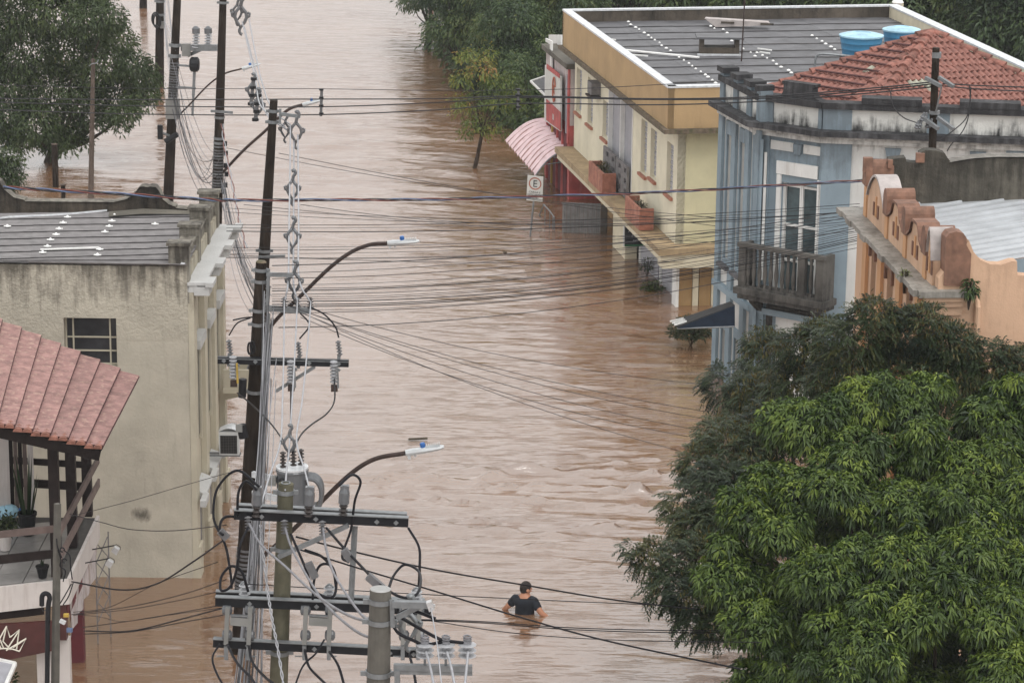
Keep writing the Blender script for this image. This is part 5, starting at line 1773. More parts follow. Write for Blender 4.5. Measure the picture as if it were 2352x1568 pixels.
    m = MB(); m.grid([[P(x, y) + Vector((0, -.05, 0)) for x, y in swp], [P(x, y) + Vector((0, .30, 0)) for x, y in swp]]); m.build('parapet_capping', MT['ledge'], t)
    return t, fr, ns, zc
PB, PF, PN, PZ = peach_building()

def cross_street_pole():
    yd = 48.6
    top, bot = Y(2150, 110, yd), Y(2141, 352, yd)
    ax = (top - bot).normalized()
    base = bot - ax * (bot.z + 1.5) / ax.z
    t = thing('utility_pole', 'dark pole with slanted crossarms standing before the red tiled roof', 'utility pole', base)
    m = MB(); m.tube([base, top], [.10, .065], 10); m.build('pole', MT['wood_pole'], t)
    for (xa, ya, xb, yb) in ((2126, 179, 2161, 198), (2157, 178, 2190, 199), (2122, 272, 2155, 296), (2153, 270, 2190, 297)):
        m = MB(); m.bar(Y(xa, ya, yd - .1), Y(xb, yb, yd - .35), .06, .06); m.build('crossarm', MT['galv'], t)
    m = MB(); m.tube([Y(2163, 200, yd - .25), Y(2149, 260, yd - .1)], .015, 5); m.build('brace', MT['galv'], t)
    m = MB(); m.lathe(Y(2151, 133, yd), Z_, [(.085, 0), (.085, .10)], 10); m.build('pole_band', MT['galv'], t)
    m = MB(); m.lathe(Y(2146, 262, yd), Z_, [(.10, 0), (.10, .06)], 10); m.build('pole_band', MT['galv'], t)
    r = random.Random(2)
    for k in range(6):
        a = Y(2104 + 6 * k, 285 + r.uniform(-8, 12), yd - .1)
        m = MB(); m.lathe(a, (0.3, 0, 1), [(.03, 0), (.05, .02), (.03, .05), (.05, .07), (.03, .10), (.02, .16)], 7); m.build('insulator', MT['porcelain'], t)
    # drooping jumper loops
    for pts in ([(2045, 210), (2052, 245), (2075, 270), (2105, 282)], [(2227, 195), (2228, 230), (2220, 270), (2190, 300), (2160, 320)], [(2230, 200), (2226, 260), (2212, 300), (2185, 332), (2175, 348)]):
        m = MB(); m.tube(crom([Y(x, y, yd - .2) for x, y in pts], 6), .010, 4); m.build('jumper_wire', MT['cable_dark'], t)
cross_street_pole()
# ================================================================== vegetation
def leaves(name, mt, parent, C, D, Nrm, ln, wd, tint, droop=0.25):
    """many folded leaves: C base points, D directions, Nrm rough upward normals; all arrays (N,3)"""
    N = len(C)
    D = D / np.linalg.norm(D, axis=1, keepdims=True)
    S = np.cross(D, Nrm)
    nl = np.linalg.norm(S, axis=1, keepdims=True)
    S = np.where(nl < 1e-4, np.array([[1.0, 0, 0]]), S / np.maximum(nl, 1e-4))
    U = np.cross(S, D)
    ln = np.broadcast_to(ln, (N,))[:, None]; wd = np.broadcast_to(wd, (N,))[:, None]
    z = np.array([[0, 0, -1.0]])
    p0 = C
    pm = C + D * ln * .5 + z * ln * droop * .22
    p1 = pm - S * wd * .5 + U * wd * .16
    p2 = pm + S * wd * .5 + U * wd * .16
    p3 = C + D * ln + z * ln * droop
    V = np.stack([p0, p1, p2, p3], 1).reshape(-1, 3)
    i = np.arange(N)[:, None] * 4
    F = np.concatenate([i + np.array([[0, 3, 1]]), i + np.array([[0, 2, 3]])], 1).reshape(-1, 3)
    return numpy_mesh(name, V, F, mt, parent, smooth=False, tint=np.repeat(tint, 4))

def unit(n, r):
    v = r.normal(size=(n, 3))
    return v / np.linalg.norm(v, axis=1, keepdims=True)

def shell_points(blobs, dens, r, flat=1.0, low=-0.35):
    """points and outward normals on the outer shells of ellipsoid lumps (parts inside other lumps dropped)"""
    P, Q, B = [], [], []
    cen = np.array([b[0] for b in blobs]); rad = np.array([b[1] for b in blobs])
    for k, (c, rr) in enumerate(blobs):
        n = int(dens * (rr[0] * rr[1] + rr[1] * rr[2] + rr[0] * rr[2]) * 4.2)
        u = unit(n, r)
        u = u[u[:, 2] > low - 0.25 * r.random(len(u))]
        s = 0.72 + 0.32 * r.random((len(u), 1))
        p = np.array(c) + u * np.array(rr) * s
        d = (p[:, None, :] - cen[None]) / rad[None]
        dd = np.linalg.norm(d, axis=2)
        dd[:, k] = 9
        keep = dd.min(axis=1) > 0.62
        P.append(p[keep]); Q.append(u[keep]); B.append(np.full(keep.sum(), k))
    return np.concatenate(P), np.concatenate(Q), np.concatenate(B)

def limbs(mb, base, blobs, r0, rnd, every=1, fk=.45):
    """trunk with tapering limbs that run up into the lumps"""
    cs = [Vector(b[0]) for b in blobs]
    mid = sum(cs, Vector()) / len(cs)
    fork = base.lerp(mid, fk) + Vector((rnd.uniform(-.1, .1), rnd.uniform(-.1, .1), 0))
    trunk = crom([base, base.lerp(fork, .5) + Vector((rnd.uniform(-.08, .08), 0, 0)), fork], 4)
    mb.tube(trunk, [r0 * (1.35 - .55 * i / (len(trunk) - 1)) if i == 0 else r0 * (1.1 - .4 * i / (len(trunk) - 1)) for i in range(len(trunk))], 9)
    for k, c in enumerate(cs):
        if k % every: continue
        m = fork.lerp(c, .5) + Vector((rnd.uniform(-.2, .2), rnd.uniform(-.2, .2), -.12 * (c - fork).length))
        path = crom([fork - Vector((0, 0, .1)), m, c], 4)
        mb.tube(path, [r0 * (.34 - .29 * i / (len(path) - 1)) for i in range(len(path))], 6)
    return mb

MANGO = [(0.0, (0.014, 0.030, 0.009)), (0.35, (0.044, 0.080, 0.016)), (0.7, (0.105, 0.160, 0.026)), (1.0, (0.205, 0.265, 0.040))]
DARKT = [(0.0, (0.014, 0.026, 0.015)), (0.45, (0.044, 0.066, 0.026)), (0.75, (0.088, 0.083, 0.022)), (1.0, (0.135, 0.098, 0.028))]
LEFTT = [(0.0, (0.022, 0.038, 0.014)), (0.5, (0.055, 0.083, 0.026)), (0.85, (0.095, 0.120, 0.035)), (1.0, (0.17, 0.14, 0.04))]
WOODS = [(0.0, (0.026, 0.046, 0.024)), (0.4, (0.058, 0.095, 0.038)), (0.7, (0.095, 0.138, 0.046)), (1.0, (0.16, 0.18, 0.055))]
YELT = [(0.0, (0.045, 0.075, 0.020)), (0.5, (0.125, 0.175, 0.036)), (0.8, (0.24, 0.235, 0.050)), (1.0, (0.34, 0.18, 0.07))]
ML = {k: leafmat('leaves_' + k, v, 0.4) for k, v in (('mango', MANGO), ('dark', DARKT), ('left', LEFTT), ('woods', WOODS), ('yellow', YELT))}

def near_tree():
    r = np.random.default_rng(21); rnd = random.Random(21)
    cpx = []
    # lumps laid over the crown, measured from the picture, at their own distances
    spec = [(1780, 1090, 33.0), (1860, 970, 33.8), (2000, 900, 34.2), (2110, 900, 34.4), (2240, 935, 34.4), (2340, 900, 34.6), (1720, 1165, 32.6),
            (1870, 1085, 32.9), (1985, 1010, 33.3), (2095, 1010, 33.4), (2210, 1040, 33.4), (2320, 1030, 33.4),
            (1730, 1290, 32.2), (1830, 1200, 32.2), (1945, 1130, 32.5), (2060, 1130, 32.6), (2175, 1150, 32.6), (2290, 1150, 32.6), (2400, 1120, 32.8),
            (1770, 1390, 31.8), (1880, 1310, 31.6), (1990, 1250, 31.8), (2110, 1250, 31.8), (2230, 1270, 31.8), (2345, 1260, 31.8),
            (1790, 1500, 31.5), (1900, 1430, 31.0), (2010, 1370, 31.0), (2130, 1370, 31.0), (2250, 1390, 31.0), (2360, 1380, 31.0),
            (1770, 1580, 31.6), (1880, 1540, 30.8), (2000, 1500, 30.6), (2330, 1500, 30.6), (2420, 1300, 32), (2430, 1450, 31), (1930, 1640, 30.6), (2100, 1660, 30.6), (2300, 1640, 30.4),
            (2150, 1060, 35), (2260, 1010, 35.2), (2360, 1010, 35.2), (2200, 1220, 34.5), (2330, 1180, 34.5), (2400, 1220, 34.5), (2060, 1330, 34), (2180, 1340, 34), (2290, 1330, 34), (2390, 1340, 34), (2240, 960, 35.4), (2380, 960, 35.4), (2100, 1470, 32.5), (2200, 1480, 32.8), (2300, 1450, 33), (2390, 1500, 32), (2040, 1580, 31.5), (2200, 1570, 31.8), (2350, 1570, 31.5), (1930, 1350, 33.5), (1850, 1400, 33), (1960, 1450, 32.5), (2000, 1120, 34.5), (1900, 1180, 34)]
    blobs = []
    for x, y, d in spec:
        c = Y(x + rnd.uniform(-22, 22), y + 20 + rnd.uniform(-18, 18), d)
        s = rnd.uniform(.24, .40)
        for _k in range(2):
            o_ = Vector((rnd.uniform(-.28, .28), rnd.uniform(-.3, .3), rnd.uniform(-.22, .16))) * _k
            blobs.append(((c.x + o_.x, c.y + o_.y, c.z + o_.z), (s * 1.15, s * 1.1, s * .85)))
        for _k in range(3):
            v = Vector((rnd.uniform(-1, 1), rnd.uniform(-1, .4), rnd.uniform(-.3, 1))).normalized() * s * rnd.uniform(.8, 1.25)
            s2 = rnd.uniform(.10, .21)
            blobs.append(((c.x + v.x, c.y + v.y, c.z + v.z), (s2, s2, s2 * .8)))
    base = Y(2130, 1600, 33.5); base.z = -1.4
    t = thing('street_tree', 'big bright green drooping-leaved tree filling the lower right corner', 'tree', base)
    mb = MB(); limbs(mb, base, blobs[::5], .20, rnd, 2); mb.build('trunk', MT['bark'], t, smooth=True)
    P, Q, B = shell_points(blobs, 135, r, low=-.7)
    lump = r.normal(size=len(blobs)) * .13
    # each point is a twig tip with a whorl of long hanging leaves
    K = 8
    n = len(P)
    ang = r.random((n, 1)) * 6.28 + np.arange(K)[None] * (6.28 / K) + r.normal(size=(n, K)) * .55
    up = Q * .6 + np.array([[0, 0, .55]])
    up /= np.linalg.norm(up, axis=1, keepdims=True)
    up = up + r.normal(size=up.shape) * .28; up /= np.linalg.norm(up, axis=1, keepdims=True)
    a = np.cross(up, np.array([[.3, .2, .9]])); a /= np.linalg.norm(a, axis=1, keepdims=True)
    b = np.cross(up, a)
    D = a[:, None] * np.cos(ang)[..., None] + b[:, None] * np.sin(ang)[..., None] + up[:, None] * (.25 + .5 * r.random((n, K, 1))) + np.array([0, 0, -.55]) * r.random((n, K, 1))
    C = np.repeat(P[:, None], K, 1) + D * .012
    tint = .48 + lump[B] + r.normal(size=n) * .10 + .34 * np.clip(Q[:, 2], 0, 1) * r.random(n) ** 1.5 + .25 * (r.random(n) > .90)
    tint = np.repeat(np.clip(tint, 0, 1)[:, None], K, 1) + r.normal(size=(n, K)) * .05
    ln = .055 + .055 * r.random(n * K)
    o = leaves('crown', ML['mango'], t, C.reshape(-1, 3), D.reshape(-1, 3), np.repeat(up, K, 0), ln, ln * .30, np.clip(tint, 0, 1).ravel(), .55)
    # inner leaves, given a darker tint
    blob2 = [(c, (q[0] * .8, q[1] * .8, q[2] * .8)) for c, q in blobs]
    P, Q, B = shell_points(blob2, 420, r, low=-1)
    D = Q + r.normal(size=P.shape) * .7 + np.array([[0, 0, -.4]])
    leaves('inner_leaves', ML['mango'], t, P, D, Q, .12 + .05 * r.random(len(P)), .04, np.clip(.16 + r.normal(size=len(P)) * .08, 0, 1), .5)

def feather_tree():
    r = np.random.default_rng(31); rnd = random.Random(31)
    spec = [(1690, 880, 43.5, .5), (1760, 810, 44.5, .45), (1850, 790, 45, .5), (1950, 770, 45.5, .55), (2000, 730, 45.5, .40), (2080, 760, 45.5, .5), (2170, 790, 45, .5), (2260, 830, 45, .5), (2350, 850, 45, .5), (2120, 725, 45.5, .35), (2010, 715, 45.6, .28), (1745, 780, 44.8, .28), (1865, 760, 45, .28),
            (1660, 985, 41.5, .45), (1740, 900, 42.5, .6), (1850, 880, 42.5, .6), (1960, 860, 43, .6), (2070, 850, 43, .6), (2190, 870, 43, .6), (2310, 900, 43, .55), (2230, 840, 44.5, .5), (2300, 860, 44.5, .5), (2380, 880, 44, .5), (2150, 760, 45.3, .3), (2050, 740, 45.5, .3), (1900, 770, 45.2, .35), (2360, 930, 43, .5), (2190, 800, 45, .4),
            (1620, 1050, 40.0, .42), (1690, 1030, 40.2, .6), (1790, 980, 40.6, .65), (1590, 1140, 39.0, .40), (1660, 1120, 39.0, .55), (1560, 1190, 38.5, .30),
            (1620, 1215, 38.2, .45), (1690, 1200, 38.2, .5), (1510, 1265, 37.6, .30), (1570, 1280, 37.4, .42), (1640, 1280, 37.4, .45), (1470, 1260, 37.6, .18), (1450, 1245, 37.7, .12),
            (1550, 1335, 37.0, .36), (1610, 1350, 36.8, .40), (1660, 1340, 36.8, .36), (1600, 1410, 36.5, .28), (1650, 1415, 36.5, .28), (1520, 1350, 37.0, .20), (1630, 1440, 36.4, .18), (1690, 1290, 37, .4)]
    blobs = []
    for x, y, d, s in spec:
        if x > 1930: d = min(d, 39.3)
        elif x > 1790: d = min(d, 41.5)
        c = Y(x + rnd.uniform(-10, 10), y + 10 + rnd.uniform(-8, 8), d)
        s *= rnd.uniform(.85, 1.1)
        blobs.append(((c.x, c.y, c.z), (s, s, s * .72)))
    base = Y(1980, 1250, 41.0); base.z = -1.4
    t = thing('feathery_tree', 'dark feathery-leaved tree with brown seed pods between the facades and the bright tree', 'tree', base)
    mb = MB(); limbs(mb, base, blobs, .17, rnd, 2); mb.build('trunk', MT['bark'], t, smooth=True)
    # feathery fronds: a midrib with rows of tiny leaflets
    P, Q, B = shell_points(blobs, 120, r, low=-.9)
    n, K = len(P), 16
    lumpt = r.normal(size=len(blobs)) * .13
    d0 = Q + r.normal(size=P.shape) * .55 + np.array([[0, 0, -.12]])
    d0 /= np.linalg.norm(d0, axis=1, keepdims=True)
    side = np.cross(d0, np.array([[0, 0, 1.0]])) + 1e-3
    side /= np.linalg.norm(side, axis=1, keepdims=True)
    L = .16 + .10 * r.random((n, 1, 1))
    tt = (np.arange(K // 2).repeat(2) / (K // 2))[None, :, None]
    sg = np.tile([1, -1], K // 2)[None, :, None]
    C = P[:, None] + d0[:, None] * L * tt + np.array([0, 0, -1.0]) * (L * tt ** 2 * .5)
    D = side[:, None] * sg * .9 + d0[:, None] * .55 + np.array([0, 0, -.25]) + r.normal(size=(n, K, 3)) * .12
    tint = np.clip(.44 + lumpt[B] + r.normal(size=n) * .12, 0, .78)
    tint = np.repeat(tint[:, None], K, 1)
    leaves('crown', ML['dark'], t, C.reshape(-1, 3), D.reshape(-1, 3), np.repeat(np.array([[0, 0, 1.0]]), n * K, 0), .068, .024, tint.ravel(), .15)
    # hanging pods and old brownish leaves in patches
    patch_ = r.random(len(blobs)) < .65
    P, Q, B = shell_points(blobs, 62, r, low=-.2)
    k = patch_[B]
    P, Q = P[k], Q[k]
    n, K = len(P), 6
    C = P[:, None] + r.normal(size=(n, K, 3)) * .05 + Q[:, None] * .05
    D = np.array([0, 0, -1.0]) + r.normal(size=(n, K, 3)) * .35
    leaves('seed_pods', ML['dark'], t, C.reshape(-1, 3), D.reshape(-1, 3), np.repeat(Q, K, 0), .085, .022, np.clip(.80 + r.normal(size=n * K) * .12, 0, 1), .05)

def leafy_tree(name, label, base, blobs, r0, mt, dens, size, seed, group=None, trunk='bark', droop=.4, tint0=.45, var=.15, fk=.45):
    r = np.random.default_rng(seed); rnd = random.Random(seed)
    t = thing(name, label, 'tree', base, group)
    mb = MB(); limbs(mb, base, blobs, r0, rnd, max(1, len(blobs) // 12), fk); mb.build('trunk', MT[trunk], t, smooth=True)
    P, Q, B = shell_points(blobs, dens, r, low=-.6)
    lump = r.normal(size=len(blobs)) * var * .8
    n, K = len(P), 5
    C = P[:, None] + r.normal(size=(n, K, 3)) * size * .7
    D = Q[:, None] * .8 + r.normal(size=(n, K, 3)) * .6 + np.array([0, 0, -.35])
    tint = np.clip(tint0 + lump[B] + r.normal(size=n) * var * .7, 0, 1)
    tint = np.clip(np.repeat(tint[:, None], K, 1) + r.normal(size=(n, K)) * .06, 0, 1)
    leaves('crown', mt, t, C.reshape(-1, 3), D.reshape(-1, 3), np.repeat(Q, K, 0), size * (.8 + .5 * r.random(n * K)), size * .42, tint.ravel(), droop)
    return t

def px_blobs(spec, rnd, jx=8, jy=6):
    out = []
    for x, y, d, s in spec:
        c = Y(x + rnd.uniform(-jx, jx), y + rnd.uniform(-jy, jy), d)
        s *= rnd.uniform(.88, 1.12)
        out.append(((c.x, c.y, c.z), (s, s, s * .78)))
    return out

def left_tree():
    rnd = random.Random(41)
    spec = []
    for x, y, s in ((40, 40, 1.0), (130, 20, 1.0), (200, 50, .9), (255, 95, .75), (60, 120, 1.0), (150, 120, 1.0), (235, 150, .8), (300, 150, .6), (325, 190, .5), (30, 200, .9), (110, 205, 1.0), (190, 205, .9), (265, 215, .7), (310, 230, .5), (20, 280, .6), (80, 280, .8), (140, 290, .6), (60, 325, .45), (120, 330, .4), (165, 300, .4), (280, 265, .38), (250, 255, .35), (275, 290, .2), (-60, 60, 1.1), (-60, 180, 1.1), (10, -60, 1.1), (110, -70, 1.1), (190, -40, 1.0), (-50, 280, .8), (10, 310, .35), (240, 40, .5), (180, -10, .8), (335, 165, .35), (345, 215, .32), (300, 258, .35), (150, 335, .3), (210, 280, .4), (190, 325, .25), (30, 330, .3), (265, 285, .2), (225, 95, .6)):
        d = 79.0 + rnd.uniform(-1.2, .8)
        spec.append((x, y, d, s))
    base = G(93, 368, 0); base.z = -1.2
    leafy_tree('street_tree', 'broad dull green tree standing in the flood at upper left', base, px_blobs(spec, rnd), .24, ML['left'], 66, .115, 42, trunk='pale_bark', tint0=.42)
    # second stem of the same tree crown is its own shrub at the frame edge
    spec = [(8, 385, 69, .33), (25, 365, 69, .3), (20, 410, 69, .33), (-20, 380, 69, .5), (5, 435, 69, .3), (32, 400, 69, .22), (-30, 430, 69, .4)]
    b = G(5, 470, 0); b.z = -1
    leafy_tree('shrub', 'dark rounded shrub at the left edge behind the black parapet', b, px_blobs(spec, rnd, 4, 4), .07, ML['left'], 90, .10, 43, tint0=.38)

def flooded_street_tree():
    rnd = random.Random(51)
    spec = [(1075, 130, 79, .38), (1060, 185, 79, .35), (1100, 160, 79, .45), (1135, 185, 79, .42), (1165, 190, 79.4, .34), (1060, 245, 79, .30), (1095, 235, 79, .40), (1140, 240, 79, .38), (1180, 215, 79.4, .30), (1090, 285, 79, .36), (1130, 285, 79, .32), (1155, 300, 79, .20), (1050, 225, 79, .2), (1075, 300, 79, .25), (1195, 240, 79.5, .25), (1115, 305, 79, .22), (1120, 120, 79.4, .32)]
    base = G(1073, 388, 0)
    base.z = 0
    base = base + Vector((-.05, 0, -1.0))
    t = leafy_tree('young_tree', 'young yellowing tree with thin leaning trunk standing alone in the water', base, [(c, tuple(k * .84 for k in q)) for c, q in px_blobs(spec, rnd, 5, 5)], .07, ML['yellow'], 42, .105, 52, trunk='bark', tint0=.42, var=.2, fk=.72)

def woods():
    """the wooded bank at the top right: every tree is its own"""
    rnd = random.Random(61)
    protos = []
    for k in range(4):
        r = np.random.default_rng(70 + k); rr = random.Random(70 + k)
        blobs = []
        for i in range(15):
            a = rr.uniform(0, 6.28); q = rr.uniform(0, 1) ** .6
            h = rr.uniform(2.0, 5.6)
            w = 1.5 * math.sin(math.pi * min(1, max(.12, (h - 1.2) / 4.9))) + .3
            s = rr.uniform(.55, .95)
            blobs.append(((q * w * math.cos(a), q * w * math.sin(a), h), (s, s, s * .75)))
        t = leafy_tree('woodland_tree', 'x', Vector((0, 0, -1)), blobs, .16, ML['woods'], 17, .20, 80 + k, 'trees on the wooded bank', tint0=.36 + .06 * k, var=.2)
        protos.append(t)
    spots = []
    # (pixel x of the trunk, distance, scale)
    for x, d, s in ((985, 101, .62), (1025, 98, .72), (1060, 93, .62), (1110, 92, .66), (1150, 88, .60), (1190, 86, .62), (1230, 84.5, .55), (1210, 91, .85), (1160, 95, .9), (1100, 99, .95), (1040, 106, .95), (990, 112, .85), (1250, 92, .95), (1290, 97, 1.0), (1345, 94, 1.0), (1400, 96, 1.05), (1460, 94, 1.0), (1520, 96, 1.05), (1580, 93, 1.0), (1640, 95, 1.05), (1700, 92, 1.0), (1760, 94, 1.05), (1820, 91, 1.0), (1880, 93, 1.05), (1940, 90, 1.0), (2000, 92, 1.05), (2060, 89, 1.0), (2120, 91, 1.0), (2180, 88, .95), (2240, 90, 1.0), (2300, 86, .95), (2360, 88, 1.0), (2420, 85, 1.0), (1290, 88, .7), (1270, 106, 1.15), (1180, 106, 1.1), (1370, 106, 1.2), (1480, 107, 1.2), (1590, 106, 1.2), (1690, 106, 1.2), (1800, 105, 1.2), (1910, 105, 1.2), (2020, 104, 1.2), (2130, 104, 1.2), (2240, 102, 1.2), (2350, 102, 1.2), (2490, 86, 1.0), (2560, 87, 1.0), (2640, 85, 1.0), (2470, 101, 1.2), (2600, 100, 1.2)):
        spots.append((x, d, s))
    looks = ['dense dark tree', 'mid green tree', 'bushy pale green tree', 'tall olive tree']
    used = {}
    for i, (x, d, s) in enumerate(spots):
        k = rnd.randrange(4)
        p = Y(x, 60, d)
        o = protos[k] if protos[k].get('placed') is None and False else dup(protos[k])
        o.location = (p.x, d, -.4)
        o.rotation_euler = (0, 0, rnd.uniform(0, 6.28))
        o.scale = (s, s, s * rnd.uniform(.95, 1.15))
        where = 'left of the red shop' if x < 1260 else ('behind the yellow building' if x < 1760 else 'behind the tiled roof')
        row = 'front row' if d < 97 else 'back row'
        key = (k, where, row)
        used.setdefault(key, []).append(o)
    nth = 'first second third fourth fifth sixth seventh eighth ninth tenth eleventh twelfth'.split()
    for (k, where, row), os_ in used.items():
        os_.sort(key=lambda o: o.location.x / o.location.y)
        for j, o in enumerate(os_):
            o['label'] = f'{looks[k]} {where}, {row}' + (f', {nth[j]} such from the left' if len(os_) > 1 else '')
    for t in protos:
        for ch in list(t.children): bpy.data.objects.remove(ch)
        bpy.data.objects.remove(t)
    # earth bank the trees stand on
    m = MB()
    edge = [(960, 100.0), (1010, 95.5), (1050, 90.5), (1110, 86.5), (1180, 82.5), (1240, 80.2), (1300, 80.2)]
    pts = []
    for x, d in edge:
        p = Y(x, 60, d); pts.append(Vector((p.x + .5, d + 1.2, 0)))
    rows = [[Vector((p.x, p.y, -.4)) for p in pts], [Vector((p.x + .35, p.y + .4, .35)) for p in pts], [Vector((p.x + 3, p.y + 8, .7)) for p in pts], [Vector((p.x + 18, p.y + 60, 1.5)) for p in pts]]
    rows = [list(r_) + [Vector((60, r_[-1].y - 2, r_[-1].z))] for r_ in rows]
    m.grid(rows)
    tag(m.build('river_bank', MT['mossy']), 'low muddy bank under the wooded edge', None, None, 'structure')
    # undergrowth along the edge, broad-leaved clumps and cane
    r = np.random.default_rng(77)
    blobs = []
    rn = random.Random(77)
    for i in range(len(edge) - 1):
        for k in range(7):
            q = (k + rn.random()) / 7
            x = edge[i][0] + (edge[i + 1][0] - edge[i][0]) * q; d = edge[i][1] + (edge[i + 1][1] - edge[i][1]) * q
            c = Y(x + rn.uniform(5, 35), 60, d + rn.uniform(.5, 2.2))
            s = rn.uniform(.35, .7)
            blobs.append(((c.x + .6, c.y, rn.uniform(.1, 1.0)), (s, s, s)))
    P, Q, B = shell_points(blobs, 26, r, low=-.6)
    n, K = len(P), 5
    C = P[:, None] + r.normal(size=(n, K, 3)) * .12
    D = Q[:, None] * .8 + r.normal(size=(n, K, 3)) * .6 + np.array([0, 0, -.2])
    lump = r.normal(size=len(blobs)) * .16
    tint = np.repeat(np.clip(.46 + lump[B] + r.normal(size=n) * .1, 0, 1)[:, None], K, 1)
    o = leaves('undergrowth', ML['woods'], None, C.reshape(-1, 3), D.reshape(-1, 3), np.repeat(Q, K, 0), .19 * (.7 + .6 * r.random(n * K)), .085, tint.ravel(), .35)
    tag(o, 'tangled undergrowth along the flooded bank', None, None, 'stuff')
    for i, (x, y, d, s) in enumerate(((1090, 150, 89, 1.0), (1070, 110, 92, .8))):
        b = G(x, 240 if i == 0 else 200, .4); b = Vector((Y(x, 60, d).x, d, .3))
        t = thing('cane_plant', ('tall arching cane clump at the edge of the wooded bank', 'shorter pale cane clump higher on the wooded bank')[i], 'plant', b)
        m = MB()
        rr = random.Random(i)
        for k in range(16):
            a = rr.uniform(0, 6.28); L = rr.uniform(1.4, 2.6) * s
            path = []
            for j in range(6):
                q = j / 5
                path.append(b + Vector((math.cos(a) * L * .55 * q ** 1.6, math.sin(a) * L * .4 * q ** 1.6, L * (q - .55 * q ** 2.4))))
            w = .06
            sd = Vector((-math.sin(a), math.cos(a), 0))
            m.grid([[p - sd * w * (1 - j / 5.2) for j, p in enumerate(path)], [p + Vector((0, 0, -.01)) for p in path], [p + sd * w * (1 - j / 5.2) for j, p in enumerate(path)]])
        me = m.build('blades', ML['woods'], t)

near_tree(); feather_tree(); left_tree(); flooded_street_tree(); woods()

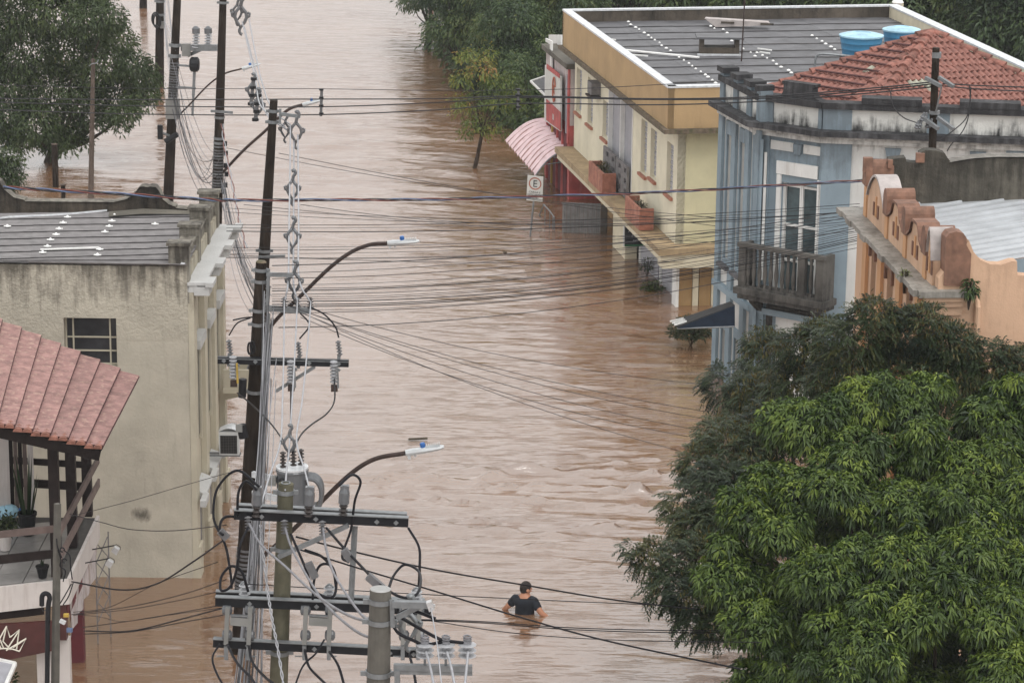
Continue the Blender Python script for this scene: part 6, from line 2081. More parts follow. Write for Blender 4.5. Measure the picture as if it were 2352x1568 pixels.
def small_plants():
    r = np.random.default_rng(91)
    def clump(name, label, c, rad, mt, n, ln, wd, tint, up=.4, droop=.3, cat='plant', stems=None):
        t = thing(name, label, cat, c)
        P = np.array([c]) + unit(n, r) * np.array(rad) * r.random((n, 1)) ** .4
        P[:, 2] = np.maximum(P[:, 2], c[2] - .02)
        D = (P - np.array([c])) / np.array(rad) + np.array([[0, 0, up]]) + r.normal(size=P.shape) * .5
        leaves('foliage', ML[mt], t, P, D, np.tile([[0, 0, 1.0]], (n, 1)), ln * (.7 + .6 * r.random(n)), wd, np.clip(tint + r.normal(size=n) * .14, 0, 1), droop)
        m = MB()
        for k in range(5):
            a = k * 1.26
            m.tube([Vector(c) + Vector((0, 0, -.3)), Vector(c) + Vector((rad[0] * .5 * math.cos(a), rad[1] * .5 * math.sin(a), rad[2] * .6))], .012, 4)
        m.build('stem', MT['bark'], t)
        return t
    c = G(1588, 800, 0) + Vector((0, .25, .28)); clump('shrub', 'half drowned dark shrub under the navy awning', c, (.50, .5, .36), 'dark', 900, .13, .045, .42)
    c = G(1500, 668, 0) + Vector((0, .1, .05)); clump('shrub', 'small green shrub at the water line below the grey doors', c, (.28, .25, .16), 'mango', 260, .10, .04, .42)
    c = G(1487, 640, 0) + Vector((0, .3, .22)); clump('weed', 'sparse dark weed hanging by the grey door frame', c, (.18, .2, .25), 'dark', 120, .10, .04, .4)
    c = Y(2230, 672, 40.3); c.y = PN.pt(0, .1, 0).y; clump('weed', 'green weed hanging from the end of the peach cornice', c, (.12, .1, .22), 'mango', 150, .09, .03, .35, up=-.5, droop=.6)
    c = Y(2012, 570 + 183, 44); 
    s, z = PF.px(2098 - 20, 562, .3)
    c = PF.pt(PF.px(2075, 575, .34)[0], .30, PZ + .02); clump('weed', 'tiny yellow green weed growing on the peach ledge', c, (.09, .09, .06), 'yellow', 60, .06, .02, .5)
    for i, (p, cc, L) in enumerate(PLANTERS):
        cc = cc + Vector((0, 0, .06))
        t = clump('dry_plant', ('dry brownish plant in the farther terracotta planter', 'thin dry plant in the nearer terracotta planter')[i], cc, (.16, L * .35, .16 if i == 0 else .08), 'dark', 160 if i == 0 else 60, .10, .02, .6)
    # plants on and under the veranda
    base = G(64, 1226, HZ + .02)
    t = thing('potted_snake_plant', 'tall snake plant in a black pot on the veranda floor', 'potted plant', base)
    m = MB(); m.lathe(base, Z_, [(.10, 0), (.135, .30), (.15, .31), (.15, .35), (.12, .35), (.11, .28)], 14); m.build('pot', MT['pot'], t)
    m = MB(); rr = random.Random(8)
    for k in range(12):
        a = rr.uniform(0, 6.28); L = rr.uniform(.55, 1.0); w = rr.uniform(.022, .034)
        p0 = base + Vector((.06 * math.cos(a), .06 * math.sin(a), .28)); tip = p0 + Vector((.14 * math.cos(a), .12 * math.sin(a), L))
        sd = Vector((math.cos(a + 1.3), math.sin(a + 1.3), 0))
        md = p0.lerp(tip, .5)
        m.add([p0 - sd * w, p0 + sd * w, md + sd * w * 1.1, tip, md - sd * w * 1.1], [(0, 1, 2, 4), (4, 2, 3)])
    m.build('leaf_blades', ML['mango'], t)
    base = G(98, 1325, HZ + .02)
    t = thing('potted_plant', 'small spiky plant in a little black pot at the front veranda edge', 'potted plant', base)
    m = MB(); m.lathe(base, Z_, [(.06, 0), (.09, .15), (.10, .16), (.10, .18), (.08, .18)], 12); m.build('pot', MT['pot'], t)
    m = MB()
    for k in range(7):
        a = k * .9; L = .12 + .04 * (k % 3)
        p0 = base + Vector((0, 0, .16)); tip = p0 + Vector((.06 * math.cos(a), .06 * math.sin(a), L)); sd = Vector((-math.sin(a), math.cos(a), 0)) * .015
        m.add([p0 - sd, p0 + sd, tip], [(0, 1, 2)])
    m.build('leaf_blades', ML['mango'], t)
    base = G(12, 1262, HZ + .02)
    t = thing('potted_plant', 'leafy plant in a pale pot behind the front veranda rail', 'potted plant', base)
    m = MB(); m.lathe(base, Z_, [(.07, 0), (.12, .28), (.13, .30), (.10, .30)], 12); m.build('pot', MT['white_fascia'], t)
    P = np.array([base + Vector((0, 0, .42))]) + unit(260, r) * np.array([[.22, .2, .17]]) * r.random((260, 1)) ** .4
    leaves('foliage', ML['dark'], t, P, unit(260, r) + np.array([[0, 0, -.2]]), np.tile([[0, 0, 1.0]], (260, 1)), .09, .045, np.clip(.35 + r.normal(size=260) * .1, 0, 1), .3)
    c = HF.pt(1.0, -.3, .05); clump('shrub', 'dark leafy shrub below the brown signboard', c + Vector((0, .2, .25)), (.28, .25, .45), 'dark', 420, .10, .045, .4)
small_plants()
# ================================================================== power poles, fittings, cables
def lean_base(p_top, p_low, zb):
    ax = p_low - p_top
    return p_top + ax * ((zb - p_top.z) / ax.z)

class Pole:
    def __init__(self, name, label, top, low, yd, w_top, w_low, mt, n=14, flat=False):
        self.yd = yd
        self.T, self.Lw = Y(top[0], top[1], yd), Y(low[0], low[1], yd)
        self.B = lean_base(self.T, self.Lw, -1.6)
        px = FPX / ((self.T - EYE).dot(_f))
        r0 = w_top / px / 2
        slope = (w_low / px / 2 - r0) / (self.T - self.Lw).length
        rb = r0 + slope * (self.T - self.B).length
        self.r0, self.slope = r0, slope
        self.t = thing(name, label, 'utility pole', self.B, 'utility poles along the left side of the street')
        m = MB()
        k = 8
        m.tube([self.B.lerp(self.T, i / k) for i in range(k + 1)], [rb + (r0 - rb) * i / k for i in range(k + 1)], n)
        m.build('pole_shaft', MT[mt], self.t, smooth=False)
        self.ax = (self.T - self.B).normalized()
    def at(self, y):
        """axis point at picture height y"""
        for i in range(401):
            p = self.B.lerp(self.T, i / 400)
            if proj(p)[1] <= y: return p
        return self.T
    def r(self, p):
        return self.r0 + self.slope * (self.T - p).length
    def band(self, y, h=.05, bolts=True, mt='galv'):
        p = self.at(y); r = self.r(p)
        m = MB(); m.lathe(p - self.ax * h / 2, self.ax, [(r + .004, 0), (r + .014, .0), (r + .014, h), (r + .004, h)], 16, cap=False)
        b = m.build('pole_band', MT[mt], self.t)
        if bolts:
            for sx in (-1, 1):
                m = MB(); m.box(p + Vector((sx * (r + .03), -.02, 0)), (.055, .03, h * .9)); m.build('band_lug', MT[mt], b)
        return p
    def P(self, x, y, dy=0.0):
        return Y(x, y, self.yd + dy)

def insulator(mb_parent, p, ax, L, R, mt, name='insulator', sheds=4, parent=None):
    prof = [(R * .35, 0)]
    for k in range(sheds):
        h = L * (k + .15) / sheds
        prof += [(R * .45, h), (R, h + L * .05), (R * .95, h + L * .09), (R * .42, h + L * .13)]
    prof += [(R * .42, L * .97), (R * .3, L)]
    m = MB(); m.lathe(p, ax, prof, 10)
    return m.build(name, MT[mt], parent)

def street_lamp(name_label, pts, head, rad, hl, parent_pole=None):
    """curved arm, cast head with fins, blue photocell"""
    t = thing('street_lamp', name_label, 'street lamp', pts[0], 'street lamps on the poles')
    m = MB(); path = crom(pts, 6); m.tube(path, rad, 8); m.build('arm', MT['rust_pipe'] if rad > .02 else MT['galv'], t, smooth=True)
    a, d = path[-1], (path[-1] - path[-2]).normalized()
    d = (d + Vector((0.25, 0, .05))).normalized()
    s = d.cross(Z_).normalized(); u = s.cross(d)
    if u.z < 0: u = -u
    m = MB()
    prof = [(0, .05, .055), (.12, .06, .065), (.20, .07, .06), (.34, .095, .06), (.56, .09, .045), (.64, .05, .025)]
    rings = []
    for x, w, h in prof:
        c = a + d * x * hl
        rings.append([c + s * (w * hl * math.cos(k)) + u * (h * hl * math.sin(k)) for k in np.linspace(0, 2 * math.pi, 9)])
    m.grid(rings)
    m.add(rings[-1][:-1], [tuple(range(8))])
    h = m.build('lamp_head', MT['lamp_grey'], t)
    m = MB()
    for k in range(7):
        c = a + d * (.36 + k * .035) * hl
        m.obox(c - s * .07 * hl + u * .03 * hl, d * .008 * hl, s * .14 * hl, u * .045 * hl)
    tag(m.build('cooling_fin', MT['lamp_grey'], h), kind='stuff')
    m = MB(); m.lathe(a + d * .30 * hl + u * .045 * hl, u, [(.04 * hl, 0), (.045 * hl, .01 * hl), (.045 * hl, .07 * hl), (.03 * hl, .085 * hl)], 10); m.build('photocell', MT['photocell'], t)
    m = MB(); m.obox(a + d * .02 * hl - s * .03 * hl - u * .11 * hl, d * .05 * hl, s * .06 * hl, u * .07 * hl); m.obox(a + d * .13 * hl - s * .02 * hl - u * .09 * hl, d * .03 * hl, s * .04 * hl, u * .05 * hl); m.build('clamp', MT['lamp_grey'], t)
    return t

def wire(name, label, cat, pts, r, mt, group=None, n=5, per=8):
    m = MB(); m.tube(crom(pts, per), r, n)
    o = m.build(name, MT[mt], None, smooth=True)
    return tag(o, label, cat, group)

# ---- the poles
PA = Pole('utility_pole', 'grey concrete pole nearest the camera, cut by the bottom edge', (874, 1352), (869, 1568), 24.0, 49, 55, 'concrete_grey', 20)
PBp = Pole('utility_pole', 'mossy concrete pole with three black double crossarms', (657, 1110), (640, 1568), 30.5, 35, 43, 'concrete', 20)
PC = Pole('utility_pole', 'dark timber pole wrapped in cables with one black crossarm', (600, 602), (566, 1260), 40.8, 25, 42, 'wood_pole')
PD = Pole('utility_pole', 'dark timber pole with flat sawn top and spacer bracket', (629, 230), (606, 600), 52.0, 18, 27, 'wood_pole')
PE = Pole('utility_pole', 'tall dark timber pole rising behind the cream building corner', (514, -60), (499, 450), 66.0, 15.5, 25, 'wood_pole')
PF_ = Pole('utility_pole', 'dark timber pole carrying a grey cabinet and coiled cables', (409, -40), (386, 465), 71.0, 17, 25, 'wood_pole')
PG = Pole('utility_pole', 'dark timber pole standing in open water beside the broad tree', (368, -60), (366, 207), 92.0, 17, 22, 'wood_pole')
PH = Pole('utility_pole', 'farthest timber pole, its foot in the water at the top edge', (329, -70), (329, 27), 110.0, 15, 18, 'wood_pole')
SC_P = Pole('timber_post', 'plain greyed timber post left of the poles with a small hook', (214, 136), (209, 430), 74.0, 9, 13, 'grey_timber', 10)
SC_P.t['category'] = 'post'; del SC_P.t['group']
m = MB(); b_ = SC_P.at(450); m.tube([b_, Vector((b_.x, b_.y, -1.4))], [SC_P.r(b_) + .005, .28], 10); m.build('splayed_foot', MT['grey_timber'], SC_P.t)
m = MB(); m.tube(crom([SC_P.P(205, 152, -.1), SC_P.P(212, 147, -.15), SC_P.P(222, 145, -.15), SC_P.P(226, 138, -.1)], 5), .014, 5); m.build('hook', MT['galv'], SC_P.t)
SP = Pole('service_post', 'thin concrete service post in front of the veranda house', (132, 1156), (127, 1568), 36.2, 17, 20, 'concrete_grey', 4)
SP.t['category'] = 'post'; del SP.t['group']
for i, (x, y0, y1, lab) in enumerate(((128, 332, 430, 'thin dark stake in the water right of the broad tree trunk'), (145, 425, 459, 'short dark stub of a post showing above the black parapet'))):
    b = G(x, y1, 0); top = Y(x - (3 if i == 0 else 0), y0, b.y)
    t = thing('stake', lab, 'post', Vector((b.x, b.y, -1)))
    m = MB(); m.tube([Vector((b.x, b.y, -1)), top], .085 if i == 0 else .06, 8); m.build('shaft', MT['wood_pole'], t)
    m = MB(); m.lathe(top, Z_, [(.09, 0), (.09, .02), (.0, .03)], 8); m.build('top_cap', MT['grey_timber'], t)

# ---- fittings on pole A (nearest)
def fit_A():
    p = PA
    for y in (1382, 1428, 1546): p.band(y, .045)
    m = MB(); m.lathe(p.T, p.ax, [(p.r0, 0), (p.r0 * .9, .006), (0, .007)], 20); m.build('pole_top', MT['pale_stone'], p.t)
    a, b = p.P(900, 1376, -.08), p.P(902, 1440, -.08)
    m = MB(); m.bar(a, b, .02, .04); m.build('bracket_strut', MT['galv'], p.t)
    m = MB(); m.bar(p.P(901, 1386, -.08), p.P(988, 1388, -.08), .06, .06); m.build('bracket_arm', MT['galv'], p.t)
    m = MB(); m.bar(p.P(985, 1380, -.12), p.P(992, 1400, -.12), .07, .05); m.bar(p.P(990, 1389, -.1), p.P(1000, 1389, -.1), .015, .02); m.build('clamp', MT['fixture'], p.t)
    m = MB(); m.bar(p.P(910, 1418, -.05), p.P(975, 1386, -.05), .02, .05); m.build('bracket_strut', MT['galv'], p.t)
    # lower frame with three pin insulators
    m = MB(); m.bar(p.P(904, 1531, -.1), p.P(1085, 1534, -.1), .05, .06); m.bar(p.P(904, 1543, -.1), p.P(1085, 1546, -.1), .03, .03); m.build('frame_bar', MT['galv'], p.t)
    m = MB(); m.bar(p.P(912, 1536, -.1), p.P(914, 1620, -.1), .08, .05); m.build('frame_post', MT['galv'], p.t)
    for x in (978, 1026, 1075):
        base = p.P(x - 2, 1530, -.1)
        m = MB(); m.tube([base, base + Z_ * .10], .014, 6); m.build('insulator_pin', MT['galv'], p.t)
        insulator(None, base + Z_ * .09, Z_, .16, .085, 'white_poly', sheds=3, parent=p.t)
        m = MB()
        for k in range(4):
            c = base + Z_ * (.22 + .022 * k)
            m.tube([c + Vector((.034 * math.cos(w), .034 * math.sin(w), .01 * math.sin(w * .5))) for w in np.linspace(0, 6.28, 9)], .009, 5)
        tag(m.build('tie_wire', MT['cable_grey'], p.t), kind='stuff')
    # polymer spacer hanging by the pole
    spacer(p.t, p.P(938, 1440, .25), .42, 'galv')

def spacer(parent, c, s, mt='porcelain', top=True, name='spacer', label=None):
    """diamond cable spacer with hooked ears, hung in a plane across the street"""
    k = Vector((1, 0.0, .02))
    def q(x, z): return c + Vector((x * s, 0, z * s))
    holder = parent
    m = MB()
    w = .026 * s / .45
    dia = [(0, .36), (.16, .16), (.19, .0), (.12, -.16), (0, -.32), (-.12, -.16), (-.19, 0), (-.16, .16), (0, .36)]
    pts = [q(x, z) for x, z in dia]
    m.tube(pts, w, 6)
    m.tube(crom([q(0, .34), q(.04, .52), q(.11, .62), q(.06, .74), q(-.02, .70)], 4), w * 1.1, 6)
    m.tube(crom([q(0, -.3), q(-.05, -.42), q(-.02, -.52), q(.04, -.56)], 4), w * .9, 6)
    for sx in (-1, 1):
        m.tube([q(.19 * sx, 0), q(.27 * sx, .03), q(.29 * sx, .12), q(.22 * sx, .15)], w * .8, 5)
    if holder is None:
        o = m.build('cable_spacer', MT[mt], None, smooth=True)
        return tag(o, label, 'cable spacer', 'spacers on the bright cables')
    return m.build(name, MT[mt], holder, smooth=True)

fit_A()

# ---- fittings on pole B: three pairs of black crossarms, fuse holders and lightning arresters
def fit_B():
    p = PBp
    for y in (1131, 1262, 1498): p.band(y, .05)
    m = MB(); m.lathe(p.T, p.ax, [(p.r0, 0), (p.r0 * .8, .01), (0, .012)], 20); m.build('pole_top', MT['concrete'], p.t)
    m = MB(); m.tube([p.T + Vector((.05 * math.cos(w), .05 * math.sin(w) - .03, .02)) for w in np.linspace(0, 6.28, 12)], .008, 5); m.build('eye_ring', MT['galv'], p.t)
    arms = [((538, 1180), (938, 1198), -.16, .11), ((547, 1168), (934, 1189), .20, .11), ((495, 1379), (990, 1400), -.17, .11), ((496, 1366), (975, 1386), .20, .11), ((490, 1474), (985, 1500), -.17, .10)]
    for k, (a, b, dy, h) in enumerate(arms):
        A, B_ = p.P(*a, dy), p.P(*b, dy)
        y1 = (a[1] + b[1]) / 2
        m = MB(); m.bar(A, B_, .07, h); arm = m.build('crossarm', MT['black_steel'], p.t)
        up = (B_ - A).cross(Vector((0, 1, 0))).normalized()
        if up.z < 0: up = -up
        m = MB(); m.bar(A + up * (h / 2 + .008) + Vector((0, -.02, 0)), B_ + up * (h / 2 + .008) + Vector((0, -.02, 0)), .085, .012); m.build('flange', MT['galv'], arm)
        if dy < 0:
            for q in (.16, .47, .82, .93):
                c = A.lerp(B_, q) + Vector((0, -.045, 0))
                m = MB(); m.obox(c + Vector((-.03, 0, 0)) , Vector((.03, 0, .03)), Vector((.03, 0, -.03)), (0, -.015, 0)); m.build('bolt_plate', MT['galv'], arm)
    # diagonal braces
    for a, b in (((640, 1278), (800, 1206)), ((815, 1208), (806, 1382))):
        m = MB(); m.bar(p.P(*a, -.14), p.P(*b, -.22), .05, .05); m.build('brace', MT['galv'], p.t)
    # fuse cutouts: upright grey bodies with a clamp at each end
    for x, y in ((586, 1165), (706, 1165), (786, 1162)):
        c0, c1 = p.P(x + 2, y + 22, -.2), p.P(x + 6, y - 48, -.2)
        d = (c1 - c0)
        f = MB(); f.lathe(c0, d, [(.03, 0), (.055, .02), (.03, .04), (.055, .07), (.03, .09), (.055, .12), (.03, .14), (.045, .15)], 10); b = f.build('arrester_body', MT['brown_porcelain'], p.t)
        f = MB(); f.lathe(c0 + d * .36, d, [(.04, 0), (.062, .02), (.062, .15), (.045, .20), (.03, .24)], 10); f.build('cover', MT['porcelain'], b)
        f = MB(); f.box(c1 + Vector((0, 0, -.05)), (.10, .08, .10)); f.build('clamp_cover', MT['porcelain'], b)
    # suspension insulators hanging from the top crossarm
    for x, y in ((570, 1185), (653, 1193), (740, 1195)):
        c = p.P(x, y, -.3)
        insulator(None, c, Vector((.05, -.2, -1)), .17, .045, 'grey_plastic', 'strain_insulator', 5, p.t)
    # pin insulators with loops on the second crossarm
    for x, y in ((562, 1352), (757, 1358), (957, 1366)):
        c = p.P(x, y + 14, .05)
        insulator(None, c, Z_, .15, .07, 'white_poly', sheds=3, parent=p.t)
        m = MB(); m.tube([c - Z_ * .07, c + Z_ * .02], .012, 6); m.build('insulator_pin', MT['galv'], p.t)
        m = MB(); m.tube(crom([c + Z_ * .13 + Vector((-.05, 0, 0)), c + Z_ * .17, c + Z_ * .13 + Vector((.05, 0, 0))], 4), .012, 5); m.build('tie_wire', MT['galv'], p.t)
    # ladder-like fuse switch frames between the two lower crossarms
    for xl, xr in ((524, 576), (704, 760), (930, 990)):
        if xr > 960: xr = 965; 
        for x in (xl, xr):
            a, b = p.P(x - 1, 1394, -.26), p.P(x - 5, 1478, -.26)
            m = MB(); m.bar(a, b, .065, .05); post = m.build('switch_post', MT['box_grey'], p.t)
            for y in (1400, 1458):
                q = p.P(x - 2, y, -.20)
                m = MB(); m.lathe(q + Vector((-.06, 0, 0)), X_, [(.03, 0), (.06, .01), (.065, .05), (.06, .10), (.03, .12)], 10); m.build('cap_insulator', MT['porcelain'], post)
            q = p.P(x - 5, 1482, -.26)
            m = MB(); m.bar(q, q + Z_ * -.17, .045, .045); m.build('terminal', MT['galv'], post)
            m = MB(); m.bar(q + Z_ * -.13, q + Z_ * -.13 + Vector((-.11 if x == xl else .09, 0, 0)), .012, .012); m.build('terminal_pin', MT['galv'], post)
        m = MB(); m.bar(p.P(xl + 5, 1425, -.28), p.P(xr - 6, 1428, -.28), .03, .10); m.build('switch_link', MT['box_grey'], p.t)
        m = MB(); m.bar(p.P(xl + 5, 1412, -.28), p.P(xr - 6, 1414, -.28), .03, .02); m.build('switch_link', MT['galv'], p.t)
fit_B()

# ---- fittings on pole C
def fit_C():
    p = PC
    for y in (622, 647, 713, 745, 900): p.band(y, .05)
    m = MB(); m.lathe(p.T, p.ax, [(p.r0, 0), (p.r0 * .8, .02), (0, .03)], 14); m.build('pole_top', MT['mossy'], p.t)
    for k in range(12): p.band(1262 + k * 9.5, .035, False, 'grey_plastic')
    A, B_ = p.P(500, 826, -.22), p.P(801, 834, -.22)
    m = MB(); m.bar(A, B_, .08, .105); arm = m.build('crossarm', MT['black_steel'], p.t)
    m = MB(); m.bar(A + Z_ * .03 + Vector((0, -.045, 0)), B_ + Z_ * .03 + Vector((0, -.045, 0)), .01, .012); m.build('flange', MT['galv'], arm)
    for q in (.05, .29, .70, .925):
        c = A.lerp(B_, q) + Vector((0, -.05, 0))
        m = MB(); m.obox(c + Vector((-.035, 0, 0)), Vector((.035, 0, .035)), Vector((.035, 0, -.035)), (0, -.015, 0)); m.build('bolt_plate', MT['galv'], arm)
    m = MB(); m.bar(p.P(634, 898, -.2), p.P(723, 842, -.22), .045, .045); m.build('brace', MT['galv'], p.t)
    # fuse cutouts hung on the crossarm, pale ribbed bodies, with dark arms above
    for x, y, x2, y2 in ((536, 852, 524, 770), (668, 862, 684, 775), (767, 863, 776, 772)):
        c = p.P(x, y - 30, -.3)
        f = insulator(None, p.P(x, y + 18, -.3), Z_, .36, .062, 'white_poly', 'fuse_cutout', 7, p.t)
        m = MB(); m.bar(p.P(x + 8, y - 18, -.36), p.P(x + 10, y + 28, -.36), .028, .028); m.build('fuse_tube', MT['gold'] if x < 600 else MT['galv'], f)
        m = MB(); m.bar(p.P(x + 2, y - 20, -.33), p.P(x + 14, y - 12, -.36), .03, .03); m.build('fuse_clip', MT['galv'], f)
        m = MB(); m.box(p.P(x + 1, y + 28, -.32), (.10, .06, .10)); m.build('fuse_hinge', MT['rust_pipe'], f)
        insulator(None, p.P(x2 + (5 if x > 600 else 6), y2 + 45, -.2), p.P(x2, y2, -.2) - p.P(x2 + 6, y2 + 45, -.2), .24, .045, 'grey_plastic', 'arrester', 5, p.t)
        m = MB(); m.bar(p.P(x2 + 3, y2 + 42, -.2), p.P(x2 + 1, y2 + 70, -.2), .05, .05); m.build('arrester_bracket', MT['galv'], p.t)
    # bracket arm and insulator bar for the bright cables
    m = MB(); m.bar(p.P(612, 630, -.05), p.P(672, 632, -.05), .05, .06); m.build('bracket_arm', MT['galv'], p.t)
    m = MB(); m.bar(p.P(616, 708, -.06), p.P(714, 714, -.06), .05, .085); m.build('insulator_bar', MT['galv'], p.t)
    m = MB(); m.bar(p.P(617, 630, -.05), p.P(613, 710, -.05), .03, .05); m.build('bracket_strut', MT['galv'], p.t)
    for x in (653, 683, 713):
        insulator(None, p.P(x, 708, -.06), Z_, .17, .052, 'brown_porcelain' if x > 700 else 'grey_plastic', 'insulator', 4, p.t)
    # splice boxes and coils strapped to the shaft
    m = MB(); m.tube([p.P(558, 870, -.22), p.P(556, 912, -.22)], .06, 8); m.build('splice_case', MT['black_plastic'], p.t)
    m = MB(); m.tube([p.P(554, 975, -.25), p.P(560, 1005, -.25)], .075, 8); m.build('splice_case', MT['black_plastic'], p.t)
    m = MB(); m.box(p.P(549, 983, -.33), (.10, .03, .12)); m.build('case_label', MT['box_grey'], p.t)
    for c in ((574, 800), (580, 797)):
        m = MB(); cc = p.P(*c, -.25); m.tube([cc + Vector((.03 * math.cos(w), 0, .09 * math.sin(w))) for w in np.linspace(0, 6.28, 14)], .018, 6); m.build('cable_coil', MT['black_plastic'], p.t)
    # grey steel riser beside the shaft
    m = MB(); m.bar(p.P(617, 720, -.1), p.P(600, 1160, -.1), .05, .05); m.build('riser_channel', MT['galv'], p.t)
fit_C()

def transformer():
    p = PC
    c = p.P(672, 1168, -.75)
    top = p.P(676, 1075, -.75)
    hgt = top.z - c.z
    t = thing('transformer', 'grey pole transformer with ribbed side and bushings behind the mossy concrete pole', 'transformer', c)
    m = MB(); m.lathe(c, Z_, [(.20, 0), (.235, .02), (.235, hgt * .93), (.25, hgt * .94), (.25, hgt * .97), (.235, hgt)], 20); m.build('tank', MT['porcelain'], t, smooth=False)
    m = MB(); m.lathe(c + Z_ * (hgt + .002), Z_, [(.245, 0), (.245, .03), (.0, .05)], 20); m.build('lid', MT['flashing'], t)
    for k in range(5):
        a = -.9 + k * .45
        m = MB()
        m.tube(crom([c + Vector((.2, -.1 + .06 * k, hgt * .80)), c + Vector((.36, -.12 + .06 * k, hgt * .76)), c + Vector((.44, -.12 + .06 * k, hgt * .5)), c + Vector((.40, -.12 + .06 * k, hgt * .1)), c + Vector((.2, -.1 + .06 * k, hgt * .05))], 4), .035, 7)
        m.build('cooling_pipe', MT['porcelain'], t)
    for dx, dy in ((-.13, -.08), (.02, .0), (.13, .06)):
        insulator(None, c + Vector((dx, dy, hgt + .03)), Z_, .26, .05, 'brown_porcelain' if dx else 'grey_plastic', 'bushing', 5, t)
    for z in (hgt * .25, hgt * .72):
        m = MB(); m.bar(c + Vector((-.62, .25, z)), c + Vector((-.22, .0, z)), .06, .09); m.build('mounting_arm', MT['flashing'], t)
    m = MB(); m.box(c + Vector((-.30, -.06, hgt * .72)), (.12, .1, .14)); m.build('tap_box', MT['box_grey'], t)
    m = MB(); m.lathe(c + Vector((-.14, -.22, hgt * .80)), Vector((-.3, -1, 0)), [(.05, 0), (.05, .03), (.02, .05)], 10); m.build('gauge', MT['black_plastic'], t)
transformer()

def fit_DEF():
    p = PD
    for y in (256, 282, 575): p.band(y, .06)
    m = MB(); m.bar(p.P(645, 262, -.05), p.P(690, 268, -.05), .05, .06); m.build('bracket_arm', MT['galv'], p.t)
    m = MB(); m.bar(p.P(644, 250, -.05), p.P(643, 285, -.05), .03, .04); m.build('bracket_strut', MT['galv'], p.t)
    m = MB(); m.bar(p.P(594, 590, -.1), p.P(655, 588, -.1), .05, .05); m.build('bracket_arm', MT['galv'], p.t)
    spacer(p.t, p.P(680, 305, -.05), .55, 'grey_plastic'); spacer(p.t, p.P(655, 300, .2), .42, 'grey_plastic')
    p = PE
    for y in (8, 270, 318, 330): p.band(y, .06, y == 8)
    for k in range(16): p.band(338 + k * 6.8, .035, False, 'galv' if k % 3 == 0 else 'grey_plastic')
    m = MB(); m.bar(p.P(484, 255, -.1), p.P(535, 259, -.1), .05, .06); m.build('bracket_arm', MT['galv'], p.t)
    spacer(p.t, p.P(553, 40, .3), .75, 'grey_plastic'); spacer(p.t, p.P(545, 30, .6), .55, 'grey_plastic')
    for (x, y) in ((515, 330), (517, 352), (516, 380), (518, 400), (516, 425), (512, 440)):
        m = MB(); m.box(p.P(x + 2, y, -.2), (.09, .08, .11)); m.build('terminal_box', MT['black_plastic'], p.t)
    p = PF_
    for y in (104, 130): p.band(y, .09)
    for k in range(14): p.band(146 + k * 6.0, .035, False, 'grey_plastic')
    m = MB(); m.bar(p.P(418, 110, .15), p.P(500, 110, -.5), .10, .16); m.build('beam', MT['galv'], p.t)
    m = MB(); m.bar(p.P(432, 128, .1), p.P(462, 114, .0), .06, .09); m.build('brace', MT['galv'], p.t)
    m = MB(); m.box(p.P(428, 115, .0), (.22, .12, .32)); m.build('junction_box', MT['box_grey'], p.t)
    for x in (449, 477):
        insulator(None, p.P(x, 112, -.15), Z_ + X_ * .08, .42, .10, 'white_poly', 'arrester', 6, p.t)
        m = MB(); m.lathe(p.P(x + 1, 80, -.15), Z_, [(.03, 0), (.10, .03), (.10, .16), (.03, .22)], 9); m.build('arrester_cap', MT['porcelain'], p.t)
    m = MB(); m.lathe(p.P(436, 148, -.1), X_, [(.14, 0), (.19, .04), (.19, .2), (.14, .24)], 12); m.build('cable_reel', MT['black_plastic'], p.t)
    m = MB(); m.bar(p.P(447, 158, -.1), p.P(444, 222, -.1), .07, .07); m.bar(p.P(444, 222, -.1), p.P(442, 266, -.1), .055, .055); m.build('hanger_bar', MT['galv'], p.t)
    m = MB(); m.bar(p.P(408, 150, -.1), p.P(447, 153, -.1), .05, .05); m.build('bracket_arm', MT['galv'], p.t)
    m = MB(); m.bar(p.P(404, 200, -.1), p.P(450, 203, -.1), .05, .05); m.build('bracket_arm', MT['galv'], p.t)
    # cabinet
    a, b = p.P(381, 228, -.22), p.P(413, 272, -.22)
    m = MB(); m.obox(Vector((a.x, a.y - .12, b.z)), (b.x - a.x, 0, 0), (0, .22, 0), (0, 0, a.z - b.z)); m.build('cabinet', MT['box_grey'], p.t)
    m = MB(); m.obox(p.P(362, 320, -.2), (.13, 0, 0), (0, .12, 0), (0, 0, .36)); m.build('meter_box', MT['black_plastic'], p.t)
    m = MB(); m.bar(p.P(372, 305, -.15), p.P(390, 312, -.15), .04, .05); m.build('bracket_arm', MT['galv'], p.t)
    m = MB(); m.tube([p.P(380, 326, -.3), p.P(408, 308, -.3)], .075, 8); m.build('splice_case', MT['black_plastic'], p.t)
    p = PG
    for k in range(3):
        m = MB(); cc = p.P(357 + 2 * k, 44 + 3 * k, -.3); m.tube([cc + Vector((.12 * math.cos(w), 0, .22 * math.sin(w))) for w in np.linspace(0, 6.28, 14)], .025, 6); m.build('cable_coil', MT['black_plastic'], p.t)
    for y in (4, 34, 60): p.band(y, .08)
    m = MB(); m.box(p.P(374, 58, -.2), (.16, .1, .22)); m.build('terminal_box', MT['box_grey'], p.t)
fit_DEF()

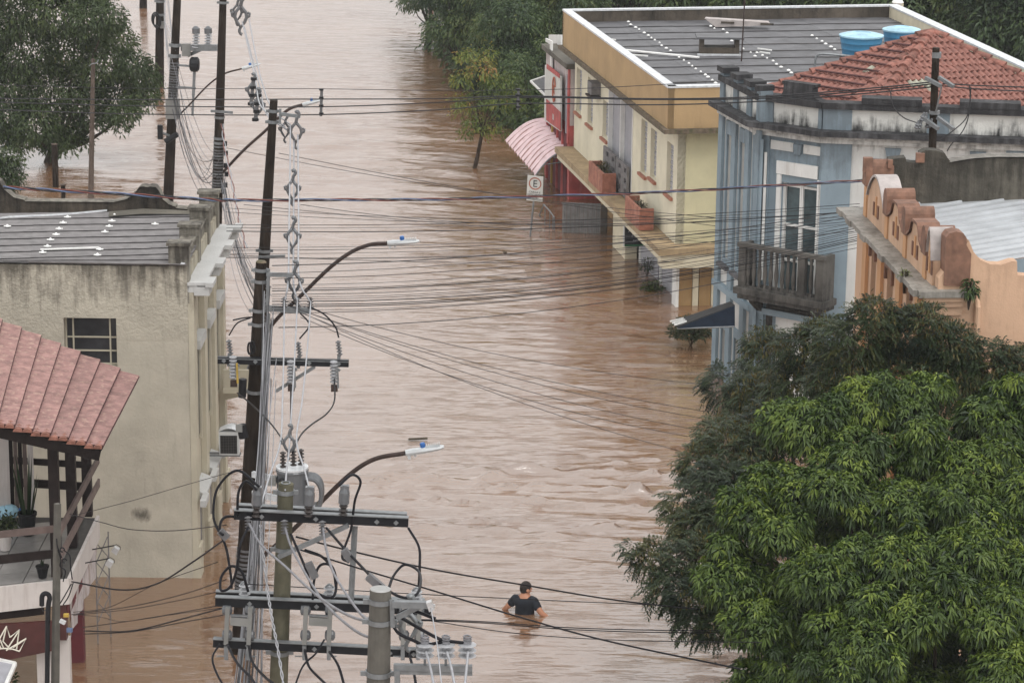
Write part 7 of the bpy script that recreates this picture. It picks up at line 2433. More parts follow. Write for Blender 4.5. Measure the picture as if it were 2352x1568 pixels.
# ---- street lamps
def lamps():
    p = PC
    street_lamp('long dark arm street lamp over the water, the nearest and lowest of the four', [p.P(588, 1292, -.1), p.P(660, 1228, -.1), p.P(722, 1168, -.2), p.P(800, 1092, -.3), p.P(860, 1054, -.3), p.P(932, 1040, -.3)], None, .036, .92)
    p = PD
    street_lamp('street lamp with rising dark arm on the flat topped timber pole, second nearest', [p.P(606, 770, .1), p.P(640, 728, 0), p.P(690, 680, -.1), p.P(755, 617, -.2), p.P(805, 580, -.2), p.P(850, 562, -.2), p.P(890, 559, -.2)], None, .038, .95)
    p = PE
    street_lamp('street lamp whose dark arm crosses behind the flat topped pole, third nearest', [p.P(508, 400, 0), p.P(560, 345, -.1), p.P(608, 302, -.2), p.P(645, 266, -.3), p.P(668, 249, -.3), p.P(695, 241, -.3)], None, .036, .80)
    p = PF_
    street_lamp('small street lamp on a thin grey arm between the two tall timber poles, farthest', [p.P(396, 280, 0), p.P(436, 240, -.1), p.P(478, 196, -.2), p.P(515, 170, -.3), p.P(556, 158, -.3)], None, .022, .75)
lamps()
# ================================================================== cables
def wires():
    rnd = random.Random(3)
    yC, yB, yD, yE, yF, yG, yA = 40.6, 30.2, 51.9, 65.8, 70.8, 91.8, 24.0
    # ---- three bright high-voltage cables with spacers, pole to pole
    g = 'bright spacer cables strung along the poles'
    spans = [
        ('between the two farther timber poles', [(556, 50, 65.6), (575, 130, 61), (588, 190, 57), (600, 245, 53), (655, 292, 52)], [(572, 44, 65.6), (588, 130, 61), (602, 190, 57), (625, 250, 53), (668, 288, 52)], [(561, 62, 65.6), (581, 140, 61), (597, 200, 57), (612, 262, 53), (661, 300, 52)]),
        ('between the flat topped pole and the crossarm pole', [(667, 288, 52), (666, 400, 48), (664, 520, 44), (662, 640, 41), (655, 688, 40.6)], [(684, 310, 52), (685, 400, 48), (686, 520, 44), (687, 640, 41), (712, 692, 40.6)], [(675, 322, 52), (675, 420, 48), (674, 560, 44), (674, 650, 41), (683, 690, 40.6)]),
        ('between the crossarm pole and the mossy pole', [(653, 690, 40.6), (652, 800, 38), (649, 920, 35), (644, 1015, 33), (620, 1090, 31.5), (598, 1165, 30.3)], [(714, 692, 40.6), (706, 800, 38), (694, 920, 35), (681, 1010, 33), (700, 1080, 31.5), (722, 1168, 30.3)], [(683, 690, 40.6), (678, 800, 38), (671, 920, 35), (664, 1030, 33), (658, 1085, 31.5), (655, 1125, 30.4)]),
    ]
    side = ('left', 'right', 'middle')
    for where, *cs in spans:
        for k, c in enumerate(cs):
            wire('overhead_cable', f'{side[k]} bright aluminium cable {where}', 'cable', [Y(*q) for q in c], .014 if c[0][2] > 50 else .011, 'cable_bright', g, 6)
    for (x, y, d, s, lab) in ((672, 437, 47.2, .48, 'hooked grey cable spacer, uppermost on the bright cables'), (672, 547, 43.4, .46, 'hooked grey cable spacer in the middle of the bright cable run'), (676, 650, 40.9, .46, 'hooked grey cable spacer just above the insulator bar'), (664, 1020, 33, .34, 'hooked grey cable spacer where the bright cables pinch together'), (580, 210, 57.5, .5, 'narrow dark cable hanger, left of two beside the flat topped pole'), (592, 245, 55.5, .5, 'narrow dark cable hanger, right of two beside the flat topped pole')):
        spacer(None, Y(x, y, d), s, 'porcelain', label=lab)
    # continuing toward the camera from pole B to pole A insulators and past it
    for k, x in enumerate((978, 1026, 1075)):
        wire('overhead_cable', ('left', 'middle', 'right')[k] + ' bright cable dropping from the nearest insulators to the bottom edge', 'cable', [Y(x, 1494, 23.85), Y(x + (10 if k < 2 else -3), 1530, 23.4), Y(x + (20 if k < 2 else -8), 1580, 22.6), Y(x + (34 if k < 2 else -12), 1640, 21.6)], .012, 'cable_bright', g, 6)
    wire('guy_wire', 'thin pale steel wire slanting from the near bracket clamp to the bottom edge', 'cable', [Y(990, 1395, 23.8), Y(1004, 1480, 23.2), Y(1015, 1580, 22.5)], .006, 'cable_bright')
    # ---- three heavy grey leads swooping from B's top insulators to A
    g = 'thick grey leads between the two concrete poles'
    for k, pts in enumerate(([(572, 1202, 30.1), (600, 1250, 29.6), (655, 1300, 28.6), (730, 1368, 27), (800, 1412, 25.5), (870, 1432, 24.2)], [(655, 1212, 30.1), (672, 1262, 29.4), (722, 1350, 28), (760, 1400, 27), (820, 1450, 25.6), (872, 1470, 24.2)], [(742, 1212, 30.1), (748, 1255, 29.4), (765, 1312, 28), (800, 1370, 26.5), (835, 1415, 25), (868, 1430, 24.3)])):
        wire('lead_cable', ('left', 'middle', 'right')[k] + ' thick grey lead swooping to the nearest concrete pole', 'cable', [Y(*q) for q in pts], .014, 'cable_grey', g, 6)
    # black jumper loops with grey splice covers
    J = [
        ([(750, 1212, 30.0), (790, 1258, 29.6), (830, 1300, 29.2), (868, 1338, 28.6), (915, 1368, 28.2), (948, 1370, 28.2), (964, 1350, 28.4), (962, 1312, 29), (930, 1296, 29.4), (905, 1320, 29.2), (892, 1352, 28.8)], 'black jumper cable looping beside the right pin insulator'),
        ([(668, 1226, 30.0), (700, 1300, 29.6), (720, 1352, 29.8), (748, 1370, 29.9), (768, 1366, 30), (772, 1330, 30.1), (760, 1298, 30.1), (735, 1298, 30.1), (722, 1330, 30.1), (718, 1376, 30.1)], 'black jumper cable looping beside the middle pin insulator'),
        ([(570, 1210, 30.0), (552, 1250, 29.8), (545, 1300, 29.8), (530, 1345, 29.8), (508, 1355, 29.8), (508, 1325, 30), (530, 1300, 30), (555, 1312, 30), (570, 1358, 30)], 'black jumper cable looping beside the left pin insulator'),
        ([(938, 1212, 30.2), (962, 1255, 30), (964, 1300, 29.8), (962, 1345, 29.8)], 'black jumper cable dropping from the end of the top crossarm'),
        ([(700, 1262, 30.6), (740, 1278, 30.5), (765, 1310, 30.4), (772, 1350, 30.3)], 'black jumper cable curving to the middle pin insulator'),
        ([(545, 1186, 30.4), (515, 1188, 30.3), (505, 1215, 30.2), (520, 1260, 30.1), (530, 1320, 30), (532, 1350, 30)], 'black jumper cable bending round the left end of the top crossarm'),
        ([(596, 1118, 30.2), (545, 1080, 30.3), (500, 1120, 30.3), (490, 1180, 30.2), (500, 1215, 30.1), (512, 1228, 30)], 'black cable arching widely left from the left fuse cover'),
        ([(590, 1125, 30.2), (565, 1105, 30.3), (548, 1130, 30.3), (545, 1185, 30.3)], 'black cable arching tightly left of the left fuse cover'),
        ([(778, 1115, 30.2), (808, 1090, 30.3), (828, 1106, 30.3), (815, 1150, 30.3), (806, 1215, 30.3), (786, 1275, 30.2), (800, 1290, 30)], 'black cable looping over the right fuse cover and down the brace'),
        ([(522, 1480, 30), (545, 1522, 29.6), (580, 1560, 29.2), (600, 1600, 28.8)], 'black lead leaving the first switch terminal'),
        ([(572, 1484, 30), (580, 1520, 29.6), (610, 1555, 29.2), (645, 1580, 28.8)], 'black lead leaving the second switch terminal'),
        ([(700, 1492, 30), (710, 1530, 29.6), (740, 1562, 29.2), (770, 1590, 28.8)], 'black lead leaving the third switch terminal'),
        ([(757, 1496, 30), (778, 1530, 29.6), (795, 1590, 29.2)], 'black lead leaving the fourth switch terminal'),
        ([(940, 1502, 30), (950, 1540, 29.6), (960, 1600, 29.2)], 'black lead leaving the last switch terminal'),
        ([(745, 1468, 30), (725, 1500, 29.8), (695, 1530, 29.6), (672, 1590, 29.4)], 'thin dark lead crossing back below the middle switch'),
        ([(505, 1478, 30), (488, 1510, 29.8), (500, 1550, 29.6), (525, 1590, 29.4)], 'thin dark lead looping left of the lower crossarm'),
        ([(535, 1020 - 285, 40.4), (560, 730, 40.4), (580, 728, 40.4)], 'short black lead to the left arrester on the timber pole'),
        ([(526, 770, 40.4), (545, 742, 40.4), (575, 730, 40.5)], 'curved black lead over the left arrester'),
        ([(712, 705, 40.4), (745, 722, 40.3), (770, 750, 40.3), (778, 775, 40.3)], 'curved black lead from the insulator bar to the right arrester'),
        ([(690, 720, 40.4), (705, 735, 40.3), (710, 750, 40.3), (688, 778, 40.3)], 'curved black lead from the insulator bar to the middle arrester'),
        ([(768, 870, 40.3), (768, 920, 39), (750, 950, 37), (715, 975, 35), (690, 1000, 34), (672, 1040, 33)], 'black lead hanging from the right fuse to the pinched cables'),
        ([(545, 902, 40.3), (580, 930, 39), (620, 970, 37), (650, 1010, 34.5)], 'black lead slanting from the left fuse behind the timber pole'),
        ([(668, 885, 40.3), (668, 950, 38), (668, 1010, 34)], 'black lead hanging straight from the middle fuse'),
        ([(1000, 1420, 23.9), (940, 1400, 24.0), (905, 1418, 23.95)], 'dark strut-like lead by the near bracket'),
        ([(922, 1418, 24.2), (960, 1440, 24.0), (1000, 1462, 23.9), (1022, 1470, 23.9), (1070, 1476, 23.9)], 'dark lead running to the near insulators, upper'),
        ([(905, 1440, 24.0), (918, 1455, 23.9), (950, 1470, 23.9), (976, 1480, 23.9), (1020, 1472, 23.9)], 'dark lead running to the near insulators, lower'),
    ]
    for pts, lab in J:
        thick = .016 if pts[0][2] < 31 and 'thin' not in lab else .012
        if pts[0][2] < 25: thick = .016
        wire('jumper_cable', lab, 'cable', [Y(*q) for q in pts], thick, 'cable_black', 'black jumper cables on the pole fittings', 6)
    for k, (x0, y0, x1, y1, d) in enumerate(((845, 1322, 880, 1352, 28.6), (790, 1262, 806, 1285, 29.5), (708, 1292, 724, 1326, 29.6), (505, 1218, 522, 1236, 30.1))):
        a, b = Y(x0, y0, d - .03), Y(x1, y1, d - .03)
        m = MB(); m.bar(a, b, .075 if k < 3 else .05, .08)
        tag(m.build('splice_cover', MT['grey_plastic']), ('grey wedge cover on the black loop touching the nearest pole', 'grey wedge cover on the black cable below the brace', 'dark grey wedge cover on the middle black cable', 'small grey cover on the wide left loop')[k], 'connector', 'grey connector covers on the black cables')
    # ---- telephone and service cables hanging from pole to pole: dozens of look-alikes
    g = 'thin grey service cables bundled along the poles'
    lab = 'thin pale grey service cable in the tangled bundle along the timber poles'
    lab2 = 'thin dark service cable in the tangled bundle along the timber poles'
    def bundle(n, a, b, sag, ra, rb, r, mats, g_, labs, seed, mids=None):
        rr = random.Random(seed)
        for k in range(n):
            A = Y(a[0] + rr.uniform(-ra[0], ra[0]), a[1] + rr.uniform(-ra[1], ra[1]), a[2])
            B = Y(b[0] + rr.uniform(-rb[0], rb[0]), b[1] + rr.uniform(-rb[1], rb[1]), b[2])
            sg = sag * rr.uniform(.55, 1.35)
            pts = []
            side = rr.uniform(-.10, .10)
            for i in range(7):
                q = i / 6
                w = 4 * q * (1 - q)
                pts.append(A.lerp(B, q) + Vector((side * w, 0, -sg * w)))
            mm = mats[k % len(mats)]
            wire('service_cable', labs[0] if mm != 'cable_dark' else labs[1], 'cable', pts, r * rr.uniform(.8, 1.3), mm, g_, 4, 4)
    bundle(20, (512, 430, yE), (618, 690, yC + .2), .55, (6, 42), (10, 62), .0055, ('cable_grey', 'cable_dark', 'cable_grey'), g, ('thin pale grey cable sagging from the tall timber pole to the crossarm pole', 'thin dark cable sagging from the tall timber pole to the crossarm pole'), 1)
    bundle(18, (398, 190, yF), (496, 400, yE - .2), .9, (8, 60), (8, 50), .006, ('cable_grey', 'cable_dark'), g, ('thin pale grey cable sagging between the two tall timber poles', 'thin dark cable sagging between the two tall timber poles'), 2)
    bundle(12, (380, 5, yG), (402, 140, yF), .3, (4, 70), (8, 60), .007, ('cable_grey', 'cable_bright'), g, ('thin pale cable running down to the cabinet pole from the pole beyond', '-'), 3)
    # vertical-looking bundle from C toward the camera
    rr = random.Random(9)
    for k in range(30):
        x0 = rr.uniform(604, 632); x1 = rr.uniform(530, 604); y0 = rr.uniform(640, 900)
        A, B = Y(x0, y0, yC - .15), Y(x1, 1620, 29.4)
        pts = [A.lerp(B, q / 5) + Vector((rr.uniform(-.02, .02), 0, -.35 * 4 * (q / 5) * (1 - q / 5))) for q in range(6)]
        mm = ('cable_grey', 'cable_bright', 'cable_dark')[k % 3]
        wire('service_cable', ('thin pale grey cable', 'thin bright cable', 'thin dark cable')[k % 3] + ' in the bundle running past the crossarm pole', 'cable', pts, .006 * rr.uniform(.8, 1.4), mm, 'cables in the bundle past the crossarm pole', 4, 4)
    # twisted white drop cable
    A = [(598, 1205, 30.6), (604, 1260, 30.4), (614, 1350, 30.2), (625, 1420, 29.9), (640, 1500, 29.6), (655, 1600, 29.2)]
    base = crom([Y(*q) for q in A], 14)
    for j in range(2):
        pts = [p + Vector((.012 * math.cos(i * .9 + j * math.pi), .012 * math.sin(i * .9 + j * math.pi), 0)) for i, p in enumerate(base)]
        m = MB(); m.tube(pts, .008, 5)
        tag(m.build('twisted_cable', MT['cable_bright'], smooth=True), ('first strand of the white twisted cable beside the mossy pole', 'second strand of the white twisted cable beside the mossy pole')[j], 'cable', 'strands of the white twisted cable')
    # red and white twisted drop by the tall pole
    base = crom([Y(*q) for q in ((510, 285, 65), (518, 350, 63), (535, 430, 60), (548, 500, 56), (565, 570, 52))], 10)
    for j, mm in ((0, 'cable_bright'), (1, 'red_wire')):
        m = MB(); m.tube([p + Vector((.025 * math.cos(i * .8 + j * math.pi), .025 * math.sin(i * .8 + j * math.pi), 0)) for i, p in enumerate(base)], .012, 4)
        tag(m.build('twisted_cable', MT[mm], smooth=True), ('white strand of the red and white twisted drop by the tall pole', 'red strand of the red and white twisted drop by the tall pole')[j], 'cable')
    # ---- three bare wires crossing the whole street at the top, on to the pole before the tiled roof
    g = 'bare wires crossing the whole street'
    for k, pts in enumerate((
        [(-40, 226, 66), (300, 229, 64), (700, 228, 60), (1000, 227, 57), (1195, 221, 55), (1500, 227, 53), (1750, 222, 51), (2000, 203, 49.5), (2146, 188, 48.6)],
        [(-40, 234, 66), (300, 243, 64), (700, 246, 60), (1000, 236, 57), (1195, 224, 55), (1500, 229, 53), (1750, 226, 51), (2000, 208, 49.5), (2150, 192, 48.6)],
        [(-40, 251, 66), (300, 262, 64), (700, 264, 60), (1000, 253, 57), (1195, 238, 55), (1500, 241, 53), (1750, 233, 51), (2000, 214, 49.5), (2160, 198, 48.6)],
        [(-40, 194, 66), (300, 203, 64), (700, 204, 60), (1000, 208, 57), (1300, 205, 55), (1600, 190, 53)])):
        wire('street_wire', ('upper', 'middle', 'lower', 'thin topmost')[k] + ' bare wire crossing the whole street near the top', 'cable', [Y(*q) for q in pts], .013 if k < 3 else .007, 'cable_dark', g, 5)
    for k, pts in enumerate(([(2165, 192, 48.6), (2250, 197, 48.3), (2400, 202, 48)], [(2170, 198, 48.6), (2250, 205, 48.3), (2400, 212, 48)])):
        wire('street_wire', ('upper', 'lower')[k] + ' bare wire leaving the roof-side pole to the right edge', 'cable', [Y(*q) for q in pts], .012, 'cable_dark', g, 5)
    for k, (x, y0, y1, d) in enumerate(((738, 204, 267, 59.6), (1190, 204, 252, 55))):
        t = thing('wire_separator', ('dark upright wire separator right of the flat topped pole', 'dark upright wire separator before the young tree')[k], 'wire separator', Y(x, y1, d), 'wire separators on the street wires')
        m = MB(); m.tube([Y(x + 1, y0, d), Y(x - 1, y1, d)], .035 if k == 0 else .028, 6); m.build('rod', MT['grey_plastic'], t)
        for y in np.linspace(y0 + 4, y1 - 4, 4):
            m = MB(); m.lathe(Y(x, y, d), Z_, [(.05, 0), (.05, .04)], 7); m.build('clip', MT['black_plastic'], t)
    for k, (x0, y0, x1, y1, d) in enumerate(((583, 180, 576, 240, 56.5), (594, 218, 586, 276, 55))):
        t = thing('wire_separator', ('left slanting wire separator beside the flat topped pole', 'right slanting wire separator beside the flat topped pole')[k], 'wire separator', Y(x1, y1, d), 'wire separators on the street wires')
        m = MB(); m.tube([Y(x0, y0, d), Y(x1, y1, d)], .04, 6); m.build('rod', MT['grey_plastic'], t)
        for q in (0.02, .35, .65, .98):
            m = MB(); c = Y(x0, y0, d).lerp(Y(x1, y1, d), q); m.lathe(c, Z_, [(.065, -.03), (.065, .03)], 7); m.build('clip', MT['black_plastic'], t)
    # twisted red, blue, white cable crossing at mid height
    base = crom([Y(*q) for q in ((8, 430, 47.5), (120, 437, 47.5), (300, 447, 47.8), (470, 458, 48), (560, 460, 48), (800, 459, 50), (1000, 458, 52), (1200, 452, 54), (1400, 446, 55), (1600, 437, 54), (1800, 425, 52), (1985, 415, 47.5))], 12)
    for j, mm in enumerate(('red_wire', 'blue_wire', 'cable_dark')):
        m = MB(); m.tube([p + Vector((0, .020 * math.cos(i * .55 + j * 2.1), .020 * math.sin(i * .55 + j * 2.1))) for i, p in enumerate(base)], .013, 4)
        tag(m.build('twisted_cable', MT[mm], smooth=True), ('red', 'blue', 'dark')[j] + ' strand of the coloured twisted cable crossing the street', 'cable', 'strands of the coloured twisted cable')
    # ---- the fan of dark wires from the left poles to the blue and peach buildings
    g = 'dark service wires fanning across the street'
    rr = random.Random(12)
    def cross(a, b, sagpx, r, lab, mt='cable_dark'):
        pts = []
        for i in range(7):
            q = i / 6
            d = a[2] + (b[2] - a[2]) * q
            pts.append(Y(a[0] + (b[0] - a[0]) * q, a[1] + (b[1] - a[1]) * q + sagpx * 4 * q * (1 - q), d))
        wire('service_wire', lab, 'cable', pts, r, mt, g, 4, 5)
    F_ = [(520, 516, 1975, 468, 16), (520, 523, 1975, 474, 18), (520, 531, 1975, 485, 18), (520, 478, 1975, 488, 22), (518, 487, 1975, 497, 24), (520, 569, 1975, 500, 20), (520, 575, 1975, 507, 20), (520, 583, 1975, 512, 22), (520, 590, 1975, 522, 22), (520, 592, 1975, 530, 22), (560, 470, 1700, 560, 4),
          (625, 655, 1985, 508, 34), (625, 663, 1985, 515, 36), (625, 668, 1985, 521, 38), (625, 676, 1985, 527, 38), (625, 681, 1985, 530, 40), (625, 687, 1985, 535, 40), (625, 692, 1985, 540, 42), (625, 699, 1985, 545, 42), (625, 704, 1985, 549, 42), (625, 712, 1985, 556, 42), (625, 640, 1985, 492, 30), (625, 628, 1985, 486, 26), (625, 720, 1985, 566, 36), (640, 752, 1700, 640, 24), (625, 610, 1985, 478, 24)]
    ORD = 'highest,second,third,fourth,fifth,sixth,seventh,eighth,ninth,tenth,eleventh,twelfth,thirteenth,fourteenth,fifteenth'.split(',')
    F_.sort(key=lambda w: w[3])
    cnt = [0, 0]
    for k, (x0, y0, x1, y1, s) in enumerate(F_):
        up = x0 < 600; cnt[up] += 1
        d0 = 47.6 if up else yC
        cross((x0, y0, d0), (x1, y1, 47.0 if x1 > 1900 else 56), s + rr.uniform(-3, 3), rr.choice((.0038, .0045, .005, .0075)), ORD[cnt[up] - 1] + (' from the top' if cnt[up] > 1 else '') + ' of the thin dark wires from the ' + ('cream building' if up else 'crossarm pole') + ' across the street', 'cable_dark' if k % 3 else 'cable_black')
    R_ = [(520, 340, 1980, 520, 30), (640, 352, 1650, 520, 10), (690, 470, 1640, 500, 30), (520, 585, 1550, 600, 10)]
    for k, (x0, y0, x1, y1, s) in enumerate(R_):
        cross((x0, y0, 60 if k == 0 else 54), (x1, y1, 58), s, .006, ('single thin wire slanting down from the tall pole to the blue wall', 'thin wire slanting from the flat topped pole to the yellow wall', 'thin wire dipping low to the yellow corner', 'low flat wire reaching the yellow corner')[k])
    # wires running down right to the trees
    g = 'thin wires slanting down to the trees at the right'
    D_ = [((700, 735, yC), (1560, 1035, 41), 22), ((690, 742, yC), (1580, 1002, 42), 30), ((680, 728, yC), (1590, 985, 42), 26), ((680, 722, yC), (1610, 960, 43), 24), ((660, 716, yC), (1620, 945, 44), 22), ((650, 705, yC), (1640, 885, 45), 26)]
    for k, (a, b, s) in enumerate(D_):
        pts = [Y(a[0] + (b[0] - a[0]) * q / 6, a[1] + (b[1] - a[1]) * q / 6 + s * 4 * (q / 6) * (1 - q / 6) - 14 * (1 - q / 6), a[2] + (b[2] - a[2]) * q / 6) for q in range(7)]
        wire('service_wire', ('lowest', 'second lowest', 'third lowest', 'third highest', 'second highest', 'highest')[k] + ' thin wire slanting from the crossarm pole down to the right trees', 'cable', pts, .0048, 'cable_dark', g, 4, 5)
    for k, (pts, r) in enumerate((([(680, 1232, 30.4), (820, 1268, 31), (1000, 1308, 32), (1200, 1342, 33.5), (1420, 1378, 35), (1620, 1400, 36.4)], .011), ([(690, 1262, 30.4), (820, 1303, 30), (1000, 1357, 29), (1200, 1418, 28), (1400, 1472, 27), (1700, 1535, 26)], .010), ([(560, 1340, 30.4), (900, 1360, 31), (1200, 1375, 33), (1500, 1388, 35)], .006), ([(900, 1420, 30.4), (1100, 1426, 31), (1300, 1440, 32), (1500, 1446, 33), (1700, 1448, 34)], .007), ([(900, 1422, 30.4), (1100, 1429, 31), (1300, 1444, 32), (1500, 1451, 33), (1700, 1453, 34)], .007), ([(990, 1425, 24), (1200, 1455, 25), (1450, 1470, 26), (1750, 1474, 27)], .0045))):
        wire('service_wire', ('black wire passing just above the wading man', 'black wire passing below the wading man to the lower right', 'hair thin wire crossing the wading man', 'upper of two close wires below the wading man', 'lower of two close wires below the wading man', 'hair thin wire low over the water right of the near pole')[k], 'cable', [Y(*q) for q in pts], r, 'cable_black', None, 5)
    # ---- drops to the veranda house
    V_ = [([(165, 1335, 37.5), (280, 1354, 36), (360, 1340, 34), (440, 1292, 32), (520, 1235, 30.6)], .012, 'heavy black cable sagging from the service post to the mossy pole'),
          ([(168, 1405, 37.5), (250, 1394, 36), (360, 1340, 34), (500, 1290, 31)], .005, 'uppermost thin wire fanning from the veranda corner'),
          ([(165, 1410, 37.5), (300, 1392, 35), (420, 1364, 33), (520, 1330, 30.8)], .006, 'second thin wire fanning from the veranda corner'),
          ([(168, 1412, 37.5), (300, 1398, 35), (420, 1376, 33), (500, 1358, 30.8)], .005, 'third thin wire fanning from the veranda corner'),
          ([(190, 1440, 37.5), (300, 1425, 35), (420, 1405, 33), (512, 1388, 30.6)], .006, 'fourth thin wire fanning from the veranda corner'),
          ([(195, 1448, 37.5), (300, 1448, 35), (420, 1420, 33), (515, 1395, 30.6)], .010, 'thick lowest wire fanning from the veranda corner'),
          ([(195, 1455, 37.5), (300, 1450, 35), (420, 1428, 33), (512, 1412, 30.6)], .007, 'flat lowest wire fanning from the veranda corner'),
          ([(175, 1410, 37.5), (230, 1416, 36.5), (285, 1426, 35.5), (400, 1410, 33), (510, 1395, 30.6)], .004, 'wavy thin wire between the fanning wires'),
          ([(160, 1180, 37), (230, 1198, 36), (300, 1215, 35), (400, 1218, 34), (520, 1205, 31)], .006, 'thin wire drooping across the cream wall below the stain'),
          ([(160, 1186, 37), (300, 1150, 35), (420, 1115, 33), (560, 1075, 31)], .004, 'hair thin wire rising across the cream wall to the fuse covers')]
    for pts, r, lab in V_:
        wire('drop_wire', lab, 'cable', [Y(*q) for q in pts], r, 'cable_black', 'drop wires to the veranda house', 5)
    # service post fittings: conduit, small cameras and insulators
    p = SP
    m = MB(); m.tube(crom([p.P(108, 1600, -.05), p.P(110, 1410, -.05), p.P(114, 1372, -.05), p.P(106, 1362, -.05), p.P(97, 1368, -.05), p.P(96, 1390, -.05)], 6), .035, 8); m.build('conduit', MT['black_plastic'], p.t)
    m = MB(); m.tube(crom([p.P(96, 1388, -.06), p.P(98, 1402, -.06), p.P(108, 1398, -.06)], 5), .006, 4); m.build('loose_wire', MT['cable_dark'], p.t)
    m = MB(); m.box(p.P(152, 1412, -.05), (.07, .06, .04)); m.build('junction_box', MT['gold'], p.t)
    m = MB(); m.bar(p.P(138, 1424, -.08), p.P(150, 1430, -.1), .045, .05); m.build('camera_box', MT['flashing'], p.t)
    m = MB(); m.box(p.P(160, 1446, -.05), (.08, .06, .05)); m.build('clamp', MT['blue_wire'], p.t)
    for pts in ([(145, 1335), (150, 1310), (138, 1300), (140, 1285), (133, 1262)], [(166, 1330), (162, 1300), (160, 1275), (146, 1262)], [(164, 1340), (150, 1365), (138, 1385)], [(168, 1338), (158, 1368), (145, 1388)], [(130, 1236), (132, 1255), (142, 1280)]):
        m = MB(); m.tube(crom([p.P(x, y, -.06) for x, y in pts], 5), .008, 4); m.build('loose_wire', MT['cable_black'], p.t)
    for x, y in ((143, 1262), (148, 1287)):
        m = MB(); cc = p.P(x, y, -.06); m.tube([cc + Vector((.03 * math.cos(w), 0, .03 * math.sin(w))) for w in np.linspace(0, 5, 10)], .010, 5); m.build('hook', MT['black_steel'], p.t)
wires()

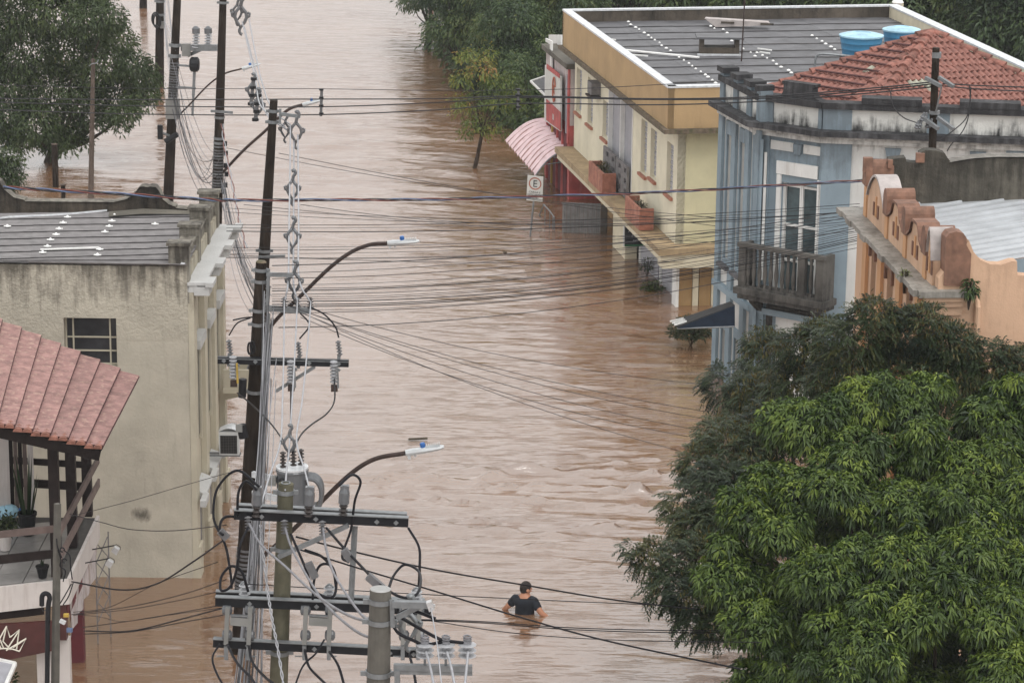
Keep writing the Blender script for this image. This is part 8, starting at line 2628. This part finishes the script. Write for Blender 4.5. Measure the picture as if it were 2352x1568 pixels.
# ================================================================== the wading man
def wading_man():
    c = G(1205, 1407, 0)
    t = thing('person', 'man in dark wet t-shirt wading chest deep, seen from behind', 'person', (c.x, c.y, -1.15))
    yaw = math.radians(-22)                                  # faces away, turned a little to the right
    fwd = Vector((math.sin(-yaw) , math.cos(yaw), 0)); rt = Vector((fwd.y, -fwd.x, 0))
    def q(x, y, z): return c + rt * x + fwd * y + Z_ * (z - .06)
    def skin_mesh(name, pts, edges, radii, mt, root, sub=2):
        me = bpy.data.meshes.new(name)
        off = wloc(t)
        me.from_pydata([p - off for p in pts], edges, [])
        o = bpy.data.objects.new(name, me)
        COL.objects.link(o)
        o.modifiers.new('skin', 'SKIN')
        for i, r in enumerate(radii):
            sv = me.skin_vertices[0].data[i]
            sv.radius = r if isinstance(r, tuple) else (r, r)
            sv.use_root = i == root
        s = o.modifiers.new('sub', 'SUBSURF'); s.levels = s.render_levels = sub
        dg = bpy.context.evaluated_depsgraph_get()
        m2 = bpy.data.meshes.new_from_object(o.evaluated_get(dg))
        bpy.data.objects.remove(o); bpy.data.meshes.remove(me)
        m2.materials.clear(); m2.materials.append(mt)
        for p in m2.polygons: p.use_smooth = True
        o = bpy.data.objects.new(name, m2); COL.objects.link(o); o.parent = t
        return o
    SH = .285
    pts = [q(0, 0, -.25), q(0, .0, .0), q(0, .01, .17), q(0, .0, .30), q(.0, .02, .385), q(.0, .035, .46), q(0, .03, .53),
           q(-.175, -.005, SH), q(-.29, -.05, .135), q(-.395, .04, .035), q(-.43, .12, -.03), q(-.44, .19, -.07),
           q(.175, -.005, SH), q(.30, -.05, .125), q(.41, .03, .02), q(.45, .11, -.04), q(.46, .18, -.08),
           q(-.10, 0, -.34), q(-.11, .02, -.72), q(-.12, -.02, -1.10), q(-.12, .10, -1.14),
           q(.10, 0, -.34), q(.11, .05, -.72), q(.12, .02, -1.10), q(.12, .14, -1.14)]
    ed = [(0, 1), (1, 2), (2, 3), (3, 4), (4, 5), (5, 6), (3, 7), (7, 8), (8, 9), (9, 10), (10, 11), (3, 12), (12, 13), (13, 14), (14, 15), (15, 16), (0, 17), (17, 18), (18, 19), (19, 20), (0, 21), (21, 22), (22, 23), (23, 24)]
    ra = [(.15, .11), (.145, .11), (.15, .115), (.10, .085), (.058, .06), (.080, .095), (.075, .085), .062, .050, .040, .030, .035, .062, .050, .040, .030, .035, .085, .065, .045, .04, .085, .065, .045, .04]
    skin_mesh('body', pts, ed, ra, MT['skin'], 0)
    # fingers under the surface, each its own chain
    for sx, hi in ((-1, 11), (1, 16)):
        h = pts[hi]
        for k in range(4):
            o = (k - 1.5) * .018
            m = MB(); a = h + rt * o; m.tube([a, a + fwd * .045 - Z_ * .012, a + fwd * .075 - Z_ * .035], [.010, .009, .007], 6); m.build('finger', MT['skin'], t)
        m = MB(); a = h - rt * sx * .03 - fwd * .03; m.tube([a, a - rt * sx * .03 + fwd * .02, a - rt * sx * .04 + fwd * .045], [.011, .010, .008], 6); m.build('thumb', MT['skin'], t)
    # shirt: torso and short sleeves
    sp = [q(0, 0, -.22), q(0, .0, .0), q(0, .008, .15), q(0, .0, .285), q(0, .012, .345), q(-.165, -.005, SH + .005), q(-.258, -.034, .160), q(.165, -.005, SH + .005), q(.266, -.026, .150)]
    se = [(0, 1), (1, 2), (2, 3), (3, 4), (3, 5), (5, 6), (3, 7), (7, 8)]
    skin_mesh('shirt', sp, se, [(.175, .135), (.168, .132), (.176, .138), (.128, .108), (.072, .07), (.086, .082), (.072, .07), (.086, .082), (.072, .07)], MT['shirt'], 0)
    # head turned to the right: hair cap, ears, nose
    hd = q(.0, .035, .475)
    look = (fwd * .75 + rt * .66).normalized(); hr = Vector((look.y, -look.x, 0))
    m = MB()
    rows = []
    for i in range(9):
        th = math.pi * i / 8
        rows.append([hd + hr * (.083 * math.sin(th) * math.cos(w)) + look * (.098 * math.sin(th) * math.sin(w)) + Z_ * (.115 * math.cos(th)) for w in np.linspace(0, 2 * math.pi, 15)])
    m.grid(rows); head = m.build('head', MT['skin'], t, smooth=True)
    m = MB()
    rows = []
    for i in range(8):
        th = math.pi * .70 * i / 7
        row = []
        for w in np.linspace(0, 2 * math.pi, 21):
            front = math.sin(w)
            lim = th * (1 - .42 * max(0, front + .25)) * (1 + .03 * math.sin(w * 8))
            rr = 1.05 + .03 * math.sin(w * 7 + i * 2.3) * math.sin(w * 3 + i) + .02 * math.sin(i * 5 + w * 11)
            row.append(hd + hr * (.083 * rr * math.sin(lim) * math.cos(w)) + look * (.098 * rr * math.sin(lim) * math.sin(w)) + Z_ * (.120 * math.cos(lim) + .004))
        rows.append(row)
    m.grid(rows); m.build('hair', MT['hair'], t, smooth=True)
    for s in (-1, 1):
        m = MB(); e = hd + hr * (.086 * s) - Z_ * .012 - look * .005
        m.lathe(e, hr * s + look * -.3, [(.022, -.006), (.030, .004), (.022, .012), (.0, .008)], 9); m.build('ear', MT['skin'], head, smooth=True)
    m = MB(); e = hd + look * .094 - Z_ * .01
    m.add([e + Z_ * .03, e + look * .03 - Z_ * .018, e + hr * .016 - Z_ * .022, e - hr * .016 - Z_ * .022], [(0, 1, 2), (0, 3, 1), (1, 3, 2)]); m.build('nose', MT['skin'], head)
    for s in (-1, 1):
        m = MB(); m.lathe(hd + look * .088 + hr * .033 * s + Z_ * .012, look, [(.010, 0), (.008, .006), (0, .008)], 8); m.build('eye', MT['white_paint'], head)
    m = MB(); m.bar(hd + look * .092 - hr * .025 - Z_ * .055, hd + look * .092 + hr * .025 - Z_ * .055, .008, .012); m.build('mouth', MT['red_paint'], head)
    m = MB(); m.lathe(q(0, 0, -.22) - Z_ * .22, Z_, [(.13, 0), (.165, .1), (.17, .2)], 12); m.build('trousers', MT['trousers'], t, smooth=True)
wading_man()

# ================================================================== small things
def extras():
    # drifting plank in the rough water
    a, b = G(938, 1008, .03), G(982, 1006, .04)
    m = MB(); m.bar(a, b, .05, .03); tag(m.build('drifting_plank', MT['debris']), 'dark plank drifting in the rough brown water', 'plank')
    # yellow gauge box on a mast behind the tank
    b = Y(2065, 40, 78)
    t = thing('camera_mast', 'thin mast with pale yellow box and white dome behind the dark roof', 'mast', Vector((b.x, b.y, -.3)))
    m = MB(); m.tube([Vector((b.x, b.y, -.3)), b], .03, 6); m.build('mast', MT['galv'], t)
    m = MB(); c = Y(2065, 18, 78); m.box(c, (.22, .16, .30)); m.build('box', MT['beige'], t)
    m = MB(); m.lathe(Y(2062, 6, 78), Z_, [(.12, -.06), (.17, 0), (.12, .08), (0, .12)], 12); m.build('dome', MT['white_cap'], t)
    # tilted white glazed panel at the lower left corner
    q = [Y(-12, 1513, 37.6), Y(35, 1523, 37.6), Y(14, 1572, 37.0), Y(-12, 1580, 37.0)]
    t = thing('glazed_panel', 'tilted pale panel with dark edge at the lower left corner below the signboard', 'panel', q[2])
    m = MB(); m.prism(q, Vector((0, .03, -.03))); m.build('sheet', MT['grey_door'], t)
    for a, b in ((q[0], q[1]), (q[1], q[2])):
        m = MB(); m.bar(a, b, .05, .05); m.build('edge', MT['white_paint'], t)
    # blue bag and things at the veranda left edge
    c = G(12, 1195, HZ + .02)
    t = thing('water_bottle', 'pale blue plastic water bottle lying on the veranda', 'bottle', c)
    m = MB(); m.lathe(c + Vector((-.1, 0, .11)), Vector((1, .3, .1)), [(.05, 0), (.11, .03), (.115, .1), (.10, .11), (.115, .13), (.115, .22), (.08, .28), (.03, .31)], 12); m.build('bottle_body', MT['tank_lid'], t)
    m = MB(); m.lathe(c + Vector((.20, .09, .141)), Vector((1, .3, .1)), [(.034, 0), (.034, .04)], 8); m.build('cap', MT['photocell'], t)
    # a few small floating bits
    rr = random.Random(4)
    for k, (x, y) in enumerate(((1344, 455), (1160, 580))):
        p = G(x, y, .02)
        m = MB(); m.lathe(p - Z_ * .02, Z_, [(.03, 0), (.055, .03), (.03, .05), (0, .055)], 7)
        tag(m.build('floating_debris', MT['debris']), ('small dark float in the open water before the yellow building', 'tiny dark float under the crossing wires')[k], 'debris', 'bits drifting on the flood')
extras()

# ================================================================== rain-damp air between the camera and the far bank
def haze():
    m = bpy.data.materials.new('damp_air')
    m.use_nodes = True
    nt = m.node_tree
    nt.nodes.clear()
    out = nt.nodes.new('ShaderNodeOutputMaterial')
    v = nt.nodes.new('ShaderNodeVolumePrincipled')
    v.inputs['Color'].default_value = (0.86, 0.88, 0.90, 1)
    v.inputs['Density'].default_value = 0.00042
    v.inputs['Anisotropy'].default_value = 0.1
    nt.links.new(v.outputs[0], out.inputs['Volume'])
    b = MB(); b.obox((-950, -80, -3.4), (1900, 0, 0), (0, 1650, 0), (0, 0, 22.5))
    o = b.build('haze', m)
    tag(o, 'thin rain haze over the flooded street', None, None, 'stuff')
haze()
